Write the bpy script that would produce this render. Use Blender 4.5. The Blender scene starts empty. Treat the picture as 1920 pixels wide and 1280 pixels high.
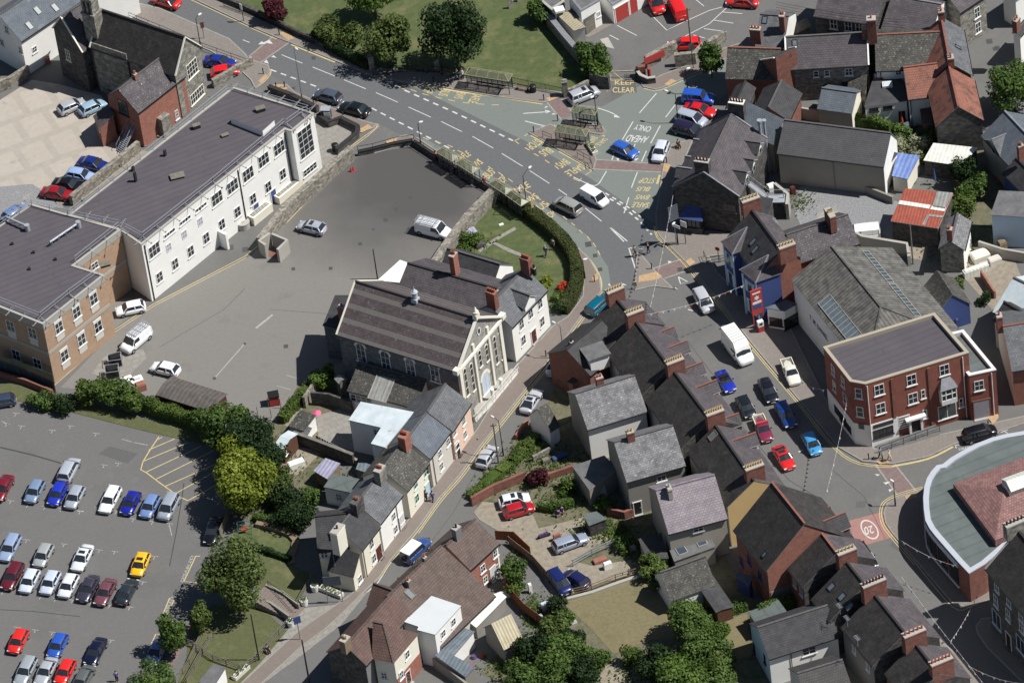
import bpy,bmesh,math,random
from mathutils import Vector,Matrix
from math import radians,sin,cos,tan,pi,sqrt,atan2,hypot
random.seed(7)
SC=bpy.context.scene
COL=SC.collection
DELTA,ROLL,FPX,DIST=radians(41),radians(7.9),11300.0,755.0
_U0=Vector((0,sin(DELTA),cos(DELTA)));_R0=Vector((1,0,0));FW=Vector((0,cos(DELTA),-sin(DELTA)))
RT=_R0*cos(ROLL) - _U0*sin(ROLL);UP=_R0*sin(ROLL) + _U0*cos(ROLL);CAM=-FW*DIST
cd=bpy.data.cameras.new('camera');cam=bpy.data.objects.new('camera',cd);COL.objects.link(cam)
m=Matrix((RT,UP,-FW)).transposed().to_4x4();m.translation=CAM;cam.matrix_world=m
cd.sensor_width=36;cd.lens=36*FPX/1920;cd.clip_start=5;cd.clip_end=20000
SC.camera=cam
SUN_EL,SUN_AZ=radians(55),radians(-11.5)        # azimuth counted from +x
sd=Vector((cos(SUN_EL)*cos(SUN_AZ),cos(SUN_EL)*sin(SUN_AZ),sin(SUN_EL)))
wd=bpy.data.worlds.new('World');SC.world=wd;wd.use_nodes=True
nt=wd.node_tree;bg=nt.nodes['Background'];sky=nt.nodes.new('ShaderNodeTexSky')
sky.sky_type='NISHITA';sky.sun_disc=False;sky.sun_elevation=SUN_EL;sky.sun_rotation=pi/2 - SUN_AZ
sky.altitude=100;sky.air_density=1.0;sky.dust_density=0.6;sky.ozone_density=1.5
nt.links.new(sky.outputs[0],bg.inputs[0]);bg.inputs[1].default_value=0.045
ld=bpy.data.lights.new('sun','SUN');ld.energy=4.6;ld.angle=radians(0.53);ld.color=(1,.975,.935)
sun=bpy.data.objects.new('sun',ld);COL.objects.link(sun);sun.rotation_euler=sd.to_track_quat('Z','Y').to_euler()
vs=SC.view_settings;SC.display_settings.display_device='sRGB'
vs.view_transform='Standard';vs.look='None';vs.exposure=0.25;vs.gamma=1
SC.cycles.max_bounces=5;SC.cycles.diffuse_bounces=2;SC.cycles.glossy_bounces=2
SC.cycles.transparent_max_bounces=6;SC.cycles.transmission_bounces=3
def G(px,py,z=0.0):
 v=FW + RT*((px-960)/FPX) - UP*((py-640)/FPX)
 return CAM + v*((z-CAM.z)/v.z)
def RP(px,py,p,n):
 v=FW + RT*((px-960)/FPX) - UP*((py-640)/FPX)
 return CAM + v*((p-CAM).dot(n)/v.dot(n))
def lin(c):
 return tuple(((x/255)/12.92 if x/255 <=.04045 else ((x/255+.055)/1.055)**2.4) for x in c)
MATS={}
def mk(name,a,b=None,rough=.85,n1=1.2,n1d=5,amt=.5,pat=None,w=None,w2=None,spec=.3,metal=0,bump=0,coat=0,alpha=1,emit=None):
 def ds(c):
  l=.25*c[0]+.6*c[1]+.15*c[2];return tuple(l+(x-l)*.8 for x in c)
 if not name.startswith('car_paint') and 'leaf' not in name:a=ds(a);b=ds(b) if b else None;w=(ds(w[0]),*w[1:]) if w else w;w2=(ds(w2[0]),*w2[1:]) if w2 else w2
 m=bpy.data.materials.new(name);m.use_nodes=True;t=m.node_tree;N=t.nodes;L=t.links
 P=N['Principled BSDF'];P.inputs['Roughness'].default_value=rough;P.inputs['Metallic'].default_value=metal
 P.inputs['Specular IOR Level'].default_value=spec
 if coat:P.inputs['Coat Weight'].default_value=coat;P.inputs['Coat Roughness'].default_value=.08
 if alpha < 1:P.inputs['Alpha'].default_value=alpha
 geo=N.new('ShaderNodeNewGeometry')
 if b is None:b=tuple(x*.82 for x in a)
 no=N.new('ShaderNodeTexNoise');no.inputs['Scale'].default_value=n1;no.inputs['Detail'].default_value=n1d
 no.inputs['Roughness'].default_value=.62
 L.new(geo.outputs['Position'],no.inputs['Vector'])
 mr=N.new('ShaderNodeMapRange');mr.inputs[1].default_value=.5-.25/max(amt,.01)*.5;mr.inputs[2].default_value=.5+.25/max(amt,.01)*.5
 L.new(no.outputs['Fac'],mr.inputs[0])
 mx=N.new('ShaderNodeMix');mx.data_type='RGBA';mx.inputs[6].default_value=(*a,1);mx.inputs[7].default_value=(*b,1)
 L.new(mr.outputs[0],mx.inputs[0]);col=mx.outputs[2];hgt=None
 for ww in (w,w2):
  if ww:
   n2=N.new('ShaderNodeTexNoise');n2.inputs['Scale'].default_value=ww[2];n2.inputs['Detail'].default_value=7
   n2.inputs['Roughness'].default_value=.7
   L.new(geo.outputs['Position'],n2.inputs['Vector'])
   m2=N.new('ShaderNodeMapRange');m2.inputs[1].default_value=ww[1];m2.inputs[2].default_value=ww[1]+(ww[3] if len(ww) > 3 else .12)
   L.new(n2.outputs['Fac'],m2.inputs[0])
   x=N.new('ShaderNodeMix');x.data_type='RGBA';x.inputs[7].default_value=(*ww[0],1)
   L.new(m2.outputs[0],x.inputs[0]);L.new(col,x.inputs[6]);col=x.outputs[2]
 if pat:
  uv=N.new('ShaderNodeUVMap');uv.uv_map='UVMap'
  if pat[0]=='brick':
   br=N.new('ShaderNodeTexBrick');L.new(uv.outputs[0],br.inputs['Vector'])
   br.inputs['Scale'].default_value=1;br.inputs['Brick Width'].default_value=pat[1];br.inputs['Row Height'].default_value=pat[2]
   v=pat[4];br.inputs['Color1'].default_value=(1-v,1-v,1-v,1);br.inputs['Color2'].default_value=(1+v,1+v,1+v*.9,1)
   br.inputs['Mortar'].default_value=(*[pat[3]]*3,1);br.inputs['Mortar Size'].default_value=pat[2]*.11
   br.inputs['Mortar Smooth'].default_value=.3;br.inputs['Bias'].default_value=0
   fac=br.outputs['Color'];hgt=br.outputs['Fac']
  elif pat[0]=='wave':
   wv=N.new('ShaderNodeTexWave');wv.wave_type='BANDS';wv.bands_direction=pat[3] if len(pat) > 3 else 'X'
   L.new(uv.outputs[0],wv.inputs['Vector']);wv.inputs['Scale'].default_value=.314/pat[1];wv.inputs['Distortion'].default_value=0
   r=N.new('ShaderNodeMapRange');r.inputs[3].default_value=1-pat[2];r.inputs[4].default_value=1+pat[2]*.4
   L.new(wv.outputs['Fac'],r.inputs[0]);fac=r.outputs[0];hgt=wv.outputs['Fac']
  elif pat[0]=='cell':
   vo=N.new('ShaderNodeTexVoronoi');vo.inputs['Scale'].default_value=pat[1]
   mp=N.new('ShaderNodeMapping');mp.inputs['Scale'].default_value=(.7,1.3,1);L.new(uv.outputs[0],mp.inputs[0]);L.new(mp.outputs[0],vo.inputs['Vector'])
   sx=N.new('ShaderNodeSeparateColor');L.new(vo.outputs['Color'],sx.inputs[0])
   r=N.new('ShaderNodeMapRange');r.inputs[3].default_value=1-pat[2];r.inputs[4].default_value=1+pat[2]
   L.new(sx.outputs[0],r.inputs[0]);fac=r.outputs[0];hgt=sx.outputs[0]
  mu=N.new('ShaderNodeMix');mu.data_type='RGBA';mu.blend_type='MULTIPLY';mu.inputs[0].default_value=1
  L.new(col,mu.inputs[6]);L.new(fac,mu.inputs[7]);col=mu.outputs[2]
  if pat[0]=='band':pass
 L.new(col,P.inputs['Base Color'])
 if bump:
  bp=N.new('ShaderNodeBump');bp.inputs['Strength'].default_value=min(1,bump);bp.inputs['Distance'].default_value=.05
  L.new(hgt if hgt is not None else no.outputs['Fac'],bp.inputs['Height']);L.new(bp.outputs[0],P.inputs['Normal'])
 if emit:P.inputs['Emission Color'].default_value=(*emit,1)
 MATS[name]=m;return m
def slate(name,a,b,lich=None,moss=None,var=.13,rough=.75,row=.27,wd_=.36):
 return mk(name,lin(a),lin(b),rough=rough,n1=.9,amt=.7,pat=('brick',wd_,row,.62,var),w=lich,w2=moss,bump=.35,spec=.35)
slate('slate_dark',(72,71,73),(55,54,57),(lin((84,84,86)),.62,1.6))
slate('slate_black',(68,64,62),(51,48,48),(lin((80,75,68)),.57,1.0),var=.2)
slate('slate_purple',(94,87,91),(76,70,74),(lin((112,106,108)),.6,1.3),row=.3,wd_=.42)
slate('slate_grey',(110,112,116),(86,88,92),(lin((142,143,144)),.6,1.8),var=.17)
slate('slate_pale',(134,133,135),(98,98,101),(lin((164,164,166)),.56,2.6),var=.2)
slate('slate_blue',(104,112,122),(88,96,106),(lin((122,130,138)),.6,1.0),var=.08)
slate('slate_moss',(88,86,78),(62,61,58),(lin((132,130,118)),.56,3.5,.06),(lin((92,88,58)),.62,1.8))
slate('slate_lichen',(96,90,94),(72,66,70),(lin((170,168,168)),.6,4.5,.05),var=.2)
slate('slate_pink',(150,138,145),(128,118,126),None,var=.1,row=.3,wd_=.45)
slate('tile_brown',(108,88,79),(88,73,67),(lin((120,100,72)),.6,2.2),(lin((62,55,52)),.6,1.1),var=.14,row=.33,wd_=.33)
slate('tile_redbrown',(112,82,72),(90,68,62),(lin((74,58,52)),.62,1.2),var=.1,row=.33,wd_=.33)
slate('tile_orange',(160,98,76),(134,84,67),(lin((100,72,64)),.52,.9),(lin((164,112,92)),.64,1.5),var=.08,row=.33,wd_=.3)
slate('tile_rose',(156,110,104),(132,94,90),(lin((120,84,84)),.6,1.2),var=.22,row=.35,wd_=.35)
slate('tile_grey',(84,80,78),(68,66,66),(lin((100,96,90)),.6,1.8),var=.1,row=.33,wd_=.33)
mk('ridge_red',lin((156,92,74)),lin((124,76,62)),n1=3)
mk('ridge_grey',lin((104,100,100)),lin((76,74,74)),n1=3)
mk('ridge_dark',lin((58,55,54)),lin((44,43,44)),n1=3)
mk('lead',lin((138,140,146)),lin((112,114,120)),n1=2,rough=.6)
mk('brick_red',lin((172,110,90)),lin((150,94,77)),n1=1.5,amt=.6,pat=('brick',.34,.13,.82,.12),w=(lin((140,88,72)),.62,.8),bump=.2)
mk('brick_dark',lin((150,94,78)),lin((122,78,66)),n1=1.5,amt=.6,pat=('brick',.34,.13,.8,.14),w=(lin((84,56,48)),.6,.9),bump=.2)
mk('brick_deep',lin((156,88,70)),lin((140,78,62)),n1=1.0,amt=.5,pat=('brick',.34,.13,.86,.07),w=(lin((106,56,46)),.62,.5),bump=.15)
mk('brick_tan',lin((186,152,120)),lin((172,138,108)),n1=1.0,amt=.5,pat=('brick',.4,.14,.9,.07),w=(lin((148,116,88)),.6,.5))
mk('stone',lin((148,144,132)),lin((112,109,101)),n1=1.8,amt=.8,pat=('cell',2.6,.32),w=(lin((150,146,132)),.62,3),bump=.5)
mk('stone_blue',lin((122,124,128)),lin((98,101,106)),n1=1.8,amt=.8,pat=('brick',.62,.3,.7,.2),w=(lin((130,130,128)),.62,2),bump=.4)
mk('stone_dark',lin((92,90,86)),lin((66,65,64)),n1=1.8,amt=.8,pat=('cell',2.4,.3),w=(lin((110,106,98)),.66,2),bump=.5)
mk('stone_wall',lin((152,145,131)),lin((114,108,97)),n1=2.4,amt=.9,pat=('cell',2.8,.35),w=(lin((110,104,78)),.6,1.6),bump=.6)
def render_(n,c,d=.93,r=.8):mk(n,lin(c),tuple(x*d for x in lin(c)),n1=.6,amt=.6,w=(tuple(x*.82 for x in lin(c)),.66,.9,.2),rough=r)
render_('white',(240,238,231));render_('roof_white',(200,205,206));render_('parapet',(178,184,194));render_('cream',(232,226,204));render_('pink',(232,196,170));render_('offwhite',(208,202,190))
render_('mint',(196,218,206));render_('yellow',(216,182,112));render_('cement',(146,142,132),.85);render_('concrete',(172,168,158),.88)
render_('greyrender',(124,124,124),.85);render_('skyblue',(176,204,224));render_('royalblue',(58,80,140));render_('pebble',(166,160,146),.9)
render_('lilac',(170,162,178));render_('stonetrim',(232,227,210));render_('redpaint',(186,50,42));render_('maroon',(92,40,40))
mk('felt',lin((92,86,92)),lin((82,77,84)),n1=.35,amt=.5,pat=('brick',30,1.0,.84,.025),w=(lin((104,100,106)),.62,.5,.3),rough=.9)
mk('felt_grey',lin((112,112,112)),lin((92,92,94)),n1=.9,amt=.7,w=(lin((132,132,130)),.6,.8,.2),rough=.9)
mk('felt_green',lin((102,112,109)),lin((88,98,96)),n1=.6,amt=.6,w=(lin((88,98,94)),.62,.9,.16),rough=.85,pat=('brick',30,1.6,.85,.03))
mk('felt_white',lin((196,208,212)),lin((176,190,196)),n1=.8,amt=.8,w=(lin((140,140,134)),.62,1.1,.1),rough=.7)
mk('felt_dark',lin((78,78,80)),lin((60,60,62)),n1=.9,amt=.7,w=(lin((96,94,90)),.62,.8,.2))
mk('asb',lin((116,113,106)),lin((84,82,79)),n1=1.1,n1d=8,amt=1.0,pat=('wave',.5,.28),w=(lin((76,74,70)),.57,.7),w2=(lin((146,140,124)),.64,4),rough=.9,bump=.4)
mk('asb_brown',lin((106,98,92)),lin((84,78,74)),n1=1.1,amt=.7,pat=('wave',.6,.2),rough=.9,bump=.3)
mk('corr_rust',lin((178,82,56)),lin((150,70,50)),n1=1.2,amt=.7,pat=('wave',.4,.2),rough=.7,bump=.3)
mk('corr_cream',lin((198,186,150)),lin((176,164,130)),n1=1.2,amt=.7,pat=('wave',.4,.28),rough=.7,bump=.3)
mk('corr_white',lin((226,226,214)),lin((206,206,196)),n1=1.2,amt=.7,pat=('wave',.5,.12),rough=.6,bump=.2)
mk('corr_blue',lin((96,124,190)),lin((120,146,204)),n1=1.2,amt=.7,pat=('wave',.6,.25),rough=.4,bump=.2)
mk('corr_grey',lin((118,130,138)),lin((96,108,118)),n1=1.2,amt=.7,pat=('wave',.5,.2),rough=.6,bump=.3)
mk('corr_pale',lin((158,158,150)),lin((130,132,128)),n1=1.2,amt=.7,pat=('wave',.5,.2),rough=.6,bump=.3)
mk('corr_clear',lin((176,172,200)),lin((150,150,176)),n1=1.2,amt=.7,pat=('wave',.5,.25),rough=.25,bump=.3,spec=.6)
mk('glass',(.018,.022,.028),(.03,.036,.045),rough=.08,spec=.8,n1=.8)
mk('glass_blue',(.05,.075,.12),(.03,.05,.08),rough=.1,spec=.8,n1=.8)
mk('glass_grey',(.06,.085,.095),(.05,.07,.08),rough=.15,spec=.7,n1=.8)
mk('roofglass',lin((108,122,128)),lin((84,98,108)),rough=.2,spec=.6,n1=2)
mk('pvc',lin((232,232,228)),rough=.4,n1=1);mk('oak',lin((120,84,50)),rough=.6,n1=3)
mk('door_white',lin((214,214,208)),rough=.5);mk('door_red',lin((120,40,36)),rough=.4);mk('door_blue',lin((60,80,140)),rough=.4);mk('door_dark',lin((44,40,38)),rough=.5)
mk('door_grey',lin((158,154,164)),lin((140,136,146)),rough=.6)
mk('black',(.016,.016,.017),rough=.5);mk('darkmetal',(.035,.035,.037),rough=.45,metal=.2);mk('rubber',(.012,.012,.012),rough=.8)
mk('galv',lin((172,176,184)),lin((146,150,158)),rough=.4,metal=.1,n1=4);mk('greypole',lin((120,122,124)),rough=.5)
mk('timber',lin((148,126,96)),lin((112,94,72)),n1=2.5,rough=.85);mk('timber_grey',lin((132,126,112)),lin((100,96,86)),n1=2.5,rough=.9)
mk('timber_orange',lin((158,96,54)),lin((128,76,46)),n1=2.5,rough=.85,pat=('wave',.3,.2));mk('shed_brown',lin((112,72,50)),lin((88,58,44)),n1=2,rough=.8,pat=('wave',.3,.2,'Y'))
mk('terracotta',lin((196,106,72)),lin((160,84,58)),n1=4);mk('buffpot',lin((206,172,110)),lin((170,140,92)),n1=4);mk('darkpot',lin((100,52,42)),n1=4)
mk('asphalt',lin((110,109,106)),lin((101,100,98)),n1=2.5,n1d=9,amt=.5,w=(lin((94,94,92)),.53,.07,.2),w2=(lin((117,116,112)),.58,.3,.2),rough=.92)
mk('asphalt_dark',lin((104,105,107)),lin((92,93,95)),n1=2.5,n1d=9,amt=.45,w=(lin((96,97,100)),.55,.1,.2),rough=.9)
mk('asphalt_green',lin((118,125,118)),lin((111,118,112)),n1=2.5,n1d=9,amt=.45,w=(lin((98,104,100)),.58,.25,.12),rough=.92)
mk('asphalt_yard',lin((122,118,112)),lin((104,101,97)),n1=2.8,n1d=9,amt=.8,w=(lin((84,82,81)),.53,.05,.14),w2=(lin((140,136,126)),.62,.35,.1),rough=.93)
mk('asphalt_yard2',lin((84,82,80)),lin((72,70,70)),n1=2.5,n1d=9,amt=.7,w=(lin((98,96,92)),.58,.12,.14),rough=.93)
mk('pave',lin((134,126,118)),lin((124,116,109)),n1=2,amt=.4,pat=('brick',.6,.6,.93,.035),w=(lin((118,111,105)),.6,.7),rough=.9)
mk('pave_red',lin((130,118,109)),lin((121,109,101)),n1=2,amt=.4,pat=('brick',.45,.3,.93,.04),rough=.9)
mk('pave_crossing',lin((134,112,108)),lin((120,100,98)),n1=2,amt=.6,pat=('brick',.5,.25,.84,.08),rough=.9)
mk('tactile',lin((196,160,112)),lin((176,142,98)),n1=3,amt=.6,pat=('brick',.4,.4,.85,.06),rough=.9)
mk('kerb',lin((158,154,146)),lin((130,127,120)),n1=2.5,rough=.9)
mk('concrete_yard',lin((178,168,154)),lin((168,158,145)),n1=1.2,amt=.6,pat=('brick',4.2,5.4,.9,.02),w=(lin((148,139,128)),.6,.35,.16),rough=.9)
mk('slabs',lin((150,145,136)),lin((136,131,122)),n1=1.6,amt=.6,pat=('brick',.9,.9,.88,.04),w=(lin((130,124,110)),.62,.8),rough=.9)
mk('dirt',lin((154,142,122)),lin((132,123,107)),n1=1.6,n1d=9,amt=.8,w=(lin((112,106,96)),.56,.4,.2),rough=.95)
mk('gravel',lin((148,148,150)),lin((116,116,118)),n1=6,n1d=8,amt=1,w=(lin((176,166,140)),.6,.2,.14),rough=.95)
mk('grass',lin((94,98,56)),lin((80,86,46)),n1=2.3,n1d=8,amt=.7,w=(lin((118,112,72)),.52,.35,.22),rough=.95,bump=.3)
mk('grass_lush',lin((88,99,52)),lin((72,86,42)),n1=1.1,n1d=9,amt=.8,w=(lin((120,114,70)),.52,.22,.2),rough=.95,bump=.3)
mk('grass_dry',lin((128,116,80)),lin((112,104,70)),n1=2.5,n1d=8,amt=.8,w=(lin((92,96,56)),.56,.22,.2),rough=.95,bump=.3)
mk('rough_ground',lin((96,96,68)),lin((116,108,86)),n1=1.4,n1d=9,amt=1,w=(lin((70,82,44)),.5,.5,.16),rough=.95,bump=.4)
mk('redsurf',lin((170,120,110)),lin((150,108,100)),n1=3,amt=.6,rough=.9)
mk('paint_white',lin((208,208,204)),lin((180,180,176)),n1=5,amt=.9,rough=.7);mk('paint_worn',lin((176,176,170)),lin((140,140,136)),n1=4,n1d=8,amt=1,rough=.8)
mk('paint_yellow',lin((214,190,116)),lin((186,166,104)),n1=4,amt=.9,rough=.8);mk('paint_edge',lin((206,184,116)),lin((180,162,104)),n1=4,amt=.9,rough=.8)
mk('iron',lin((84,84,84)),lin((64,64,64)),n1=6,rough=.7);mk('patch',lin((98,98,98)),lin((88,88,88)),n1=4,rough=.9);mk('tar',lin((78,78,78)),lin((60,60,60)),n1=4,rough=.8)
def leafmat(n,c1,c2,c3):
 m=bpy.data.materials.new(n);m.use_nodes=True;t=m.node_tree;N=t.nodes;L=t.links;P=N['Principled BSDF']
 geo=N.new('ShaderNodeNewGeometry');rp=N.new('ShaderNodeValToRGB');e=rp.color_ramp.elements
 e[0].color=(*lin(c1),1);e[1].color=(*lin(c3),1);x=e.new(.5);x.color=(*lin(c2),1)
 no=N.new('ShaderNodeTexNoise');no.inputs['Scale'].default_value=.55;no.inputs['Detail'].default_value=3;L.new(geo.outputs['Position'],no.inputs['Vector'])
 ma=N.new('ShaderNodeMath');ma.operation='MULTIPLY_ADD';ma.inputs[1].default_value=.55;L.new(geo.outputs['Random Per Island'],ma.inputs[0])
 mb=N.new('ShaderNodeMath');mb.operation='MULTIPLY_ADD';mb.inputs[1].default_value=1.3;mb.inputs[2].default_value=-.42;L.new(no.outputs['Fac'],mb.inputs[0]);L.new(mb.outputs[0],ma.inputs[2])
 L.new(ma.outputs[0],rp.inputs[0]);L.new(rp.outputs[0],P.inputs['Base Color']);P.inputs['Roughness'].default_value=.6;P.inputs['Specular IOR Level'].default_value=.25
 tr=N.new('ShaderNodeBsdfTranslucent');L.new(rp.outputs[0],tr.inputs[0]);ms=N.new('ShaderNodeMixShader');ms.inputs[0].default_value=.3
 L.new(P.outputs[0],ms.inputs[1]);L.new(tr.outputs[0],ms.inputs[2]);L.new(ms.outputs[0],N['Material Output'].inputs[0]);MATS[n]=m
leafmat('leaf_mid',(48,68,30),(76,100,44),(112,132,68));leafmat('leaf_dark',(24,40,20),(38,58,28),(60,80,40))
leafmat('leaf_bright',(54,78,30),(80,104,42),(112,132,62));leafmat('leaf_gold',(80,92,28),(118,130,42),(164,172,76));leafmat('leaf_clip',(54,62,34),(74,82,44),(92,100,56))
leafmat('leaf_olive',(52,66,32),(80,96,46),(116,130,72));leafmat('leaf_purple',(52,22,30),(78,34,42),(104,52,56))
leafmat('leaf_hedge',(54,72,30),(80,100,42),(110,126,64));leafmat('leaf_white',(110,120,84),(150,154,120),(196,196,170))
leafmat('petal_red',(130,30,24),(180,60,40),(210,90,60))
mk('bark',lin((92,78,62)),lin((64,54,44)),n1=5)
CARPAINT={}
def paint(rgb):
 if rgb not in CARPAINT:
  c=lin(rgb);m=mk('car_paint_%d' % len(CARPAINT),c,tuple(x*.96 for x in c),rough=.32,spec=.5,coat=.8,n1=.8,metal=.25 if max(rgb)-min(rgb) < 40 and max(rgb) < 215 else 0)
  CARPAINT[rgb]=m
 return CARPAINT[rgb]
class MB:
 def __init__(s):s.v=[];s.f=[];s.m=[];s.sm=[]
 def poly(s,pts,m=0,smooth=False):
  i=len(s.v);s.v+=[Vector(p) for p in pts];s.f.append(list(range(i,i+len(pts))));s.m.append(m);s.sm.append(smooth)
 def faces(s,pts,fs,m=0,smooth=False):
  i=len(s.v);s.v+=[Vector(p) for p in pts]
  for f in fs:s.f.append([i+k for k in f]);s.m.append(m);s.sm.append(smooth)
 def box(s,c,ux,uy,uz,m=0):
  c=Vector(c);ux=Vector(ux)/2;uy=Vector(uy)/2;uz=Vector(uz)
  p=[c-ux-uy,c+ux-uy,c+ux+uy,c-ux+uy];p+=[q+uz for q in p]
  s.faces(p,[(0,3,2,1),(4,5,6,7),(0,1,5,4),(1,2,6,5),(2,3,7,6),(3,0,4,7)],m)
 def prism(s,pts,z0,z1,m=0,ms=None,bottom=False):
  a=sum(pts[i][0]*pts[(i+1) % len(pts)][1]-pts[(i+1) % len(pts)][0]*pts[i][1] for i in range(len(pts)))
  if a < 0:pts=pts[::-1]
  n=len(pts);lo=[Vector((p[0],p[1],z0)) for p in pts];hi=[Vector((p[0],p[1],z1)) for p in pts]
  s.faces(hi,[tuple(range(n))],m)
  if bottom:s.faces(lo,[tuple(range(n))[::-1]],m)
  for i in range(n):j=(i+1) % n;s.faces([lo[i],lo[j],hi[j],hi[i]],[(0,1,2,3)],m if ms is None else ms)
 def tube(s,a,b,r,m=0,n=6,r2=None,cap=True,smooth=True):
  a=Vector(a);b=Vector(b);d=(b-a).normalized();x=d.orthogonal().normalized();y=d.cross(x);r2=r if r2 is None else r2
  p=[a+(x*cos(2*pi*k/n)+y*sin(2*pi*k/n))*r for k in range(n)]+[b+(x*cos(2*pi*k/n)+y*sin(2*pi*k/n))*r2 for k in range(n)]
  s.faces(p,[(k,(k+1) % n,n+(k+1) % n,n+k) for k in range(n)],m,smooth)
  if cap:s.faces(p,[tuple(range(n))[::-1],tuple(range(n,2*n))],m)
 def bar(s,a,b,w,h,m=0):
  a=Vector(a);b=Vector(b);d=(b-a);z=Vector((0,0,1));x=d.cross(z)
  x=x.normalized() if x.length > 1e-5 else Vector((1,0,0));y=x.cross(d).normalized();s_=[(-1,-1),(1,-1),(1,1),(-1,1)]
  p=[a+x*w/2*i+y*h/2*j for i,j in s_]+[b+x*w/2*i+y*h/2*j for i,j in s_]
  s.faces(p,[(0,1,2,3),(7,6,5,4),(0,4,5,1),(1,5,6,2),(2,6,7,3),(3,7,4,0)],m)
 def build(s,name,mats,parent=None,off=None,uv=True):
  o=Vector((0,0,0))
  if off is not None:o=Vector(off)
  elif parent is not None:o=Vector(parent.get('_o',(0,0,0)))
  me=bpy.data.meshes.new(name);me.from_pydata([tuple(v-o) for v in s.v],[],s.f)
  if isinstance(mats,str) or not isinstance(mats,(list,tuple)):mats=[mats]
  for x in mats:me.materials.append(MATS[x] if isinstance(x,str) else x)
  me.polygons.foreach_set('material_index',s.m);me.polygons.foreach_set('use_smooth',s.sm)
  if uv:
   ul=me.uv_layers.new(name='UVMap').data;me.update()
   for p in me.polygons:
    n=p.normal
    u=Vector((-n.y,n.x,0)) if abs(n.z) < .999 else Vector((cos(GUV),sin(GUV),0))
    u.normalize();v=n.cross(u)
    for li in p.loop_indices:
     co=me.vertices[me.loops[li].vertex_index].co
     ul[li].uv=(co.dot(u),co.dot(v))
  ob=bpy.data.objects.new(name,me);COL.objects.link(ob)
  if parent is not None:ob.parent=parent;ob['_o']=tuple(o)
  else:ob['_o']=(0,0,0)
  return ob
GUV=radians(20)
def tag(o,label=None,cat=None,group=None,kind=None):
 if label:o['label']=label
 if cat:o['category']=cat
 if group:o['group']=group
 if kind:o['kind']=kind
 return o
def empty(name,loc,label,cat,group=None,rz=0):
 o=bpy.data.objects.new(name,None);COL.objects.link(o);o.location=loc;o.rotation_euler=(0,0,rz);o.empty_display_size=.3
 o['_o']=tuple(loc);tag(o,label,cat,group);return o
def solo(name,mb,mats,label,cat,group=None):
 zs=[v.z for v in mb.v];c=sum(mb.v,Vector())/len(mb.v);c.z=min(zs)
 o=mb.build(name,mats,off=c);o.location=c;o['_o']=tuple(c);return tag(o,label,cat,group)
def copy_tree(o,parent=None,depth=0):
 c=o.copy();COL.objects.link(c)
 if parent is not None:c.parent=parent
 for ch in o.children:copy_tree(ch,c,depth+1)
 return c
def flatz(pts,z):return [Vector((p[0],p[1],z)) for p in pts]
def smooth_pts(pts,k=4,closed=True):
 n=len(pts);out=[]
 for i in range(n if closed else n-1):
  p0,p1,p2,p3=(pts[(i-1) % n],pts[i],pts[(i+1) % n],pts[(i+2) % n]) if closed else (pts[max(i-1,0)],pts[i],pts[i+1],pts[min(i+2,n-1)])
  for j in range(k):
   t=j/k
   out.append(tuple(.5*((2*p1[a])+(-p0[a]+p2[a])*t+(2*p0[a]-5*p1[a]+4*p2[a]-p3[a])*t*t+(-p0[a]+3*p1[a]-3*p2[a]+p3[a])*t**3) for a in (0,1)))
 if not closed:out.append(tuple(pts[-1]))
 return out
def pl(s):
 v=[float(x) for x in s.replace(',',' ').split()];return list(zip(v[::2],v[1::2]))
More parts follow.
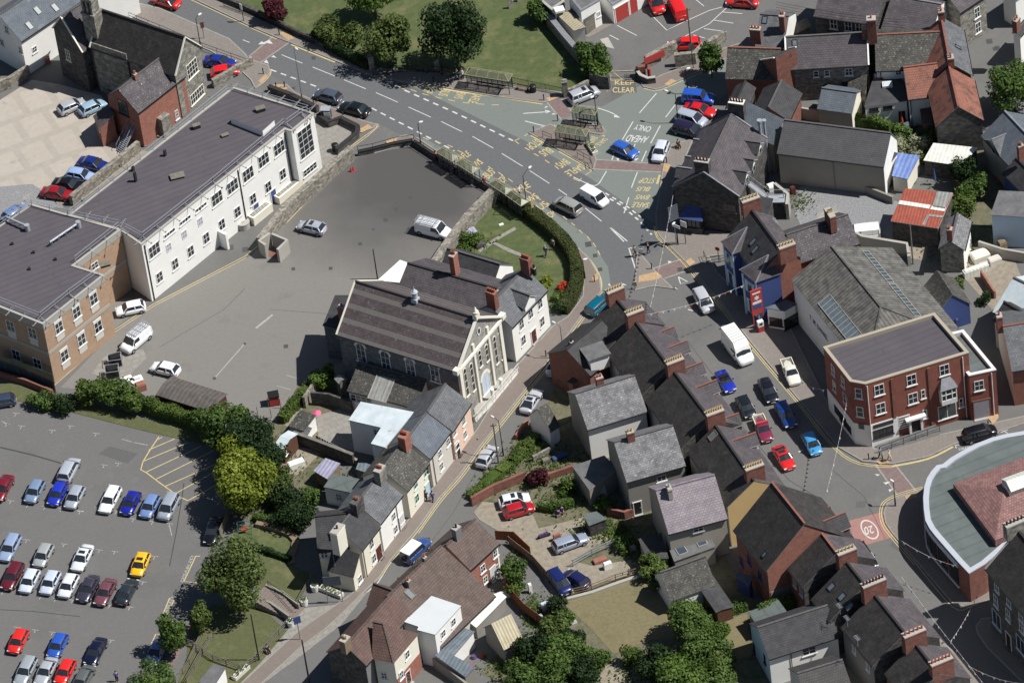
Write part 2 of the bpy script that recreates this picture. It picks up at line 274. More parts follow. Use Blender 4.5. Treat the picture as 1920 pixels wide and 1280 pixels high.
class House:
 def __init__(s,name,label,cat,o,group=None):
  s.root=empty(name,(o[0],o[1],0),label,cat,group);s.W={};s.X={};s.S={};s.roof=None;s.d=Vector((1,0,0))
 def hit(s,key,px,py):
  p,n=s.W[key] if key in s.W else s.S[key];return RP(px,py,p,n),n
 def fit(s,key,c,w,h):
  if key not in s.X:return c
  a,b,z1=s.X[key];d=b-a;d.z=0;L=d.length;d.normalize();t=(c-a).dot(d);t=min(max(t,w/2+.15),L-w/2-.15) if L > w+.3 else L/2
  q=a+d*t;q.z=min(max(c.z,h/2+.25),max(z1-h/2-.2,h/2+.2));return q
 def win(s,key,pts,w=.9,h=1.3,frame='pvc',gl='glass',grid=(2,2),sill=True,name='window',dz=0,surround=None,off=0):
  for (px,py) in (pl(pts) if isinstance(pts,str) else pts):
   c,n=s.hit(key,px,py);c=s.fit(key,c,w,h)+Vector((0,0,dz))+n*off;u=Vector((-n.y,n.x,0)).normalized();z=Vector((0,0,1));f=MB()
   def rect(x0,x1,y0,y1,d0,d1):
    f.box(c+u*(x0+x1)/2+z*y0+n*(d0+d1)/2,u*(x1-x0),n*(d1-d0),z*(y1-y0))
   t=.09;rect(-w/2,-w/2+t,-h/2,h/2,-.02,.06);rect(w/2-t,w/2,-h/2,h/2,-.02,.06)
   rect(-w/2+t,w/2-t,-h/2,-h/2+t,-.02,.06);rect(-w/2+t,w/2-t,h/2-t,h/2,-.02,.06)
   for i in range(1,grid[0]):x=-w/2+w*i/grid[0];rect(x-.035,x+.035,-h/2+t,h/2-t,-.02,.045)
   for i in range(1,grid[1]):y=-h/2+h*i/grid[1];rect(-w/2+t,w/2-t,y-.035,y+.035,-.02,.04)
   if sill:rect(-w/2-.12,w/2+.12,-h/2-.12,-h/2-.005,-.02,.14)
   fo=f.build(name,frame,s.root);g=MB()
   g.box(c-z*(h/2-t)+n*.005,u*(w-2*t),n*.04,z*(h-2*t));g.build('pane',gl,fo)
 def row(s,key,fr,z,w=.9,h=1.4,door=(),**k):
  a,b,z1=s.X[key];p,n=s.W[key];d=b-a;d.z=0
  for i,f in enumerate(fr):
   c=a+d*f;c.z=z;v=c-CAM;q=v.dot(FW);px=(960+FPX*v.dot(RT)/q,640-FPX*v.dot(UP)/q)
   s.door(key,[px]) if i in door else s.win(key,[px],w,h,**k)
 def door(s,key,pts,w=.95,h=2.05,mat='door_dark',frame='pvc',name='door',step=True):
  for (px,py) in (pl(pts) if isinstance(pts,str) else pts):
   c,n=s.hit(key,px,py);c=s.fit(key,c,w+.3,h);c.z=0.05;u=Vector((-n.y,n.x,0)).normalized();z=Vector((0,0,1));f=MB()
   f.box(c+n*.02,u*w,n*.08,z*h);o=f.build(name,mat,s.root);f=MB()
   for k in (-1,1):f.box(c+u*k*(w/2+.05)+n*.03,u*.1,n*.12,z*h)
   f.box(c+z*h+n*.03,u*(w+.3),n*.14,z*.12);f.build('frame',frame,o)
   f=MB();f.box(c+u*w*.36+z*1.0+n*.09,u*.1,n*.06,z*.04);f.build('handle','galv',o)
   if step:f=MB();f.box(c+n*.25-z*.05,u*(w+.2),n*.4,z*.12);f.build('step','concrete',s.root)
 def light(s,key,pts,w=.7,h=.9,frame='darkmetal',gl='roofglass',bars=1):
  for (px,py) in (pl(pts) if isinstance(pts,str) else pts):
   c,n=s.hit(key,px,py);u=Vector((-n.y,n.x,0)).normalized();v=n.cross(u);f=MB()
   for a,b,c_,d in ((-w/2,-w/2+.07,-h/2,h/2),(w/2-.07,w/2,-h/2,h/2),(-w/2+.07,w/2-.07,-h/2,-h/2+.07),(-w/2+.07,w/2-.07,h/2-.07,h/2)):
    f.box(c+u*(a+b)/2+v*(c_+d)/2,u*(b-a),v*(d-c_),n*.12)
   for i in range(1,bars):f.box(c+u*(-w/2+w*i/bars),u*.06,v*(h-.14),n*.1)
   o=f.build('rooflight',frame,s.root);g=MB();g.box(c,u*(w-.14),v*(h-.14),n*.06);g.build('pane',gl,o)
 def chim(s,px,py,z,lx=.7,ly=.7,n=2,mat='brick_red',pot='terracotta',h=2.0,along='d',cap='concrete',ph=.45):
  c=G(px,py,z);d=s.d if along=='d' else Vector((-s.d.y,s.d.x,0));e=Vector((-d.y,d.x,0));f=MB()
  f.box(c-Vector((0,0,h)),d*lx,e*ly,(0,0,h-.24));f.box(c-Vector((0,0,.24)),d*(lx+.1),e*(ly+.1),(0,0,.14),0);f.box(c-Vector((0,0,.1)),d*(lx+.02),e*(ly+.02),(0,0,.1),1)
  o=f.build('chimney',[mat,cap],s.root)
  for i in range(n):
   q=c+d*((i+.5)/n-.5)*(lx-.1);g=MB();g.tube(q,q+Vector((0,0,ph)),.14,n=8,r2=.11,cap=False);g.tube(q+Vector((0,0,ph-.08)),q+Vector((0,0,ph)),.15,n=8)
   g.tube(q+Vector((0,0,.0)),q+Vector((0,0,ph+.01)),.08,m=1,n=6);g.build('chimney_pot',[pot,'black'],o)
  return o
 def pipe(s,key,pts,z0=0,z1=5,mat='black',r=.05):
  for (px,py) in (pl(pts) if isinstance(pts,str) else pts):
   c,n=s.hit(key,px,py);c=s.fit(key,c,.1,.1)+n*.09;f=MB();f.tube((c.x,c.y,z0),(c.x,c.y,z1),r);f.build('drainpipe',mat,s.root)
 def aerial(s,px,py,z):
  c=G(px,py,z);f=MB();f.tube(c-Vector((0,0,1.4)),c,.03,n=5);f.bar(c-s.d*.5,c+s.d*.5,.03,.03)
  e=Vector((-s.d.y,s.d.x,0))
  for k in (-.45,-.25,-.05,.15,.35):f.bar(c+s.d*k-e*.28,c+s.d*k+e*.28,.025,.025)
  f.build('tv_aerial','galv',s.root)
def gable(name,label,cat,r0,r1,e,he,pitch=38,wall='white',roof='slate_dark',ridge='ridge_grey',wb=None,heb=None,hip=(0,0),group=None,
  ov=.22,vg=.12,z0=-.4,wallback=None,fascia='greyrender',gutter=True,hr=None,w=None,verge=None,e2=None,wallend=None):
 tp=tan(radians(pitch));h=he+2.5 if hr is None else hr
 for _ in range(40):
  a=G(*r0,h);b=G(*r1,h);d=(b-a);d.z=0;d.normalize();q=G(*e,he);n=Vector((-d.y,d.x,0))
  k=(q-a).dot(n)
  if k < 0:n=-n;k=-k
  if hr is not None or w:break
  h=.5*h+.5*(he+k*tp)
 if w:k=w
 if e2:wb=-(G(*e2,he if heb is None else heb)-a).dot(n)
 W_=k;wb=k if wb is None else wb;heb=(h-(h-he)/k*wb) if heb is None else heb
 H=House(name,label,cat,(a+b)/2-Vector((0,0,h)),group);H.d=d;H.n=n;H.h=h;H.he=he;H.w=W_;H.a=a;H.b=b
 A=a+d*hip[0];B=b-d*hip[1]   # ridge ends
 def P(base,off,z):return Vector((base.x+off.x,base.y+off.y,z))
 a_=a+d*vg;b_=b-d*vg;kw=W_-ov;kb=wb-ov;sl=(h-he)/W_;slb=(h-heb)/wb;t=.06
 zf=h-sl*kw-t;zb=h-slb*kb-t
 fa,fb,ba,bb=P(a_,n*kw,z0),P(b_,n*kw,z0),P(a_,-n*kb,z0),P(b_,-n*kb,z0)
 up=lambda v,z:Vector((v.x,v.y,z));m=MB()
 m.poly([fa,fb,up(fb,zf),up(fa,zf)]);m.poly([bb,ba,up(ba,zb),up(bb,zb)],1)
 if hip[0]==0:m.poly([ba,fa,up(fa,zf),P(a_,n*0,h-t),up(ba,zb)],2)
 else:m.poly([ba,fa,up(fa,zf),up(ba,zb)])
 if hip[1]==0:m.poly([fb,bb,up(bb,zb),P(b_,n*0,h-t),up(fb,zf)],2)
 else:m.poly([fb,bb,up(bb,zb),up(fb,zf)])
 H.wallmesh=m.build('wall',[wall,wallback or wall,wallend or wall],H.root)
 H.X={'e':(fa,fb,zf),'b':(ba,bb,zb),'0':(ba,fa,h-1 if not hip[0] else zf),'1':(fb,bb,h-1 if not hip[1] else zf)}
 H.W['e']=(fa,n.copy());H.W['b']=(ba,-n);H.W['0']=(fa,-d);H.W['1']=(fb,d.copy())
 m=MB();T=Vector((0,0,.1))
 E0,E1,K0,K1=P(a,n*W_,he),P(b,n*W_,he),P(a,-n*wb,heb),P(b,-n*wb,heb)
 def slab(pts):
  nrm=(pts[1]-pts[0]).cross(pts[2]-pts[0])
  if nrm.z < 0:pts=pts[::-1]
  k_=len(pts);lo=[p-T for p in pts];m.poly(pts);m.poly(lo[::-1],1)
  for i in range(k_):j=(i+1) % k_;m.poly([lo[i],lo[j],pts[j],pts[i]],1)
 slab([E0,E1,B,A]);slab([K1,K0,A,B])
 if hip[0]:slab([K0,E0,A])
 if hip[1]:slab([E1,K1,B])
 if ridge:
  up_=Vector((0,0,.05));m.bar(A+up_,B+up_,.26,.12,2)
  if hip[0]:m.bar(A+up_,E0+up_,.2,.1,2);m.bar(A+up_,K0+up_,.2,.1,2)
  if hip[1]:m.bar(B+up_,E1+up_,.2,.1,2);m.bar(B+up_,K1+up_,.2,.1,2)
 if verge:
  for (p,q1,q2,hp) in ((A,E0,K0,hip[0]),(B,E1,K1,hip[1])):
   if not hp:m.bar(p+Vector((0,0,.06)),q1+Vector((0,0,.06)),.2,.14,3);m.bar(p+Vector((0,0,.06)),q2+Vector((0,0,.06)),.2,.14,3)
 H.roof=m.build('roof',[roof,fascia,ridge or 'ridge_grey',verge or 'concrete'],H.root)
 H.S['re']=(E0,(d.cross(E0-A)).normalized() if (d.cross(E0-A)).z > 0 else -(d.cross(E0-A)).normalized())
 H.S['rb']=(K0,(d.cross(K0-A)).normalized() if (d.cross(K0-A)).z > 0 else -(d.cross(K0-A)).normalized())
 if gutter:
  g=MB();g.bar(E0-d*0+n*.06-Vector((0,0,.08)),E1+n*.06-Vector((0,0,.08)),.11,.09);g.build('gutter','black' if gutter is True else gutter,H.root)
 H.EV=(E0,E1,K0,K1);H.AB=(A,B)
 return H
def inset(pts,t):
 n=len(pts);out=[]
 a=sum(pts[i].x*pts[(i+1) % n].y-pts[(i+1) % n].x*pts[i].y for i in range(n));sg=1 if a > 0 else -1
 for i in range(n):
  p,q,r=pts[i-1],pts[i],pts[(i+1) % n];d1=(q-p).to_2d().normalized();d2=(r-q).to_2d().normalized()
  n1=Vector((-d1.y,d1.x))*sg;n2=Vector((-d2.y,d2.x))*sg;b=(n1+n2);L=b.length_squared
  b=b*(2/L)*1 if L > .1 else n1;out.append(Vector((q.x+b.x*t,q.y+b.y*t,q.z)))
 return out
def flat(name,label,cat,pts,h,wall='white',roof='felt',par=.35,cap='concrete',capw=.3,z0=-.4,group=None,over=0):
 P=[G(x,y,h) for x,y in (pl(pts) if isinstance(pts,str) else pts)]
 a=sum(P[i].x*P[(i+1) % len(P)].y-P[(i+1) % len(P)].x*P[i].y for i in range(len(P)));rev=a < 0
 n=len(P);c=sum(P,Vector())/n;H=House(name,label,cat,(c.x,c.y),group);e=P[1]-P[0];e.z=0;H.d=e.normalized()
 m=MB();sg=-1 if rev else 1
 for i in range(n):
  j=(i+1) % n;p,q=P[i],P[j];lo=[Vector((p.x,p.y,z0)),Vector((q.x,q.y,z0)),Vector((q.x,q.y,h-.1)),Vector((p.x,p.y,h-.1))]
  m.poly(lo if not rev else lo[::-1]);d=(q-p).normalized();H.W[i]=(Vector((p.x,p.y,0)),Vector((d.y,-d.x,0))*sg);H.X[i]=(p.copy(),q.copy(),h-.1)
 H.wallmesh=m.build('wall',wall,H.root)
 m=MB();Q=inset(P,capw)
 if par > 0:
  O=inset(P,-.06)
  for i in range(n):
   j=(i+1) % n
   F=[[O[i],O[j],Q[j],Q[i]],[O[i]-Vector((0,0,.16)),O[j]-Vector((0,0,.16)),O[j],O[i]],[Q[i],Q[j],Q[j]-Vector((0,0,par)),Q[i]-Vector((0,0,par))],[O[i]-Vector((0,0,.16)),Q[i]-Vector((0,0,.16)),Q[j]-Vector((0,0,.16)),O[j]-Vector((0,0,.16))]]
   for f in F:m.poly(f if not rev else f[::-1],0)
  m.build('parapet',cap,H.root);m=MB()
  m.poly([Vector((p.x,p.y,h-par)) for p in (Q if not rev else Q[::-1])]);H.S['r']=(Vector((c.x,c.y,h-par)),Vector((0,0,1)))
  H.roof=m.build('roof',roof,H.root)
 else:
  O=inset(P,-max(over,.08));m.prism([(p.x,p.y) for p in O],h-.1,h+.04,0,1,bottom=True);H.roof=m.build('roof',[roof,cap],H.root);H.S['r']=(Vector((c.x,c.y,h+.04)),Vector((0,0,1)))
 H.P=P;H.h=h;return H
def mono(name,label,cat,pts,wall='cement',roof='asb',group=None,z0=-.3,fascia='greyrender',ov=.12,gutter=False):
 P=[G(x,y,z) for x,y,z in pts];n=len(P);a=sum(P[i].x*P[(i+1) % n].y-P[(i+1) % n].x*P[i].y for i in range(n));
 if a < 0:P=P[::-1]
 c=sum(P,Vector())/n;H=House(name,label,cat,(c.x,c.y),group);e=P[1]-P[0];e.z=0;H.d=e.normalized();m=MB()
 I=inset(P,ov)
 nn=(P[1]-P[0]).cross(P[2]-P[0]).normalized()
 if nn.z < 0:nn=-nn
 def zz(p):return P[0].z-(nn.x*(p.x-P[0].x)+nn.y*(p.y-P[0].y))/nn.z
 for i in range(n):
  j=(i+1) % n;p,q=I[i],I[j];m.poly([Vector((p.x,p.y,z0)),Vector((q.x,q.y,z0)),Vector((q.x,q.y,zz(q)-.05)),Vector((p.x,p.y,zz(p)-.05))])
  d=(q-p);d.z=0;d.normalize();k=i if a > 0 else (n-2-i) % n;H.W[k]=(Vector((p.x,p.y,0)),Vector((d.y,-d.x,0)));H.X[k]=(p.copy(),q.copy(),min(zz(p),zz(q)))
 H.wallmesh=m.build('wall',wall,H.root);m=MB();T=Vector((0,0,.09));Pt=[Vector((p.x,p.y,zz(p))) for p in P]
 m.poly(Pt);m.poly([p-T for p in Pt][::-1],1)
 for i in range(n):j=(i+1) % n;m.poly([Pt[i]-T,Pt[j]-T,Pt[j],Pt[i]],1)
 H.roof=m.build('roof',[roof,fascia],H.root);H.S['r']=(Pt[0],nn);return H
def dormer(H,key,px,py,w=1.5,h=1.3,dep=2.2,wall='white',roof='slate_purple',z=None,ridge='ridge_red',win=True,pitch=45,name='dormer',out=.1,boards='pvc'):
 n=H.n if key=='e' else -H.n;d=H.d;z=z or (H.he+h+w/2*tan(radians(pitch)))
 fp=(H.EV[0] if key=='e' else H.EV[2])+n*(out-.2);c=RP(px,py,fp,n);z=c.z;up=Vector((0,0,1));hw=w/2;ze=z-hw*tan(radians(pitch))
 m=MB();f=[c+d*hw,c-d*hw];zb=min(H.he-.3,ze-.3)
 A=[Vector((p.x,p.y,zb)) for p in f];B=[Vector((p.x,p.y,ze)) for p in f];m.poly([A[0],B[0],c,B[1],A[1]])
 for k in (0,1):m.poly([A[k],A[k]-n*dep,B[k]-n*dep,B[k]])
 par=H.root;o=m.build(name,wall,par);m=MB();o2=n*.18;s_=(z-ze)/hw
 for k in (1,-1):
  q=[c+o2+up*.05,c-n*dep+up*.05,c-n*dep+d*k*(hw+.2)-up*(s_*(hw+.2)-.05),c+o2+d*k*(hw+.2)-up*(s_*(hw+.2)-.05)]
  if k < 0:q=q[::-1]
  m.poly(q);m.poly([p-up*.08 for p in q][::-1],1);[m.poly([q[i]-up*.08,q[(i+1) % 4]-up*.08,q[(i+1) % 4],q[i]],1) for i in range(4)]
 m.bar(c+o2+up*.1,c-n*dep+up*.1,.2,.1,2);m.build('roof',[roof,boards,ridge],o)
 if win:
  g=MB();cc=Vector((c.x,c.y,ze-.55));g.box(cc-up*.5+n*.03,d*min(.9,w*.6),n*.08,up*1.0);g.box(cc-up*.42+n*.05,d*(min(.9,w*.6)-.16),n*.07,up*.84,1);g.build('window',['pvc','glass'],o)
 return o
ZB={0: 0,1: 480,2: 960,3: 1420};ZR={0: 0,1: 320,2: 640,3: 940}
def Z(c,r,s):return [(ZB[c]+x/3.764,ZR[r]+y/3.764) for x,y in pl(s)]
def strip(H,key,px,py,w,z0,z1,mat,out=.12,name='pilaster'):
 c,n=H.hit(key,px,py);c=H.fit(key,c,w,.2);u=Vector((-n.y,n.x,0));m=MB();m.box(Vector((c.x,c.y,z0))+n*out/2,u*w,n*out,(0,0,z1-z0));return m.build(name,mat,H.root)
def band(H,i,z0,z1,mat,out=.05,name='concrete_band',ends=0):
 p,q=H.P[i],H.P[(i+1) % len(H.P)];n=H.W[i][1];d=q-p;d.z=0;u=d.normalized();m=MB();m.box(Vector(((p.x+q.x)/2,(p.y+q.y)/2,z0))+n*out/2,d-u*ends,n*out,(0,0,z1-z0));return m.build(name,mat,H.root)
def awin(H,key,pts,w,h,frame='pvc',gl='glass_blue',sur=None,name='arched_window',bars=(2,3)):
 for px,py in pts:
  c,n=H.hit(key,px,py);c=H.fit(key,c,w,h);u=Vector((-n.y,n.x,0)).normalized();z=Vector((0,0,1));r=w/2;zs=h/2-r
  def out(k,o):
   R_=r*k;q=[c-u*R_-z*h/2*(1 if k <=1 else 1.0)+n*o,c+u*R_-z*h/2+n*o]
   return q+[c+z*zs+u*R_*cos(a)+z*R_*sin(a)+n*o for a in [pi*i/10 for i in range(11)]]
  m=MB();O=out(1.0,.05);I=out(.84,.05);O0=out(1.0,-.02)
  k=len(O)
  for i in range(k):j=(i+1) % k;m.poly([O[i],O[j],I[j],I[i]]);m.poly([O0[i],O0[j],O[j],O[i]])
  for b in range(1,bars[0]):x=-r+w*b/bars[0];m.box(c+u*x-z*h/2+n*.03,u*.05,n*.04,z*(h*.94))
  for b in range(1,bars[1]):m.box(c+z*(-h/2+(h-r)*b/(bars[1]-.5))+n*.03,u*w*.9,n*.04,z*.05)
  if sur:
   A=out(1.3,.04);A0=out(1.3,-.02);B=out(1.0,.04)
   for i in range(2,k-1):m.poly([A[i],A[i+1],B[i+1],B[i]],1);m.poly([A0[i],A0[i+1],A[i+1],A[i]],1)
   m.box(c-z*(h/2+.15),u*w*1.25,n*.3,z*.15,1)
  o=m.build(name,[frame,sur or frame],H.root);m=MB();m.poly(out(.9,.02));m.build('pane',gl,o)
CAR_T={
'hatch':(3.9,1.68,1.46,.82,.92,(1.05,.45,-1.35,-1.78),.9),
'saloon':(4.4,1.72,1.43,.8,.9,(1.05,.35,-.95,-1.6),.92),
'estate':(4.5,1.72,1.45,.8,.9,(1.05,.4,-1.85,-2.15),.92),
'coupe':(4.3,1.72,1.34,.76,.86,(.85,.2,-.75,-1.75),.86),
'mpv':(4.3,1.75,1.66,.92,1.0,(1.35,.65,-1.75,-2.05),1.0),
'suv':(4.4,1.8,1.75,1.0,1.08,(.95,.55,-1.9,-2.12),1.08),
'van':(4.6,1.85,1.9,1.0,1.12,(1.5,.95,-2.15,-2.25),1.12),
'cabrio':(4.0,1.68,1.15,.78,.88,(.7,.35,.3,.25),.86),
'pickup':(4.6,1.7,1.5,.85,.95,(1.0,.5,-.35,-.5),.95),
}
def body_mesh(t):
 L,W,H,hz,bz,gx,tz=CAR_T[t];hw=W/2;f=L/2;r=-L/2;m=MB()
 st=[(f,.38,.62,.66),(f-.06,.24,hz-.14,.84),(f-.35,.2,hz-.02,.95),(gx[0],.2,bz,1.0),(0,.19,bz+.01,1.0),(gx[3]+.3,.2,bz+.01,.99),(gx[3],.2,tz,.97),
  (r+.08,.26,tz-.04,.9),(r,.36,tz-.2,.78)]
 st=sorted(st,key=lambda q: -q[0]);rings=[]
 for x,zb,zt,k in st:
  w=hw*k;rings.append([Vector((x,-w*.86,zb)),Vector((x,-w,zb+.16)),Vector((x,-w,zt-.16)),Vector((x,-w*.92,zt-.02)),Vector((x,-w*.5,zt+.035)),Vector((x,0,zt+.045)),
        Vector((x,w*.5,zt+.035)),Vector((x,w*.92,zt-.02)),Vector((x,w,zt-.16)),Vector((x,w,zb+.16)),Vector((x,w*.86,zb))])
 k=len(rings[0]);vv=[v for R_ in rings for v in R_];fs=[]
 for i in range(len(rings)-1):
  for j in range(k):a=i*k+j;b=i*k+(j+1) % k;fs.append((a,a+k,b+k,b))
 m.faces(vv,fs,0,True);m.faces(rings[0],[tuple(range(k))[::-1]],0);m.faces(rings[-1],[tuple(range(k))],0)
 if t !='cabrio':
  tw=hw*.97;rw=hw*.76 if t !='van' else hw*.86;n=6;xs=[gx[1]+(gx[2]-gx[1])*i/n for i in range(n+1)];rv=[]
  for i,x in enumerate(xs):
   dz=-.05*(abs(i/n-.45)*2)**2
   for y,z in ((-rw-.02,-.07),(-rw*.93,-.01),(-rw*.5,.02),(0,.03),(rw*.5,.02),(rw*.93,-.01),(rw+.02,-.07)):rv.append(Vector((x,y,H+z+dz-.03)))
  m.faces(rv,[(i*7+j,i*7+j+1,i*7+j+8,i*7+j+7) for i in range(n) for j in range(6)],0,True)
  def pil(xb,xt,s,wd):m.bar((xb,s*(hw*.945),bz-.02),(xt,s*(rw+.0),H-.11),wd,.06)
  for s in (-1,1):
   pil(gx[0]-.06,gx[1],s,.07);pil(gx[3]+.08,gx[2]+.02,s,.16)
   mid=(gx[1]+gx[2])/2-.05;pil(mid,mid,s,.09)
   if t in ('mpv','suv','estate','van'):pil(gx[2]*.6,gx[2]*.62,s,.1)
   if t=='van':
    p=[Vector((gx[2]*.98,s*hw*.965,bz)),Vector((.15,s*hw*.965,bz)),Vector((.15,s*(rw+.03),H-.12)),Vector((gx[2]*.98,s*(rw+.03),H-.12))]
    m.poly(p if s > 0 else p[::-1])
  if t=='van':m.poly([Vector((gx[3]-.02,-hw*.93,bz)),Vector((gx[3]-.02,hw*.93,bz)),Vector((gx[2]-.03,rw,H-.1)),Vector((gx[2]-.03,-rw,H-.1))][::-1])
 return m
def glass_mesh(t):
 L,W,H,hz,bz,gx,tz=CAR_T[t];hw=W/2*.935;rw=W/2*(.76 if t !='van' else .86);m=MB()
 b=[Vector((gx[0],-hw*.92,bz-.02)),Vector((gx[0],hw*.92,bz-.02)),Vector((gx[3],hw*.92,tz-.02)),Vector((gx[3],-hw*.92,tz-.02))]
 b2=[Vector((gx[0]-.35,-hw,bz-.02)),Vector((gx[0]-.35,hw,bz-.02))]
 z=H-.1 if t !='cabrio' else H;top=[Vector((gx[1],-rw,z)),Vector((gx[1],rw,z)),Vector((gx[2],rw,z)),Vector((gx[2],-rw,z))]
 cfx=gx[0]+.1
 m.poly([Vector((gx[0],-hw*.97,bz)),Vector((cfx,0,bz)),Vector((gx[0],hw*.97,bz)),Vector((gx[1],rw,z)),Vector((gx[1]+.06,0,z+.02)),Vector((gx[1],-rw,z))])
 m.poly([Vector((gx[3],hw*.97,tz)),Vector((gx[3],-hw*.97,tz)),Vector((gx[2],-rw,z)),Vector((gx[2],rw,z))])
 for s in (-1,1):
  p=[Vector((gx[0],s*hw*.97,bz)),Vector((gx[3],s*hw*.97,tz)),Vector((gx[2],s*rw,z)),Vector((gx[1],s*rw,z))]
  m.poly(p if s < 0 else p[::-1])
 return m
CACHE={}
def mesh_once(key,fn,name,mats):
 if key not in CACHE:o=fn().build(name,mats);CACHE[key]=o.data;bpy.data.objects.remove(o)
 return CACHE[key]
def child(name,data,parent,loc=(0,0,0),slot=None):
 o=bpy.data.objects.new(name,data);COL.objects.link(o);o.parent=parent;o.location=loc
 if slot is not None:
  o.material_slots[0].link='OBJECT';o.material_slots[0].material=slot
 return o
def wheel_m(r,w):
 m=MB();n=14
 def ring(y,rr):return [Vector((rr*cos(2*pi*k/n),y,rr*sin(2*pi*k/n))) for k in range(n)]
 R_=[ring(-w/2,r*.7),ring(-w/2,r*.94),ring(-w/2+.03,r),ring(w/2-.03,r),ring(w/2,r*.94),ring(w/2,r*.7)]
 m.faces([v for q in R_ for v in q],[(i*n+k,(i+1)*n+k,(i+1)*n+(k+1) % n,i*n+(k+1) % n) for i in range(5) for k in range(n)],0,True);return m
def rim_m(r,w):
 m=MB();n=14
 for s in (-1,1):
  y=s*(w/2-.015);m.faces([Vector((r*.7*cos(2*pi*k/n),y,r*.7*sin(2*pi*k/n))) for k in range(n)],[tuple(range(n)) if s < 0 else tuple(range(n))[::-1]],1)
  for k in range(5):a=2*pi*k/5;m.box(Vector((r*.33*cos(a),y+s*.004,r*.33*sin(a)-.0)),Vector((cos(a),0,sin(a)))*r*.62,Vector((0,.02,0)),Vector((-sin(a),0,cos(a)))*.07,0)
 return m
def car(px,py,hx,hy,t,rgb,label,cat='car',name='parked_car',group='parked cars',z0=.02,scale=1,extra=None,zc=.75):
 c=G(px,py,zc);c.z=z0;dd=G(px+hx,py+hy,zc)-G(px,py,zc);rz=atan2(dd.y,dd.x)
 L,W,H,hz,bz,gx,tz=CAR_T[t];o=empty(name,c,label,cat,group,rz);o.scale=(scale,)*3
 body=child('body',mesh_once(('b',t),lambda:body_mesh(t),'body','white'),o,slot=paint(rgb))
 child('windows',mesh_once(('g',t),lambda:glass_mesh(t),'windows','glass'),o)
 wr=.31 if t not in ('suv','van') else .35
 wm=mesh_once(('w',wr),lambda:wheel_m(wr,.2),'wheel','rubber');rm=mesh_once(('r',wr),lambda:rim_m(wr,.2),'rim',['galv','darkmetal'])
 for x in (L/2-.78,-L/2+.75):
  for y in (-W/2+.085,W/2-.085):w=child('wheel',wm,o,(x,y,wr));child('rim',rm,w)
 def bx(dx,dy,dz):
  def f():m=MB();m.box((0,0,-dz/2),(dx,0,0),(0,dy,0),(0,0,dz));return m
  return f
 hl=mesh_once('hl',bx(.12,.34,.14),'headlight','pvc');tl=mesh_once('tl',bx(.08,.2,.26),'tail_light','redpaint');mr=mesh_once('mr',bx(.1,.18,.13),'wing_mirror','black')
 np_=mesh_once('np',bx(.03,.5,.11),'number_plate','pvc');gr=mesh_once('gr',bx(.03,.7,.12),'grille','black')
 for s in (-1,1):
  child('headlight',hl,o,(L/2-.09,s*W*.345,.62 if t not in ('suv','van') else .74));child('tail_light',tl,o,(-L/2+.05,s*W*.37,tz-.22))
  child('wing_mirror',mr,o,(gx[0]-.35,s*(W/2+.06),bz+.06))
 child('number_plate',np_,o,(L/2-.01,0,.42));child('number_plate',np_,o,(-L/2-.0,0,.52));child('grille',gr,o,(L/2-.02,0,.56))
 if extra:extra(o,t)
 return o
def sunroof(o,t):
 L,W,H,hz,bz,gx,tz=CAR_T[t]
 def f():m=MB();m.box((gx[1]-.55,0,H-.02),(.5,0,0),(0,.8,0),(0,0,.035));return m
 child('sunroof',mesh_once(('sr',t),f,'sunroof','glass'),o)
def roofrails(o,t):
 L,W,H,hz,bz,gx,tz=CAR_T[t]
 for s in (-1,1):m=MB();m.bar((gx[1]-.1,s*W*.35,H+.06),(gx[2]+.15,s*W*.35,H+.06),.05,.05);x=m.build('roof_rail','darkmetal');x.parent=o
def ladder_rack(o,t):
 L,W,H,hz,bz,gx,tz=CAR_T[t];m=MB()
 for x in (.5,-.5,-1.5):m.bar((x,-.75,H+.08),(x,.75,H+.08),.06,.06)
 for y in (-.7,.7):m.bar((.6,y,H+.1),(-2.1,y,H+.1),.05,.05)
 m.build('roof_rack','galv').parent=o
 for y0 in (-.45,.1,.4):
  m=MB()
  for y in (y0-.17,y0+.17):m.bar((.9,y,H+.2),(-2.3,y,H+.2),.05,.06)
  for k in range(11):m.bar((.8-k*.3,y0-.17,H+.2),(.8-k*.3,y0+.17,H+.2),.04,.03)
  m.build('ladder','galv').parent=o
def softtop(o,t):
 m=MB();m.box((-.35,0,.88),(1.3,0,0),(0,1.25,0),(0,0,.06));m.box((-.05,-.35,.8),(.5,0,0),(0,.45,0),(0,0,.2),1);m.box((-.05,.35,.8),(.5,0,0),(0,.45,0),(0,0,.2),1)
 m.box((-.3,-.35,.85),(.12,0,0),(0,.42,0),(0,0,.35),1);m.box((-.3,.35,.85),(.12,0,0),(0,.42,0),(0,0,.35),1);m.build('cabin',['black','rubber']).parent=o
def hitop(o,t):
 L,W,H,hz,bz,gx,tz=CAR_T[t];m=MB();x0,x1=gx[2]-.05,gx[1]-.15;ws=W/2*.9
 P=[(x0,-ws,bz),(x1+.55,-ws,bz),(x1+.35,-ws,H),(x1-.1,-ws*.93,H+.55),(x0,-ws*.93,H+.6)]
 Q=[(a,-b,c) for a,b,c in P];m.poly(P,0);m.poly(Q[::-1],0)
 for i in range(5):j=(i+1) % 5;m.poly([P[j],P[i],Q[i],Q[j]])
 for k in range(7):x=x0+.25+k*.42;m.box((x,0,H+.585),(.05,0,0),(0,W*.78,0),(0,0,.03),1)
 q=m.build('load_box',['white','galv']);q.parent=o
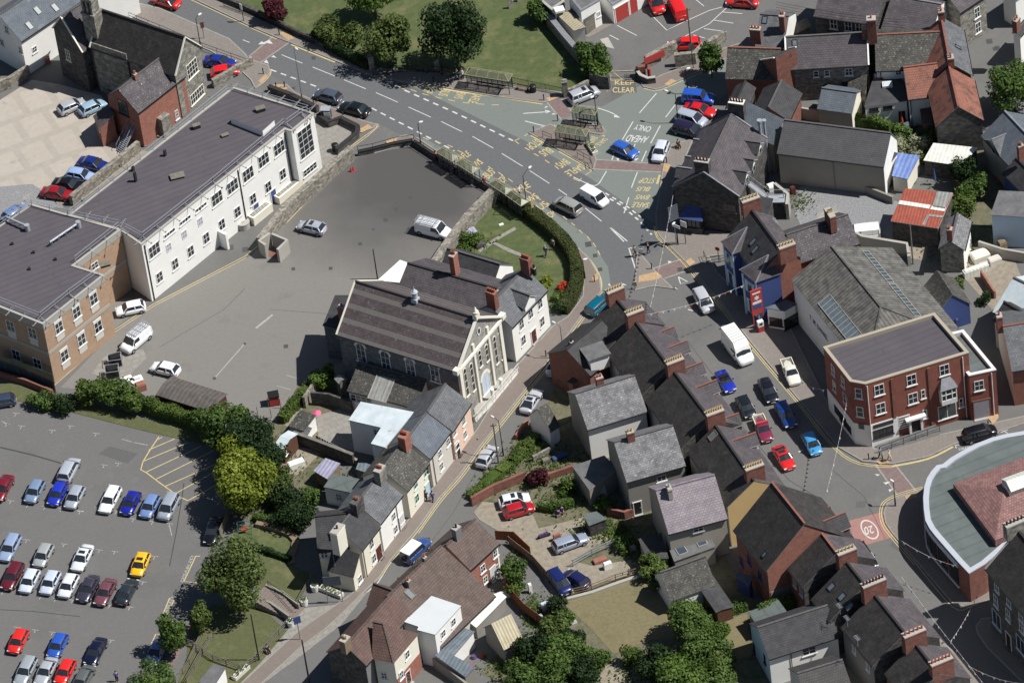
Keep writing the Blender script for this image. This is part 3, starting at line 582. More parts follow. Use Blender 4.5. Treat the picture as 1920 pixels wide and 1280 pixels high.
def bed(o,t):
 m=MB();m.box((-1.35,0,.9),(1.5,0,0),(0,1.3,0),(0,0,.06),0)
 for y in (-.7,.7):m.box((-1.35,y,.9),(1.6,0,0),(0,.08,0),(0,0,.22),1)
 m.box((-2.15,0,.9),(.08,0,0),(0,1.48,0),(0,0,.22),1);m.build('load_bed',['timber_grey','cream']).parent=o
def crown_mesh(kind,seed,n,mat,leaf=.34,flat_=.8,lobes=9,conic=False):
 rnd=random.Random(seed);v=[];f=[]
 L=[]
 for i in range(lobes):
  a=rnd.uniform(0,2*pi);z=rnd.uniform(-.55,.62);rr=sqrt(max(.05,1-z*z))*rnd.uniform(.38,.62)
  if conic:rr *=(1-(z+.55)/1.5)
  L.append((Vector((cos(a)*rr,sin(a)*rr,z*flat_)),rnd.uniform(.34,.52)))
 L.append((Vector((0,0,0)),.62))
 for i in range(n):
  c,r=rnd.choice(L);d=Vector((rnd.gauss(0,1),rnd.gauss(0,1),rnd.gauss(0,1))).normalized()
  k=rnd.random()**.33;p=c+Vector((d.x,d.y,d.z*.85))*r*(k*.95+.06*rnd.random())
  s=leaf*rnd.uniform(.6,1.35);nn=(d+Vector((rnd.gauss(0,.5),rnd.gauss(0,.5),rnd.gauss(0,.5)+.25))).normalized()
  x=nn.orthogonal().normalized();x=Matrix.Rotation(rnd.uniform(0,6.28),3,nn) @ x;y=nn.cross(x);b=len(v)
  v+=[p-x*s*.5,p+y*s*.38-x*s*.1,p+x*s*.55+nn*s*.1,p-y*s*.36+x*s*.05];f.append((b,b+1,b+2,b+3))
 me=bpy.data.meshes.new('crown');me.from_pydata([tuple(q) for q in v],[],f);me.materials.append(MATS[mat]);return me
def trunk_mesh(seed):
 rnd=random.Random(seed);m=MB();m.tube((0,0,-.05),(.03,0,.5),.06,r2=.045,n=8);m.tube((.03,0,.5),(0,.02,1.0),.045,r2=.02,n=7)
 for i in range(6):
  a=i*1.05+rnd.random();z=.4+.07*i;m.tube((.02,0,z),(cos(a)*.35,sin(a)*.35,z+.25),.022,r2=.008,n=5)
 return m
TREES={}
def tree(px,py,r,h,label,mat='leaf_mid',cat='tree',name='tree',group='trees',clear=None,n=2600,seed=0,leaf=.36,conic=False,zc=None,base=None,sx=1):
 clear=h*.2 if clear is None else clear;ch=(h-clear)/2;zc=clear+ch
 c=G(px,py,zc);key=(mat,seed,n,round(leaf/r,2),conic)
 if key not in TREES:TREES[key]=crown_mesh(name,seed,n,mat,leaf/r,conic=conic,lobes=10+seed % 4)
 o=empty(name,(c.x,c.y,0),label,cat,group)
 k=child('crown',TREES[key],o,(0,0,zc));k.scale=(r*1.12*sx,r*1.12,ch*1.22);k.rotation_euler=(0,0,seed*1.3+px)
 tk='trunk%d' % (seed % 3)
 if tk not in TREES:x=trunk_mesh(seed).build('trunk','bark');TREES[tk]=x.data;bpy.data.objects.remove(x)
 t=child('trunk',TREES[tk],o);t.scale=(r*.9,r*.9,zc+ch*.2);return o
def leafy(m_pts,n,leaf,rnd):
 v=[];f=[]
 for i in range(n):
  p,d=m_pts(rnd);s=leaf*rnd.uniform(.6,1.3);nn=(d+Vector((rnd.gauss(0,.5),rnd.gauss(0,.5),rnd.gauss(0,.5)+.2))).normalized()
  x=nn.orthogonal().normalized();x=Matrix.Rotation(rnd.uniform(0,6.28),3,nn) @ x;y=nn.cross(x);b=len(v)
  v+=[p-x*s*.5,p+y*s*.38,p+x*s*.55+nn*s*.1,p-y*s*.36];f.append((b,b+1,b+2,b+3))
 return v,f
def hedge(pts,w,h,label,mat='leaf_hedge',cat='hedge',name='hedge',leaf=.26,dens=42,lumpy=.15,z0=0,group=None,seed=1,trim=False,kind=None):
 P=[G(x,y,z0) for x,y in (pl(pts) if isinstance(pts,str) else pts)];rnd=random.Random(seed);segs=[];tot=0
 for a,b in zip(P,P[1:]):l=(b-a).length;segs.append((a,b,l));tot+=l
 def s(rnd):
  u=rnd.uniform(0,tot)
  for a,b,l in segs:
   if u <=l:break
   u -=l
  d=(b-a).normalized();n=Vector((-d.y,d.x,0));c=a+d*u
  lw=1+lumpy*sin(c.x*1.7+c.y*1.1)+lumpy*rnd.gauss(0,.4);lh=h*(1+lumpy*.8*sin(c.x*1.1-c.y*1.9)+lumpy*.3*rnd.gauss(0,1));t=rnd.random()
  if t < .5:y=rnd.uniform(-1,1);return c+n*y*w/2*lw+Vector((0,0,lh*(1-.18*abs(y)**3)))-Vector((0,0,rnd.random()**2*.3)),Vector((0,0,1))
  k=1 if t < .75 else -1;z=rnd.uniform(.02,1);return c+n*k*w/2*lw*(1-.12*z*z)+Vector((0,0,lh*z)),n*k
 n=int(tot*(w+2*h)*dens);v,f=leafy(s,n,leaf,rnd);m=MB();
 for a,b,l in segs:
  d=(b-a).normalized();nn=Vector((-d.y,d.x,0));m.box((a+b)/2-Vector((0,0,.05)),d*(l+w*.3),nn*w*.78,(0,0,h*.86))
 i0=len(m.v);m.v+=v;m.f+=[tuple(i0+q for q in x) for x in f];m.m+=[0]*len(f);m.sm+=[False]*len(f)
 o=solo(name,m,mat,label,cat,group)
 if kind:o['kind']=kind
 return o
def bush(px,py,r,h,label,mat='leaf_mid',group=None,seed=0,n=None,name='bush',cat='bush',leaf=.26,sx=1):
 n=n or int(400+380*r*r);c=G(px,py,h*.45);key=('bush',mat,seed % 4,n//500,round(leaf/r,1))
 if key not in TREES:TREES[key]=crown_mesh('bush',seed % 4+20,n,mat,leaf/r,lobes=8)
 o=bpy.data.objects.new(name,TREES[key]);COL.objects.link(o);o.location=(c.x,c.y,h*.42);o.scale=(r*1.1*sx,r*1.1,h*.62);o.rotation_euler=(0,0,px+seed)
 return tag(o,label,cat,group)
def person_mesh(pose):
 m=bpy.data.meshes.new('p');V=[];E_=[];R_=[]
 def v(p,r,par=None):
  V.append(p);R_.append(r)
  if par is not None:E_.append((par,len(V)-1))
  return len(V)-1
 sit=pose=='sit';st=.22 if pose=='walk' else 0
 hz=.95 if not sit else .5
 pel=v((0,0,hz),(.15,.12));ch=v((0,0,hz+.3),(.17,.11),pel);sh=v((0,0,hz+.48),(.15,.09),ch);nk=v((0,0,hz+.58),(.055,.055),sh)
 hd=v((.02,0,hz+.68),(.085,.09),nk);tp=v((.02,0,hz+.79),(.07,.075),hd)
 for s in (-1,1):
  hp=v((0,s*.1,hz-.06),(.1,.1),pel)
  if sit:kn=v((.42,s*.14,hz-.02),(.065,.065),hp);an=v((.45,s*.14,.1),(.045,.045),kn)
  else:kn=v((s*st*.6+.03,s*.1,.5),(.065,.065),hp);an=v((s*st*1.2-.03,s*.1,.09),(.045,.045),kn)
  ft=v((V[an][0]+.17,s*.11,.04),(.045,.035),an)
  sp=v((0,s*.19,hz+.46),(.07,.06),sh);el=v((-s*st*.5+(.08 if sit else 0),s*.25,hz+.2),(.045,.045),sp)
  wr=v((-s*st*.9+.1+(.15 if sit else 0),s*.25,hz-.02+(.05 if sit else 0)),(.03,.03),el);ha=v((V[wr][0]+.03,s*.25,V[wr][2]-.07),(.035,.02),wr)
  for k in range(4):v((V[ha][0]-.03+.02*k,s*.252,V[ha][2]-.09+.006*abs(k-1.5)),(.009,.009),ha)
  v((V[ha][0]+.045,s*.235,V[ha][2]-.03),(.01,.01),ha)
 m.from_pydata(V,E_,[]);o=bpy.data.objects.new('p',m);COL.objects.link(o);md=o.modifiers.new('s','SKIN')
 for i,r in enumerate(R_):m.skin_vertices[0].data[i].radius=r
 m.skin_vertices[0].data[0].use_root=True;sub=o.modifiers.new('u','SUBSURF');sub.levels=1;sub.render_levels=1
 dg=bpy.context.evaluated_depsgraph_get();dg.update();me=bpy.data.meshes.new_from_object(o.evaluated_get(dg));bpy.data.objects.remove(o)
 me.materials.clear();me.materials.append(MATS['skin']);return me,hz
mk('skin',lin((206,160,134)),n1=5,rough=.6);mk('hair_dark',lin((52,40,32)),n1=8);mk('hair_grey',lin((176,172,166)),n1=8);mk('hair_fair',lin((150,118,76)),n1=8)
def loft(rings,m,mi=0):
 k=len(rings[0]);m.faces([v for r in rings for v in r],[(i*k+j,i*k+(j+1) % k,(i+1)*k+(j+1) % k,(i+1)*k+j) for i in range(len(rings)-1) for j in range(k)],mi,True)
 m.faces(rings[0],[tuple(range(k))[::-1]],mi);m.faces(rings[-1],[tuple(range(k))],mi)
def ell(c,a,b,n=10):return [Vector((c[0]+a*cos(2*pi*k/n),c[1]+b*sin(2*pi*k/n),c[2])) for k in range(n)]
def person(px,py,hx,hy,pose,shirt,trou,label,hair='hair_dark',group=None,bag=None,z=0.0):
 key=('person',pose)
 if key not in CACHE:CACHE[key]=person_mesh(pose)
 me,hz=CACHE[key];c=G(px,py,z);dd=G(px+hx,py+hy,z)-c;o=bpy.data.objects.new('person',me);COL.objects.link(o);o.location=(c.x,c.y,z);o.rotation_euler=(0,0,atan2(dd.y,dd.x))
 tag(o,label,'person',group);st=.22 if pose=='walk' else 0;sit=pose=='sit'
 for nm in (shirt,trou):
  if nm not in MATS:mk(nm,lin(CLOTH[nm]),n1=6,rough=.9)
 m=MB();loft([ell((0,0,hz-.05),.165,.18),ell((0,0,hz+.15),.15,.17),ell((0,0,hz+.35),.16,.2),ell((0,0,hz+.5),.11,.19),ell((0,0,hz+.56),.07,.08)],m)
 for s in (-1,1):m.tube((0,s*.19,hz+.48),(-s*st*.5+(.08 if sit else 0),s*.25,hz+.2),.08,r2=.062,n=8)
 x=m.build('shirt',shirt);x.parent=o;m=MB()
 loft([ell((0,0,hz-.16),.15,.17),ell((0,0,hz),.155,.17)],m)
 for s in (-1,1):
  if sit:m.tube((0,s*.1,hz-.06),(.42,s*.14,hz-.02),.105,r2=.08,n=8);m.tube((.42,s*.14,hz-.02),(.45,s*.14,.1),.08,r2=.065,n=8)
  else:m.tube((0,s*.1,hz-.04),(s*st*.6+.03,s*.1,.5),.115,r2=.085,n=8);m.tube((s*st*.6+.03,s*.1,.5),(s*st*1.2-.03,s*.1,.08),.085,r2=.07,n=8)
 x=m.build('trousers',trou);x.parent=o
 m=MB();loft([ell((-.015,0,hz+.64),.08,.085),ell((-.02,0,hz+.74),.1,.1),ell((-.0,0,hz+.82),.095,.095),ell((0,0,hz+.87),.045,.045)],m);x=m.build('hair',hair);x.parent=o
 return o
CLOTH=dict(cloth_blue=(60,80,160),cloth_black=(34,34,38),cloth_white=(222,222,220),cloth_grey=(120,120,124),cloth_navy=(40,44,70),cloth_beige=(196,184,164),cloth_purple=(96,66,120),
   cloth_red=(160,60,54),cloth_denim=(70,90,130),cloth_teal=(60,110,130),cloth_brown=(92,66,50))
def lamp(px,py,h,ax,ay,label,mat='greypole',arm=1.4,ground=0,group='street lamps',kind='cobra'):
 c=G(px,py,ground);dd=G(px+ax,py+ay,ground)-c;dd.z=0;dd.normalize();o=empty('street_lamp',c,label,'street lamp',group)
 m=MB();m.tube(c,c+Vector((0,0,1.2)),.1,n=8);m.tube(c+Vector((0,0,1.2)),c+Vector((0,0,h)),.065,r2=.045,n=8);m.build('pole',mat,o)
 t=c+Vector((0,0,h));m=MB();m.tube(t-Vector((0,0,.05)),t+dd*arm*.5+Vector((0,0,.18)),.035,n=6);m.tube(t+dd*arm*.5+Vector((0,0,.18)),t+dd*arm+Vector((0,0,.2)),.03,n=6);m.build('arm',mat,o)
 m=MB();q=t+dd*arm+Vector((0,0,.17));s=Vector((-dd.y,dd.x,0));loft([[q+dd*(.38*cos(a))*k+s*(.17*sin(a))*k+Vector((0,0,z)) for a in [i*pi/5 for i in range(10)]] for k,z in ((.7,-.09),(1,0),(.6,.1))],m);m.build('lamp_head','pvc',o)
 return o
def post(px,py,h,label,name='bollard',cat='bollard',mat='black',r=.07,group='black bollards',z=.1):
 c=G(px,py,z);m=MB();m.tube(c,c+Vector((0,0,h)),r,n=10);m.tube(c+Vector((0,0,h-.18)),c+Vector((0,0,h-.1)),r*1.25,n=10);m.tube(c+Vector((0,0,h)),c+Vector((0,0,h+.08)),r*1.1,r2=r*.4,n=10)
 return solo(name,m,mat,label,cat,group)
def pole(px,py,h,label,name='telegraph_pole',cat='pole',mat='timber_grey',r=.12,group=None,arms=True):
 c=G(px,py);o=empty(name,c,label,cat,group);m=MB();m.tube(c,c+Vector((0,0,h)),r,r2=r*.7,n=8);m.build('shaft',mat,o)
 if arms:
  m=MB();m.bar(c+Vector((-.4,0,h-.4)),c+Vector((.4,0,h-.4)),.08,.08)
  for k in (-.35,0,.35):m.tube(c+Vector((k,0,h-.36)),c+Vector((k,0,h-.2)),.04,n=6)
  m.build('crossarm',mat,o)
 return o
def fence(pts,h,label,name='fence',cat='fence',style='rail',mat='timber_grey',z=0,step=2.2,group=None,closed=False):
 P=[G(x,y,z) for x,y in (pl(pts) if isinstance(pts,str) else pts)];c=sum(P,Vector())/len(P);o=empty(name,(c.x,c.y,z),label,cat,group);up=Vector((0,0,1));posts=[];m=MB()
 for a,b in zip(P,P[1:]):
  l=(b-a).length;k=max(1,round(l/step));posts+=[a+(b-a)*i/k for i in range(k)]
  if style=='rail':
   for q in (.35,.65,.95):m.bar(a+up*h*q,b+up*h*q,.04,.1)
  elif style=='iron':
   m.bar(a+up*h*.95,b+up*h*.95,.04,.04);m.bar(a+up*h*.12,b+up*h*.12,.04,.04);n=int(l/.16)
   for i in range(n):q=a+(b-a)*(i+.5)/n;m.box(q+up*.05,(.022,0,0),(0,.022,0),up*h)
  elif style=='handrail':
   m.bar(a+up*h,b+up*h,.05,.05);m.bar(a+up*h*.5,b+up*h*.5,.045,.045)
  elif style=='board':m.bar(a+up*h*.5,b+up*h*.5,.05,h)
  elif style=='glass':m.bar(a+up*(h*.5),b+up*(h*.5),.03,h*.96)
 posts.append(P[-1]);m.build('panel' if style in ('board','glass') else 'rails','glass_grey' if style=='glass' else mat,o)
 for q in posts[:100]:
  m=MB();w=.1 if style in ('rail','board') else .05;m.box(q-up*.1,(w,0,0),(0,w,0),up*(h+.15));m.build('post',mat,o)
 return o
def wall(pts,h,label,t=.4,mat='stone_wall',name='stone_wall',cat='wall',z=0,cap=None,group=None,closed=False):
 P=[G(x,y,z) for x,y in (pl(pts) if isinstance(pts,str) else pts)];m=MB();n=len(P)
 if closed:P.append(P[0])
 nr=[]
 for i in range(len(P)):
  a=P[max(i-1,0)];b=P[min(i+1,len(P)-1)];d=(b-a).normalized();nr.append(Vector((-d.y,d.x,0)))
 hs=h if isinstance(h,(list,tuple)) else [h]*len(P)
 L=[p+q*t/2 for p,q in zip(P,nr)];R_=[p-q*t/2 for p,q in zip(P,nr)];U=[Vector((0,0,x)) for x in hs];D=Vector((0,0,-.3))
 for i in range(len(P)-1):
  m.poly([L[i]+D,L[i]+U[i],L[i+1]+U[i+1],L[i+1]+D]);m.poly([R_[i]+D,R_[i+1]+D,R_[i+1]+U[i+1],R_[i]+U[i]]);
  if cap is None:m.poly([L[i]+U[i],R_[i]+U[i],R_[i+1]+U[i+1],L[i+1]+U[i+1]])
 m.poly([L[0]+D,R_[0]+D,R_[0]+U[0],L[0]+U[0]]);m.poly([L[-1]+D,L[-1]+U[-1],R_[-1]+U[-1],R_[-1]+D])
 if cap is None:return solo(name,m,mat,label,cat,group)
 c=sum(P,Vector())/len(P);o=empty(name,(c.x,c.y,z),label,cat,group);m.build('masonry',mat,o);m=MB();e=.05;C=Vector((0,0,.1))
 L=[p+q*(t/2+e) for p,q in zip(P,nr)];R_=[p-q*(t/2+e) for p,q in zip(P,nr)]
 for i in range(len(P)-1):
  m.poly([L[i]+U[i]+C,R_[i]+U[i]+C,R_[i+1]+U[i+1]+C,L[i+1]+U[i+1]+C]);m.poly([L[i]+U[i],L[i]+U[i]+C,L[i+1]+U[i+1]+C,L[i+1]+U[i+1]]);m.poly([R_[i]+U[i],R_[i+1]+U[i+1],R_[i+1]+U[i+1]+C,R_[i]+U[i]+C])
  m.poly([L[i]+U[i],L[i+1]+U[i+1],R_[i+1]+U[i+1],R_[i]+U[i]])
 for i in (0,-1):m.poly([L[i]+U[i],R_[i]+U[i],R_[i]+U[i]+C,L[i]+U[i]+C])
 m.build('coping',cap,o);return o
def patch(name,mat,pts,z,label=None,kerb=False,sm=0,world=False,m2=None):
 P=pl(pts) if isinstance(pts,str) else pts
 if sm:P=smooth_pts(P,sm)
 W_=[G(x,y,z) for x,y in P];m=MB();a=sum(W_[i].x*W_[(i+1) % len(W_)].y-W_[(i+1) % len(W_)].x*W_[i].y for i in range(len(W_)))
 if a < 0:W_=W_[::-1]
 if kerb:
  I=inset(W_,.16);n=len(W_)
  for i in range(n):
   j=(i+1) % n;m.poly([W_[i],W_[j],I[j],I[i]],1);m.poly([Vector((W_[i].x,W_[i].y,-.05)),Vector((W_[j].x,W_[j].y,-.05)),W_[j],W_[i]],1)
  m.poly(I)
  o=m.build(name,[mat,'kerb'])
 else:m.poly(W_);o=m.build(name,mat)
 o['kind']='structure'
 if label:o['label']=label
 return o
def line(m,pts,w,z=.012,dash=None,mi=0,sm=0):
 P=pl(pts) if isinstance(pts,str) else pts
 if sm:P=smooth_pts(P,sm,closed=False)
 W_=[G(x,y,z) for x,y in P]
 acc=0
 for i in range(len(W_)-1):
  a,b=W_[i],W_[i+1];d=(b-a);l=d.length
  if l < 1e-4:continue
  d.normalize()
  def nrm(k):
   p=W_[max(k-1,0)];q=W_[min(k+1,len(W_)-1)];e=(q-p).normalized();return Vector((-e.y,e.x,0))
  if not dash:
   n0,n1=nrm(i),nrm(i+1);m.poly([a+n0*w/2,a-n0*w/2,b-n1*w/2,b+n1*w/2],mi)
  else:
   n=Vector((-d.y,d.x,0));s=0
   while s < l:
    ph=(acc+s) % (dash[0]+dash[1])
    if ph < dash[0]-1e-6:e=min(l,s+dash[0]-ph);m.poly([a+d*s+n*w/2,a+d*s-n*w/2,a+d*e-n*w/2,a+d*e+n*w/2],mi);s=max(e,s+1e-3)+1e-5
    else:s+=max(1e-3,dash[0]+dash[1]-ph)
   acc+=l
def text(s,p0,p1,p2,mat='paint_yellow',z=.016,name='road_lettering',label=None,up=None,wide=None):
 cu=bpy.data.curves.new('t','FONT');cu.body=s;cu.offset=.012;o=bpy.data.objects.new('t',cu);COL.objects.link(o)
 dg=bpy.context.evaluated_depsgraph_get();me=bpy.data.meshes.new_from_object(o.evaluated_get(dg));bpy.data.objects.remove(o)
 xs=[v.co.x for v in me.vertices];ys=[v.co.y for v in me.vertices];x0,x1,y0,y1=min(xs),max(xs),min(ys),max(ys)
 if isinstance(p0,Vector):a,b,c=p0,p1,p2
 else:a,b,c=G(*p0,z),G(*p1,z),G(*p2,z)
 cen=a.copy()
 for v in me.vertices:q=(b-a)*((v.co.x-x0)/(x1-x0))+(c-a)*((v.co.y-y0)/(y1-y0));v.co=q
 me.materials.clear();me.materials.append(MATS[mat]);ob=bpy.data.objects.new(name,me);COL.objects.link(ob);ob.location=cen
 return ob,cen
def gtext(s,p0,p1,p2,mat='paint_yellow',label=None):
 ob,c=text(s,p0,p1,p2,mat);ob['kind']='structure';ob['label']=label or ('painted road lettering reading '+s);return ob
def walltext(H,s,key,x0,y0,x1,y1,hgt,mat='black',out=.05):
 a,n=H.hit(key,x0,y0);b,n=H.hit(key,x1,y1);a=a+n*out;b=b+n*out;ob,c=text(s,a,b,a+Vector((0,0,hgt)),mat,name='lettering')
 ob.parent=H.root;ob.location=c-Vector(H.root['_o']);return ob
def shelter(a,b,dx,dy,label,roofmat='shelter_roof',h=2.3,group='bus shelters'):
 A=G(*a,.12);B=G(*b,.12);D=G(a[0]+dx,a[1]+dy,.12)-A;c=(A+B+D)/2;u=(B-A);L=u.length;u.normalize();v=D-u*D.dot(u);dep=v.length;v.normalize();up=Vector((0,0,1))
 o=empty('bus_shelter',(c.x,c.y,.12),label,'bus shelter',group);k=max(3,round(L/1.35));
 for i in range(k+1):
  for t in ((0,1) if i in (0,k) else (0,1)):
   m=MB();q=A+u*L*i/k+v*dep*t;m.box(q,u*.07,v*.07,up*h);m.build('post','black',o)
 m=MB()
 for z in (h,.25):
  m.bar(A+up*z,A+u*L+up*z,.07,.07)
  if z==h:m.bar(A+v*dep+up*z,A+v*dep+u*L+up*z,.07,.07);m.bar(A+up*z,A+v*dep+up*z,.07,.07);m.bar(A+u*L+up*z,A+u*L+v*dep+up*z,.07,.07)
 m.build('frame','black',o)
 m=MB();m.box(A+u*L/2+up*.3,u*(L-.1),v*.02,up*(h-.45));m.box(A+v*dep/2+up*.3,u*.02,v*(dep-.1),up*(h-.45));m.build('glass_screen','shelterglass',o)
 m=MB();e=.15;q=[A-u*e-v*e,A+u*(L+e)-v*e,A+u*(L+e)+v*(dep+e),A-u*e+v*(dep+e)];q=[p+up*(h+.05) for p in q];r0=A+v*dep/2+u*dep*.5+up*(h+.5);r1=A+v*dep/2+u*(L-dep*.5)+up*(h+.5)
 m.poly([q[0],q[1],r1,r0]);m.poly([q[1],q[2],r1]);m.poly([q[2],q[3],r0,r1]);m.poly([q[3],q[0],r0]);m.build('roof',roofmat,o)
 m=MB();m.bar(r0,r1,.06,.06)
 for p,r in ((q[0],r0),(q[1],r1),(q[2],r1),(q[3],r0)):m.bar(p,r,.06,.06)
 for i in range(4):m.bar(q[i],q[(i+1) % 4],.07,.07)
 for i in range(1,k):
  x=q[0]+(q[1]-q[0])*i/k;y=q[3]+(q[2]-q[3])*i/k;rr=r0+(r1-r0)*max(0,min(1,(L*i/k-dep*.5)/(L-dep)));m.bar(x,rr,.05,.05);m.bar(y,rr,.05,.05)
 m.build('roof_frame','shelter_bar',o)
 m=MB();m.box(A+u*L/2+v*.3+up*.45,u*(L*.7),v*.3,up*.06);m.build('bench','darkmetal',o);return o
mk('shelter_roof',lin((120,122,92)),lin((98,104,82)),n1=2,rough=.3,alpha=.62);mk('shelter_bar',lin((156,152,112)),n1=3,rough=.5);mk('shelterglass',(.1,.12,.12),rough=.1,alpha=.35)
def bench(px,py,dx,dy,label,z=.12,L=1.7,mat='timber',group=None):
 c=G(px,py,z);u=G(px+dx,py+dy,z)-c;u.z=0;u.normalize();v=Vector((-u.y,u.x,0));up=Vector((0,0,1));o=empty('bench',c,label,'bench',group)
 m=MB();[m.box(c+v*k+up*.43,u*L,v*.11,up*.04) for k in (-.15,0,.15)];m.build('seat',mat,o);m=MB();[m.box(c+v*.24+up*z_,u*L,v*.04,up*.1) for z_ in (.55,.7)];m.build('backrest',mat,o)
 for k in (-1,1):m=MB();m.box(c+u*k*L*.42,u*.06,v*.4,up*.43);m.box(c+u*k*L*.42+v*.22,u*.06,v*.05,up*.82);m.build('leg','darkmetal',o)
 return o
def sign(px,py,h,w,sh,nx,ny,label,face='white',back='greypole',txt=None,shape='box',mat='greypole',z=.1,group=None,posts=1):
 c=G(px,py,z);n=G(px+nx,py+ny,z)-c;n.z=0;n.normalize();u=Vector((-n.y,n.x,0));up=Vector((0,0,1));o=empty('sign',c,label,'sign',group)
 for k in ((0,) if posts==1 else (-w*.42,w*.42)):m=MB();m.tube(c+u*k,c+u*k+up*h,.05,n=8);m.build('post',mat,o)
 m=MB();m.box(c+n*.08+up*(h-sh),u*w,n*.05,up*sh);b=m.build('panel',face,o)
 if txt:
  for i,(s,f,wf) in enumerate(txt):
   a0=c+n*.115+up*(h-sh+sh*f)-u*w*wf/2;t,cc=text(s,a0,a0+u*w*wf,a0+up*sh*.16,'pvc',name='lettering');t.parent=o;t.location=cc-c
 return o
m=MB();m.poly([(-1500,-1200,0),(1500,-1200,0),(1500,1500,0),(-1500,1500,0)]);g=m.build('ground','asphalt');g['kind']='structure';g['label']='grey asphalt and ground under the whole town'
mk('yard_surface',lin((127,124,118)),lin((119,116,110)),n1=2.2,n1d=9,amt=.5,w=(lin((106,104,100)),.57,.15,.2),rough=.93)
_m=MATS['yard_surface'];N=_m.node_tree.nodes;L=_m.node_tree.links;P=N['Principled BSDF'];src=P.inputs['Base Color'].links[0].from_socket
_g=N.new('ShaderNodeNewGeometry');_v=N.new('ShaderNodeVectorMath');_v.operation='DISTANCE';_c=G(770,340);_v.inputs[1].default_value=_c;L.new(_g.outputs['Position'],_v.inputs[0])
_n=N.new('ShaderNodeTexNoise');_n.inputs['Scale'].default_value=.12;_n.inputs['Detail'].default_value=6;L.new(_g.outputs['Position'],_n.inputs['Vector'])
_a=N.new('ShaderNodeMath');_a.operation='MULTIPLY_ADD';_a.inputs[1].default_value=14;L.new(_n.outputs['Fac'],_a.inputs[0]);L.new(_v.outputs['Value'],_a.inputs[2])
_r=N.new('ShaderNodeMapRange');_r.inputs[1].default_value=14;_r.inputs[2].default_value=29;_r.inputs[3].default_value=1;_r.inputs[4].default_value=0;L.new(_a.outputs[0],_r.inputs[0])
_x=N.new('ShaderNodeMix');_x.data_type='RGBA';_x.inputs[7].default_value=(*lin((82,80,79)),1);L.new(_r.outputs[0],_x.inputs[0]);L.new(src,_x.inputs[6]);L.new(_x.outputs[2],P.inputs['Base Color'])
patch('yard','yard_surface','660,298 700,287 780,273 938,368 850,472 770,545 640,700 520,790 430,775 300,745 104,725 90,730 60,740 200,560 300,560 470,480',.006,'worn asphalt school yard with a darker resurfaced top end')
patch('road','asphalt_dark','180,-40 330,-40 480,52 560,82 710,145 770,160 1000,270 1110,335 1160,372 1235,440 1236,470 1200,470 1186,540 1150,560 1110,590 1128,545 1125,520 1105,485 1075,455 1010,410 905,345 830,292 760,255 700,232 600,195 480,122 236,17',.006,'dark asphalt main road curving past the bus stops',sm=0)
patch('road','asphalt_green','708,145 820,162 929,181 1017,192 1130,200 1205,158 1240,165 1330,125 1400,92 1400,150 1330,200 1300,270 1259,268 1246,300 1237,340 1228,420 1160,372 1108,335 1000,272 770,160',.007,'greenish asphalt of the bus stop area')
patch('road','asphalt_green','756,256 800,262 880,305 1000,375 1100,440 1140,500 1146,540 1128,545 1125,520 1105,485 1075,455 1010,410 905,345 830,292',.008,'greenish asphalt bus bay beside the shelters')
patch('lane','asphalt','639,287 708,231 756,256 700,285 664,298 560,400 460,480 285,572 240,600 215,622 105,735 95,728 212,618 600,310',.008,'narrow lane between white school and yard wall')
for p in ('467,106 520,62 545,78 482,122','1024,190 1053,186 1076,214 1053,225','1117,299 1246,308 1241,323 1113,317','1226,503 1279,485 1301,503 1246,522','1641,870 1678,870 1717,919 1682,927'):
 patch('road','pave_crossing',p,.011,'block-paved crossing strip')
patch('road','redsurf','1590,976 1654,959 1660,975 1676,1006 1606,1026',.011,'red surfaced patch of the high street')
m=MB()
for p in ('467,106 520,62','545,78 482,122','1024,190 1053,225','1053,186 1076,214','1117,299 1246,308','1113,317 1241,323','1226,503 1279,485','1246,522 1301,503','1641,870 1682,927','1678,870 1717,919'):line(m,p,.22,.015)
o=m.build('road','kerb');o['kind']='structure';o['label']='pale edging strips of the crossings'
PV=.12
patch('pavement','pave','236,0 300,15 430,72 460,100 467,110 504,122 507,136 496,151 478,166 470,150 440,122 395,96 240,28',PV,'pavement south of the main road by the stone school',kerb=True)
patch('pavement','pave','337,-14 480,54 520,71 544,80 626,113 708,146 820,162 929,181 1017,193 1030,190 1055,180 1052,172 960,160 890,148 820,136 710,128 600,80 480,33 380,-18',PV,'pavement along the churchyard',kerb=True)
patch('pavement','pave_red','537,157 554,173 586,186 677,224 700,231 708,232 700,240 676,248 655,242 600,210 520,172',PV,'strip of pavement beside the two parked cars',kerb=True)
patch('pavement','slabs','590,208 675,250 655,272 604,314 598,300',.03,'weedy slab corner beside the white school')
patch('pavement','pave_red','700,288 730,265 760,252 784,258 830,289 905,340 960,374 1010,409 1075,454 1106,485 1125,518 1128,545 1117,560 1093,589 1066,627 1040,660 1011,700 977,741 940,788 907,828 863,889 823,935 780,995 734,1048 712,1082 687,1105 650,1142 610,1179 567,1210 470,1300 400,1330 440,1290 560,1180 640,1125 664,1107 720,1031 780,954 893,805 962,692 1034,612 1065,592 1092,555 1094,525 1085,498 1055,458 1000,408 938,362 812,292 785,272 775,268',PV,'brick-paved pavement following the curve of the road',kerb=True)
patch('pavement','pave_red','1046,236 1058,224 1080,223 1130,237 1137,246 1130,253 1090,246',PV,'small bus island',kerb=True)
patch('pavement','pave_red','991,249 1004,243 1032,232 1060,246 1100,272 1116,287 1119,300 1113,319 1060,288 1020,265',PV,'larger bus island',kerb=True)
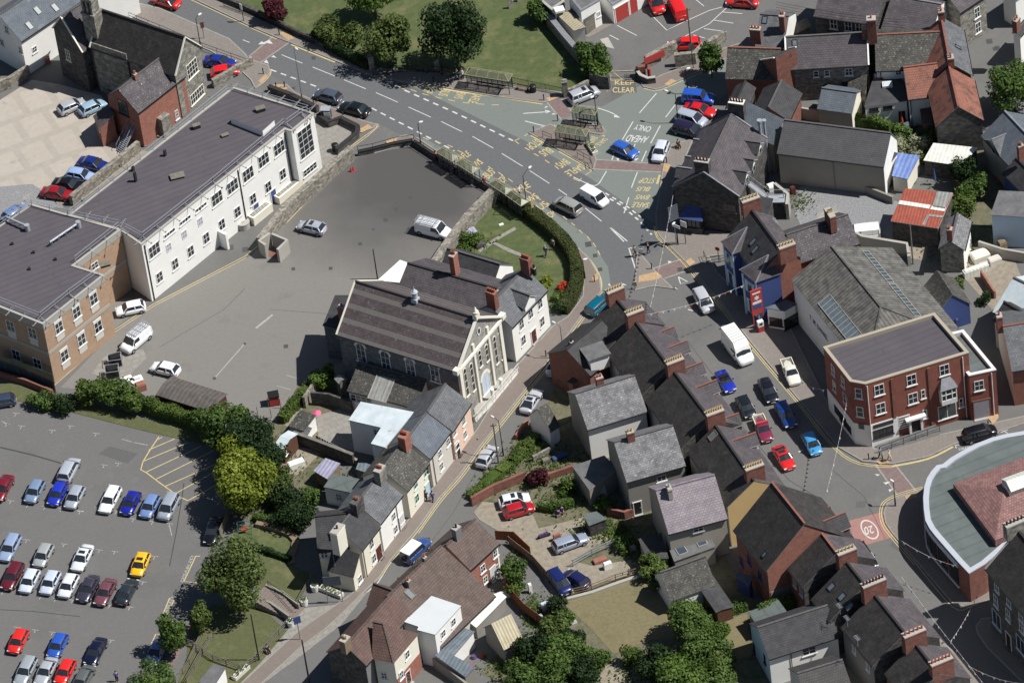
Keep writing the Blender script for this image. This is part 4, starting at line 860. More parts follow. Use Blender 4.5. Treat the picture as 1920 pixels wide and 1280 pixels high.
patch('pavement','pave','1275,266 1259,270 1246,300 1241,323 1237,350 1229,400 1229,425 1236,443 1252,458 1286,492 1303,512 1348,564 1412,647 1500,752 1569,836 1617,864 1672,869 1739,856 1789,832 1840,818 1900,800 1960,780 1960,770 1800,805 1640,840 1560,770 1480,610 1440,600 1345,510 1330,480 1440,470 1440,440 1262,430 1262,360 1300,260',PV,'pavement on the east side of the high street',kerb=True)
patch('pavement','pave','1193,472 1204,478 1231,509 1264,541 1226,536 1190,544',PV,'triangular traffic island',kerb=True)
patch('pavement','pave','1180,560 1215,590 1262,655 1318,700 1350,745 1395,820 1440,880 1490,940 1560,985 1590,1030 1640,1080 1720,1160 1800,1230 1870,1310 1600,1300 1450,1000 1150,600',PV,'pavement under the terrace fronts',kerb=True)
patch('pavement','pave','1800,900 1732,916 1686,930 1662,943 1656,960 1660,980 1672,998 1720,1054 1789,1134 1818,1138 1850,1125 1960,1100 1960,900',PV,'pavement around the curved building',kerb=True)
patch('pavement','pave','1960,1120 1900,1150 1840,1158 1829,1172 1832,1186 1850,1212 1930,1290 1990,1290',PV,'dark corner pavement by the stone shop',kerb=True)
patch('pavement','pave_red','1200,155 1206,163 1228,168 1241,165 1330,126 1398,92 1390,80 1350,92 1320,98 1300,118 1240,140 1222,150 1205,150',PV,'pavement in front of the stone boundary wall',kerb=True)
patch('pavement','pave','1105,70 1120,62 1215,10 1240,-5 1225,-20 1180,0 1120,30 1060,50 1090,68',.05,'slabbed strip in front of the red doors')
patch('ramp','concrete','1125,74 1140,70 1152,92 1135,88',.03,'pale concrete ramp')
for p in ('524,62 536,58 552,72 540,76','484,152 498,139 503,143 490,156','673,243 690,233 698,239 678,249','723,265 741,258 745,265 727,272','1024,184 1040,178 1046,183 1029,190','1246,158 1259,148 1268,152 1253,162','1245,306 1258,309 1255,324 1242,321','1285,490 1295,483 1304,492 1292,498','1198,517 1231,509 1241,517 1235,523 1197,529','1110,521 1120,510 1122,522 1114,528','1030,672 1044,655 1050,660 1036,677','1642,864 1660,860 1668,867 1650,870','1697,929 1717,924 1720,930 1700,936','1850,780 1870,770 1873,782 1862,795','500,160 530,158 540,166 525,170'):
 patch('pavement','tactile',p,PV+.006,'buff tactile paving')
LW=.05
patch('lawn','grass_lush','330,-60 380,-20 480,30 600,76 705,125 830,135 1052,172 1100,160 1120,120 1085,85 1040,35 1000,-20 1000,-60',LW,'churchyard lawn',sm=0)
patch('lawn','grass_lush','938,372 1000,416 1050,460 1072,498 1076,530 1062,560 1035,590 1020,540 985,505 935,530 870,500 840,475',LW,'lawn of the white house behind the curved hedge')
patch('path','slabs','896,470 925,448 965,425 968,430 930,452 902,474',LW+.01,'narrow garden path')
patch('path','slabs','925,452 960,468 990,480 986,484 955,473 922,456',LW+.01,'narrow garden path across the lawn')
patch('lawn','grass','-40,700 10,716 105,738 200,765 330,800 430,800 440,850 406,838 266,806 133,772 9,746 -40,735',LW,'grass strip above the car park')
patch('lawn','grass_lush','445,985 480,984 552,1014 548,1040 530,1052 470,1040 430,1020',LW,'small garden lawn with curved edge')
patch('lawn','grass','470,1040 530,1052 580,1072 575,1100 560,1132 500,1105 440,1100',LW,'grass above the steps')
patch('lawn','grass','355,1180 400,1130 480,1128 538,1182 490,1240 440,1290 330,1290 350,1230',LW,'grass bank beside the car park')
patch('lawn','rough_ground','400,840 430,815 520,790 560,720 640,700 700,760 640,860 580,960 560,985 480,984 420,960',.03,'back gardens behind the row of cottages')
patch('lawn','rough_ground','1135,600 1085,660 1030,745 991,797 969,817 952,848 914,889 885,933 905,965 1000,1000 1050,1180 960,1200 900,1260 1000,1320 1450,1320 1420,1130 1330,1000 1200,900 1080,780',.02,'rough back gardens behind the terrace')
patch('yard','dirt','888,960 905,940 960,945 1000,965 1010,990 1130,960 1140,1010 1070,1050 1110,1060 1240,1040 1200,1075 1130,1090 1040,1125 1000,1050 960,1010 900,975',.04,'sandy parking yard behind the houses')
patch('lawn','grass_dry','1056,1130 1190,1082 1300,1100 1310,1190 1220,1200 1150,1225 1110,1180',LW,'dry brown lawn')
patch('lawn','grass_dry','1330,1170 1400,1150 1410,1230 1350,1240 1320,1200',LW,'small dry grass patch beside the white cottage')
patch('ground_patch','dirt','1080,1290 1120,1250 1190,1235 1230,1290 1200,1330',.03,'bare earth under the trees')
patch('yard','concrete_yard','-20,200 60,150 110,158 190,180 215,235 270,285 105,372 60,345 -20,352',.02,'pale concrete yard')
patch('yard','gravel','-20,350 60,345 108,366 120,392 60,383 -20,430',.015,'grey gravel corner')
patch('path','dirt','108,385 120,365 262,280 280,285 150,378',.03,'narrow grassy strip beside the flat roof')
patch('yard','slabs','172,700 196,668 268,655 276,670 240,705 210,712',.012,'cracked concrete slab by the skips')
patch('yard','gravel','1490,400 1500,350 1560,345 1690,380 1690,440 1640,470 1560,440 1510,440',.02,'gravel yard behind the shops')
patch('yard','dirt','1600,440 1650,440 1740,460 1735,490 1690,480',.03,'sandy end of the gravel yard')
patch('yard','dirt','1810,480 1900,480 1930,560 1860,580 1790,500',.02,'earthy builders plot')
patch('lawn','rough_ground','1670,230 1730,200 1830,230 1880,330 1880,480 1800,470 1780,330 1700,290',.02,'overgrown garden behind the pub')
patch('yard','dirt','1600,215 1650,190 1720,215 1700,240',.02,'small paved yard')
patch('road','asphalt','1800,60 1870,0 1960,0 1960,160 1890,330 1830,220',.008,'side street in the top corner')
patch('yard','slabs','560,1140 640,1132 690,1108 640,1170 560,1232 480,1290 430,1300 540,1180',.03,'slabbed forecourt by the flower tubs')
patch('path','pave_crossing','345,1180 370,1150 378,1155 300,1290 285,1290',.012,'red path at the car park edge')
patch('yard','slabs','590,780 640,765 700,800 690,850 600,830',.04,'patio of the white flat-roofed house')
patch('yard','dirt','490,850 560,830 600,850 560,890 500,890',.04,'sandy garden plot')
patch('path','dirt','520,790 600,700 615,705 540,800',.045,'red gravel edge of the yard')
def marks(name,mat,fn,label):
 m=MB();fn(m);o=m.build(name,mat);o['kind']='structure';o['label']=label;return o
def f(m):
 for p in ('379,52 398,61','400,72 418,84','425,90 437,96','455,75 468,80','528,103 567,119','586,126 628,143','645,150 686,167','705,174 746,192','766,201 808,220','827,228 866,247','886,256 925,278','941,288 980,312','993,320 1030,344','1047,355 1063,366','1097,390 1128,415'):line(m,p,.12,.016)
 for p in ('1144,427 1170,453','1145,427 1176,452','1179,465 1191,503','1181,464 1186,466','1290,580 1306,584','1497,847 1505,843'):line(m,p,.16,.016)
 for p in ('508,131 600,165','697,203 852,283'):line(m,p,.22,.016,dash=(.9,.75))
 line(m,'725,152 760,170 850,210 962,264',.24,.016,dash=(.9,.75))
 line(m,'1130,365 1165,385 1200,415 1222,440',.24,.016,dash=(.7,.6));line(m,'1135,362 1172,384 1208,412',.2,.016,dash=(.7,.6))
 line(m,'1500,690 1506,700 1520,722',.12,.016,dash=(1,1.2))
 for p in ('1231,175 1199,212','1269,193 1248,220','1187,228 1167,262','1238,236 1220,269','1191,270 1186,280','1151,290 1147,300','1212,283 1203,303','1195,323 1184,352','1137,321 1127,338','1179,370 1170,400'):line(m,p,.14,.016)
 line(m,'1127,338 1122,345 1115,348 1108,347 1098,343 1075,332',.14,.016,sm=3)
 for p in ('1157,48 1194,67','1143,66 1160,75','1218,25 1250,57 1275,45 1330,20 1368,10','1305,0 1320,12','1355,23 1392,26','1338,38 1375,44','1320,54 1362,60','1300,66 1322,72','1285,68 1330,45 1368,10'):line(m,p,.12,.016)
 for t in ('494,80 512,83 505,75','484,84 490,78 500,82','508,107 519,109 513,104','494,117 504,120 500,112','1020,203 1028,201 1024,199','1034,215 1042,215 1038,212','1036,239 1044,239 1040,234','1155,297 1167,296 1159,302','1187,297 1198,297 1192,302','1656,904 1670,902 1661,908','1666,917 1675,916 1668,922','1640,888 1650,889 1645,892','1254,494 1260,490 1252,489','1140,534 1146,537 1142,531','1165,534 1176,535 1168,531','1265,540 1272,543 1266,538'):
  m.poly([G(x,y,.016) for x,y in pl(t)][::-1])
 for p in ('981,213 1025,210','984,227 1022,237'):line(m,p,.16,.016)
 line(m,'1121,203 1140,209 1155,216',.16,.016,sm=4)
 for t in ('1022,206 1033,209 1023,213','1018,234 1032,240 1015,240','1152,213 1163,221 1151,220'):m.poly([G(x,y,.016) for x,y in pl(t)])
 line(m,'1272,519 1276,532 1289,528 1272,519',.15,.016)
 line(m,'1872,792 1874,801 1880,800',.1,.016);line(m,'1790,835 1812,830 1864,815 1890,805',.1,.016,dash=(1,1));line(m,'1790,832 1793,840',.1,.016);line(m,'1880,806 1890,812',.1,.016)
 line(m,'716,1080 708,1092 690,1108 675,1118 665,1136 640,1148 628,1168 602,1182 590,1200 572,1214 540,1245',.12,.016)
marks('road_markings','paint_white',f,'white lane lines, give-way triangles and arrows')
def f(m):
 for p in ('700,143 760,154 860,172 929,181',):line(m,p,.3,.017)
 line(m,'929,181 1017,195',.3,.017);line(m,'337,-10 480,57 519,74',.12,.017);line(m,'342,-10 482,54 521,71',.1,.017);line(m,'546,84 628,117',.22,.017)
 line(m,'236,19 300,47 380,81 462,113',.12,.017);line(m,'238,22 300,51 378,84 458,115',.1,.017)
 line(m,'480,123 503,128 508,137 497,152 480,165',.12,.017,sm=4);line(m,'480,127 500,131 505,137 494,150',.1,.017,sm=4)
 line(m,'709,233 704,241 680,258 640,288',.12,.017);line(m,'711,236 690,255 643,289',.1,.017)
 line(m,'702,288 728,268 758,254 784,262 812,283',.12,.017,sm=4);line(m,'784,260 830,291 905,343 960,378 1010,412 1074,457',.24,.017)
 line(m,'1074,457 1107,488 1126,522 1127,545',.2,.017,sm=4);line(m,'1130,546 1119,561 1095,591 1068,629 1042,662 1013,702 979,743 942,790 909,830 865,891 825,937 782,997 736,1050 716,1080',.12,.017,sm=4);line(m,'1134,547 1122,563 1098,593 1071,631 1045,664 1016,704 982,745 945,792 912,832 868,893 828,939 785,999',.1,.017,sm=4)
 line(m,'1228,424 1234,443 1250,458 1284,492 1301,513 1346,566 1410,649 1498,754 1566,838 1612,867 1672,873',.12,.017,sm=3);line(m,'1226,424 1231,444 1247,460 1281,494 1298,515 1343,568 1407,651 1495,756 1563,840 1610,870 1672,876',.1,.017,sm=3)
 line(m,'1672,874 1739,860 1787,837',.3,.017,sm=4)
 line(m,'1730,915 1686,928 1660,941 1653,960 1657,981 1670,1000 1717,1056 1786,1137 1815,1139',.12,.017,sm=4);line(m,'1730,912 1684,925 1656,940 1649,960 1653,982 1666,1002 1714,1058',.1,.017,sm=4)
 line(m,'1207,166 1228,171 1242,168 1330,130',.12,.017);line(m,'1237,328 1232,345',.3,.017);line(m,'1137,171 1141,171',.1,.017)
 line(m,'995,254 1010,262 1030,274',.22,.017,dash=(2.5,.5));line(m,'1048,284 1075,299 1110,319',.22,.017);line(m,'1100,247 1118,250 1134,256',.2,.017)
 for p in ('983,255 990,251','965,264 974,260','965,264 973,270','1098,328 1109,321 1104,317','1075,335 1087,340 1090,334','1022,300 1030,306','1040,311 1048,317','1001,288 1010,293','984,277 993,282'):line(m,p,.14,.017)
 for p in ('749,164 759,168','770,168 781,172','792,176 804,179','816,182 828,185','840,187 853,190','867,192 880,194','895,195 908,196','922,197 935,197','793,258 804,262','816,265 827,269','839,272 849,276','858,282 868,287','896,300 906,306','915,312 924,318','934,323 943,329','953,335 961,341','985,357 996,363','1005,369 1014,375','1025,380 1030,384','1055,405 1063,412','1071,418 1078,423','1086,431 1092,437','1101,443 1107,451','1112,455 1117,463','1121,470 1125,478'):line(m,p,.13,.017)
 for p in ('1145,151 1168,150','1145,150 1146,132 1168,150'):line(m,p,.1,.017)
marks('road_markings','paint_edge',f,'yellow kerb lines and bus bay dashes')
def f(m):
 line(m,'298,818 280,845 268,865 264,880 275,886 300,905 335,930 352,938',.14,.012)
 for p in ('295,824 304,819','279,843 328,822','267,865 353,829','273,885 377,836','292,898 405,842','310,911 408,868','330,924 410,880','352,938 412,905'):line(m,p,.13,.012)
 for p in ('365,1042 375,1042','367,1042 345,1089 370,1092','326,1124 309,1163 340,1166','281,1212 292,1188 300,1188','297,1172 318,1120'):line(m,p,.13,.012)
marks('road_markings','paint_yellow',f,'yellow hatching and bays of the car park')
def f(m):
 for x,y in ((12,794),(40,798),(98,806),(132,798),(180,812),(195,871),(222,868),(20,938),(52,945),(84,949),(115,953),(150,958),(183,950),(218,957),(250,972),(286,977),(318,981),(50,1011),(120,1019),(186,1030),(215,1033),(290,1042),(5,1108),(40,1112),(76,1117),(104,1121),(136,1124),(170,1128),(205,1134),(243,1137),(32,1175),(66,1180),(98,1184),(208,1199),(268,1090),(150,957),(30,774),(65,765)):
  line(m,[(x-6,y-.6),(x+7,y+.8)],.09,.012);line(m,[(x+1,y),(x-2.5,y+6)],.09,.012)
 for p in ('229,823 247,828','251,829 277,834','318,985 322,1004','3,789 16,795'):line(m,p,.1,.012)
 for p in ('517,728 401,700',):pass
 line(m,'402,709 458,645',.14,.012);line(m,'480,615 511,590',.3,.012)
 for p in ('537,703 560,710','519,723 545,730'):line(m,p,.09,.012)
marks('road_markings','paint_worn',f,'worn white bay ticks of the car park')
def f(m):
 for p in ('90,728 212,620 285,571 460,480 540,415 600,352',):line(m,p,.11,.013);line(m,'92,731 216,622 288,574 462,483',.09,.013)
marks('road_markings','paint_edge',f,'double yellow line along the foot of the school')
def f(m):
 line(m,'0,838 60,852 115,868',.22,.012);line(m,'345,905 340,940 330,1000 322,1040 318,1060',.12,.012);line(m,'0,1142 60,1145 150,1155',.1,.012)
 line(m,'505,580 640,590',.05,.012);line(m,'460,540 420,580 300,650',.06,.012);line(m,'900,870 850,960 790,1040',.05,.013);line(m,'1320,700 1400,810 1480,900 1530,930',.07,.013);line(m,'1700,1030 1790,1140',.06,.013)
 line(m,'1290,640 1350,720',.05,.013);line(m,'1560,880 1620,930 1660,1010',.05,.013)
marks('road_markings','tar',f,'dark tar seams')
for p in ('185,850 205,836 258,850 240,868','1676,1010 1700,1020 1690,1035 1668,1022','1605,940 1625,938 1622,950 1604,951','1148,160 1192,156 1194,174 1146,176'):patch('road','patch',p,.0105,'darker repair patch')
m=MB()
for x,y,r in ((536,649,.35),(550,504,.3),(770,370,.3),(743,392,.3),(723,412,.35),(700,430,.2),(620,503,.3),(675,457,.3),(1103,458,.5),(1116,479,.35),(1125,505,.35),(1124,535,.35),(1057,438,.4),(588,109,.35),(550,166,.3),(1275,505,.4),(640,1153,.4),(803,1010,.3),(402,709,.25),(459,644,.2),(460,468,.5),(432,464,.5),(970,726,.35),(1617,868,.35),(1757,847,.35),(1480,725,.35),(1870,90,.4),(1855,78,.5),(1866,92,.4),(1760,960,.3),(1690,775,.6),(865,860,.4),(840,845,.35),(1265,540,.3)):
 c=G(x,y,.0135);m.poly([c+Vector((r*.8*i,r*j,0)) for i,j in ((-1,-1),(1,-1),(1,1),(-1,1))])
o=m.build('road_markings','iron');o['kind']='structure';o['label']='iron drain covers'
for s,a,b,c in (('STOP',(799,160),(792,173),(817.6,163)),('BUS',(827,167),(821,178.5),(845,170)),('BWS',(856.7,172),(850,184),(874,175)),('SAFLE',(888,174),(877,191.5),(905,177.5)),
    ('STOP',(1004,260),(984,273),(1018,268.5)),('BUS',(1026.7,275.8),(1008.4,285),(1039.7,285)),('BWS',(1056.9,297.2),(1039.7,307),(1071,306)),('SAFLE',(1087,308),(1057,322.7),(1098.5,316.5)),
    ('SAFLE',(1130.8,259),(1115,271.7),(1141,261)),('BWS',(1110,255),(1100.6,264.4),(1121.5,259)),('STOP',(1230.4,334),(1202,333.5),(1224,344)),('BUS',(1221,350.5),(1196.5,350),(1215,359)),
    ('BWS',(1220,365.7),(1195,365),(1213.7,374.5)),('SAFLE',(1219,379.8),(1188.5,379),(1213.7,389.6)),('BUS',(1006.6,399.2),(1030,386),(996,389.4)),('STOP',(1024.9,414.8),(1044.4,401.8),(1014.4,407)),
    ('BWS',(989,384),(1012,371),(979,374.5)),('SAFLE',(962,368),(996,350),(953,358)),('BUS',(916.5,336),(929.6,323.5),(903.5,327.4)),('STOP',(938,349),(952,338),(928,339)),('BWS',(891,318),(906,306),(881,309)),
    ('SAFLE',(862,304),(884,291),(853,295)),('KEEP',(1152.6,159.4),(1188.5,159.4),(1153,151.4)),('CLEAR',(1148.6,174),(1190.6,174),(1148.6,164))):gtext(s,a,b,c,'paint_edge')
gtext('AHEAD',(1218,256),(1178.3,252.8),(1210.6,268.4),'paint_white');gtext('ONLY',(1223,238),(1193,233),(1216.9,248),'paint_white')
gtext('20',(1635.5,984),(1619,988),(1639,998.5),'paint_white');gtext('DISABLED',(1798.6,844),(1831.8,836.6),(1797,840.5),'paint_white')
gtext('DISABLED',(343,1091),(363.5,1042),(338,1089),'paint_worn');gtext('DISABLED',(306.5,1164),(326,1119),(301.5,1162),'paint_worn')
m=MB();C0=G(1630.5,992,.016);A_=G(1644,1008.5,.016)-C0;B_=G(1638.5,986,.016)-C0
for i in range(32):
 t0,t1=2*pi*i/32,2*pi*(i+1)/32;q=[C0+(A_*cos(t)*k+B_*sin(t)*k2) for t,k,k2 in ((t0,1,1.35),(t1,1,1.35),(t1,.86,1.13),(t0,.86,1.13))];m.poly(q)
o=m.build('road_markings','paint_white');o['kind']='structure';o['label']='white roundel around the painted 20'
H=gable('white_house','white rendered building with pale slate roof and three rooflights, at the top left corner','house',(-2,29),(228,-125),(48,73),6,34,'white','slate_blue')
H.win('0',Z(0,0,'48 210 15 300'),.8,1.1);H.win('e',Z(0,0,'243 350'),.8,1.0);H.win('0',Z(0,0,'155 360'),.7,1.0);H.light('re',Z(0,0,'265 75 390 55 208 182'),.8,1.2)
H=gable('white_house','white gabled wing behind the stone school beside the main road','house',(150,-60),(196,-22),(233,28),4.5,34,'white','slate_blue',w=5)
H=gable('stone_school','old stone school with steep dark slate roof, bell stack and two gables','school',(186,17),(347,70),(328,143),7.3,52,'stone','slate_black',verge='stonetrim',e2=(396,100),ridge='ridge_dark',ov=.12)
H.win('1',Z(0,0,'1355 485'),2.3,2.4,'stonetrim','glass',(4,3));H.win('1',Z(0,0,'1390 670'),3.0,1.7,'stonetrim','glass',(6,2));H.win('e',Z(0,0,'785 440'),3.2,1.5,'timber_grey','glass',(6,2));H.win('e',Z(0,0,'760 595'),2.2,1.6,'timber_grey','glass',(4,2))
strip(H,'e',208,108,5.6,0,8.3,'stone',.14,'dormer_wall')
def bellstack(px,py,z,H):
 c=G(px,py,z);m=MB();d=H.d;e=Vector((-d.y,d.x,0));m.box((c.x,c.y,0),d*2.0,e*1.7,(0,0,z-3));m.box((c.x,c.y,z-3),d*2.2,e*1.9,(0,0,.3));
 for k in (-.7,0,.7):m.box(Vector((c.x,c.y,z-2.7))+d*k,d*.3,e*1.5,(0,0,2.2))
 m.box((c.x,c.y,z-.5),d*2.2,e*1.9,(0,0,.5));m.build('bell_stack','stone',H.root)
bellstack(165,-10,15,H)
for x,y in Z(0,0,'690 640 920 500'):H.pipe('e',[(x,y)],0,7)
gable('stone_wing','gabled stone wing of the old school with mauve slate roof, facing the concrete yard','school',(114,32),(160,2),(157,98),6.8,52,'stone_dark','slate_purple',e2=(93,72),verge='stonetrim',ov=.12).win('0',Z(0,0,'480 390'),.9,1.8,'stonetrim','glass_grey',(2,3))
H=gable('brick_annex','red brick annex with grey slate roof standing against the stone school','school',(222,169),(311,100),(259,213),5.9,40,'brick_red','slate_lichen',e2=(197,187),ridge='ridge_grey',ov=.1,fascia='ridge_dark')
H.win('e',Z(0,0,'1247 810'),.6,1.5,grid=(2,3));H.win('0',Z(0,0,'870 760'),1.7,2.4,'darkmetal','glass_grey',(2,3));H.chim(*Z(0,0,'950 520')[0],9.2,.5,.5,1,'brick_red',h=1.0)
strip(H,'e',*Z(0,0,'1150 900')[0],1.6,0,3.0,'stone',.9,'porch');
mono('brick_annex','low red brick lean-to at the foot of the brick annex','school',[(174,218,3.4),(203,195,4.4),(214,215,4.4),(186,240,3.4)],'brick_red','slate_purple').win(3,Z(0,0,'730 910'),.5,.7)
def steel_stair():
 top=G(*Z(0,0,'935 885')[0],2.9);bot=G(*Z(0,0,'845 1075')[0],.05);c=(top+bot)/2;o=empty('fire_escape',(c.x,c.y,0),'galvanised steel fire escape stair in front of the brick annex','stair')
 d=bot-top;dh=Vector((d.x,d.y,0));s=Vector((-dh.y,dh.x,0)).normalized()*.55;m=MB()
 for i in range(15):p=top+d*((i+.5)/15);m.box(p,s*2,dh.normalized()*.28,(0,0,.04))
 m.build('treads','galv',o);m=MB()
 for k in (1,-1):
  m.bar(top+s*k,bot+s*k,.06,.2);m.bar(top+s*k+Vector((0,0,1)),bot+s*k+Vector((0,0,1)),.05,.05)
  for i in range(5):p=top+d*i/4+s*k;m.box(p,(.04,0,0),(0,.04,0),(0,0,1))
 m.build('handrail','galv',o);m=MB();b=top-dh.normalized()*.9;m.box(b,dh.normalized()*1.8,s*3,(0,0,.08))
 for k in (1,-1):q=b+s*k*1.3;m.box((q.x,q.y,0),(.08,0,0),(0,.08,0),(0,0,3.9))
 m.build('landing','galv',o)
steel_stair()
LP='265,458 534,242 546,246 588,212 437,163 128,403 226,431'
H=flat('white_school','long white two-storey school block with flat grey roof and rooftop rail','school',LP,9.6,'white','felt',.12,'concrete',.25)
H.win(0,Z(0,1,'1088 560 1530 195 1640 110 1750 25')+[(480+52/3.764,1130/3.764),(480+162/3.764,1045/3.764)],2.0,1.9,grid=(3,2));H.win(0,Z(0,1,'1195 440 1305 350 1418 258'),2.1,.62,grid=(4,1))
H.win(0,Z(0,1,'1190 540 1300 450 1412 358'),.9,1.25,gl='lilac',grid=(2,2),sill=False);H.win(0,Z(0,1,'1125 750 1235 658 1345 568 1455 475 1565 380 1675 292 1785 200')+Z(1,1,'85 115 188 25'),1.15,1.65,grid=(2,2))
H.win(2,Z(1,0,'350 1000'),2.7,4.6,grid=(3,5),dz=0);H.win(2,Z(1,0,'380 1195'),2.6,1.1,grid=(4,2))
for k,p in ((0,'1030 600 1720 250'),):H.pipe(0,Z(0,1,p),0,9.2,'black',.07)
H.pipe(0,Z(1,0,'225 1000'),0,9.2,'black',.07)
for (x,y,w,l,h) in ((482,396,1.1,3.6,1.3),(536,356,1.0,4.6,1.1)):
 c,n=H.hit(0,x,y);c.z=0;u=Vector((-n.y,n.x,0));m=MB();m.box(c+n*(w/2),u*l,n*w,(0,0,h));m.box(c+n*(w/2)+Vector((0,0,h)),u*(l-.6),n*(w-.5),(0,0,.12),1);m.build('area_wall',['cream','corr_pale'],H.root)
c,n=H.hit(0,413,452);m=MB();m.box(Vector((c.x,c.y,0))+n*.7,Vector((-n.y,n.x,0))*.35,n*1.4,(0,0,2.6));m.build('buttress','white',H.root)
H.door(0,[(486,424)],.9,2,'door_blue',step=False);H.door(0,[(517,393)],.9,2,'door_blue',step=False)
def railing(H,pts,z,off=.0,name='roof_rail'):
 P=[G(x,y,z) for x,y in pl(pts)];m=MB();up=Vector((0,0,1))
 for a,b in zip(P,P[1:]):
  for q in (1.05,.55):m.bar(a+up*q,b+up*q,.05,.05)
  l=(b-a).length;k=max(1,round(l/2.4));nn=Vector((-(b-a).y,(b-a).x,0)).normalized()
  for i in range(k+1):p=a+(b-a)*i/k;m.box(p,(.05,0,0),(0,.05,0),up*1.05);m.bar(p+up*.5,p-nn*1.3+up*.06,.035,.035);m.bar(p+up*.04,p-nn*1.5+up*.04,.05,.05);m.box(p-nn*1.5,(.22,0,0),(0,.22,0),up*.08,1)
 return m.build(name,['galv','timber'],H.root)
railing(H,'235,430 268,448 400,345 534,234',9.5);railing(H,'538,236 566,216 580,210 436,168',9.5);railing(H,'430,170 240,320 132,404',9.5)
m=MB();cc=[G(x,y,9.5) for x,y in pl('434,232 494,256 516,236 455,213')];m.prism([(p.x,p.y) for p in cc],9.5,10.4,0,1);m.build('roof_hatch',['felt','white'],H.root)
for x,y,s,h in ((489,208,1.1,.5),(369,240,.9,.5),(422,255,.8,.2),(333,332,1.6,.25),(310,292,.25,.8),(250,320,.25,.6),(255,340,.25,1.4),(197,498,1.2,.3)):
 c=G(x,y,9.5);m=MB();m.box(c,(s,.3,0),(-.3*.6,s*.6,0),(0,0,h));m.box(c+Vector((0,0,h)),(s*1.15,.3,0),(-.3*.6,s*.7,0),(0,0,.08),1);m.build('roof_vent',['darkmetal','timber_grey' if s > .6 else 'darkmetal'],H.root)
H=flat('brick_school_block','flat-roofed tan brick school block with concrete bands, attached to the white block','school','58,382 226,430 138,497 195,515 80,607 -20,567 -70,470',10.0,'brick_tan','felt',.12,'concrete',.25)
for i in (1,3,4):band(H,i,9.0,9.86,'concrete',.06);band(H,i,4.75,5.25,'concrete',.06)
band(H,2,9.0,9.86,'concrete',.06)
for x,y in Z(0,1,'660 905 540 1000 415 1105 692 1100 575 1192')+Z(0,2,'455 100'):
 H.win(3,[(x,y)],1.35,1.75,grid=(2,2));c,n=H.hit(3,x,y);m=MB();m.box(c+n*.025-Vector((0,0,2.0)),Vector((-n.y,n.x,0))*1.35,n*.05,(0,0,1.08));m.box(c+n*.04+Vector((0,0,.9)),Vector((-n.y,n.x,0))*1.4,n*.08,(0,0,.35),1);m.build('window_panel',['offwhite','pvc'],H.root)
for x,y in Z(0,1,'75 1095 230 1145')+Z(0,2,'115 95 265 155'):
 H.win(4,[(x,y)],1.35,1.75,grid=(2,2));c,n=H.hit(4,x,y);m=MB();m.box(c+n*.025-Vector((0,0,2.0)),Vector((-n.y,n.x,0))*1.35,n*.05,(0,0,1.08));m.build('window_panel','offwhite',H.root)
H.win(1,Z(0,1,'668 670'),1.2,1.1)
railing(H,'0,568 76,598 130,555 185,515',9.9);railing(H,'142,492 224,428',9.9);railing(H,'226,425 128,405 60,386 -10,432',9.9)
def duct(a,b,z,label):
 A,B=G(*a,z),G(*b,z);m=MB();m.tube(A+Vector((0,0,.7)),B+Vector((0,0,.7)),.16,n=10);k=4
 for i in range(k+1):p=A+(B-A)*i/k;m.box(p+Vector((-.3,0,0)),(.05,0,0),(0,.05,0),(0,0,.9));m.box(p+Vector((.3,0,0)),(.05,0,0),(0,.05,0),(0,0,.9));m.bar(p+Vector((-.35,0,.5)),p+Vector((.35,0,.5)),.05,.05)
 m.tube(B+Vector((0,0,0)),B+Vector((0,0,.95)),.34,n=12);m.build('roof_duct','galv',H.root)
duct((95,462),(148,426),9.9,'');duct((12,414),(52,432),9.9,'')
for x,y in ((23,458),(63,474),(104,487),(55,505)):c=G(x,y,9.9);m=MB();m.box(c,(.35,0,0),(0,.35,0),(0,0,.25));m.build('roof_vent','darkmetal',H.root)
fence('-10,694 60,716 105,735',3.0,'green mesh screen fence under the shaded end of the brick school','mesh_fence','fence','glass','greypole')
wall('-20,702 50,722 100,742',1.0,'low dark brick wall beside the grass strip',.3,'brick_dark','brick_wall')
wall('662,298 600,352 545,400 490,470',[2.0,2.0,2.0,2.0],'long rubble stone wall between school lane and yard',.8,'stone_wall',cap='stone_wall')
wall('938,366 880,425 846,470 812,520',2.0,'rubble stone wall between yard and green garden',.9,'stone_wall',cap='stone_wall')
wall('505,171 545,186 597,211',.9,'dark parapet wall beside the short strip of pavement',.5,'stone_dark',cap='ridge_dark')
wall('597,224 618,238 640,230 672,246 671,258 632,290',.9,'dark stone parapet running round the weedy corner',.5,'stone_dark',cap='ridge_dark')
wall('-10,175 20,165 56,142',1.8,'rough stone wall behind the white house',.5,'stone_wall')
wall('400,165 440,142 474,122',1.4,'stone wall closing the parking space behind the stone school',.5,'stone_wall')
wall('135,385 200,332 262,282',1.6,'stone wall behind the row of cars in the concrete yard',.6,'stone_wall')
wall('150,372 158,378',.3,'bit of stone kerb at the wall end',.3)
wall('510,462 490,476 502,484',2.3,'front part of the open concrete bin store',.35,'concrete','bin_store');wall('514,462 542,474 524,492',2.2,'back part of the open concrete bin store with brick clutter',.35,'concrete','bin_store');patch('yard','brick_dark','506,466 522,472 516,484 503,480',.03,'rusty clutter in the bin store')
H=gable('timber_hut','low hut with ribbed grey roof and red end behind the hedge','shed',(306,718),(411,751),(381,768),2.2,12,'maroon','asb_brown',gutter=False,ridge=None)
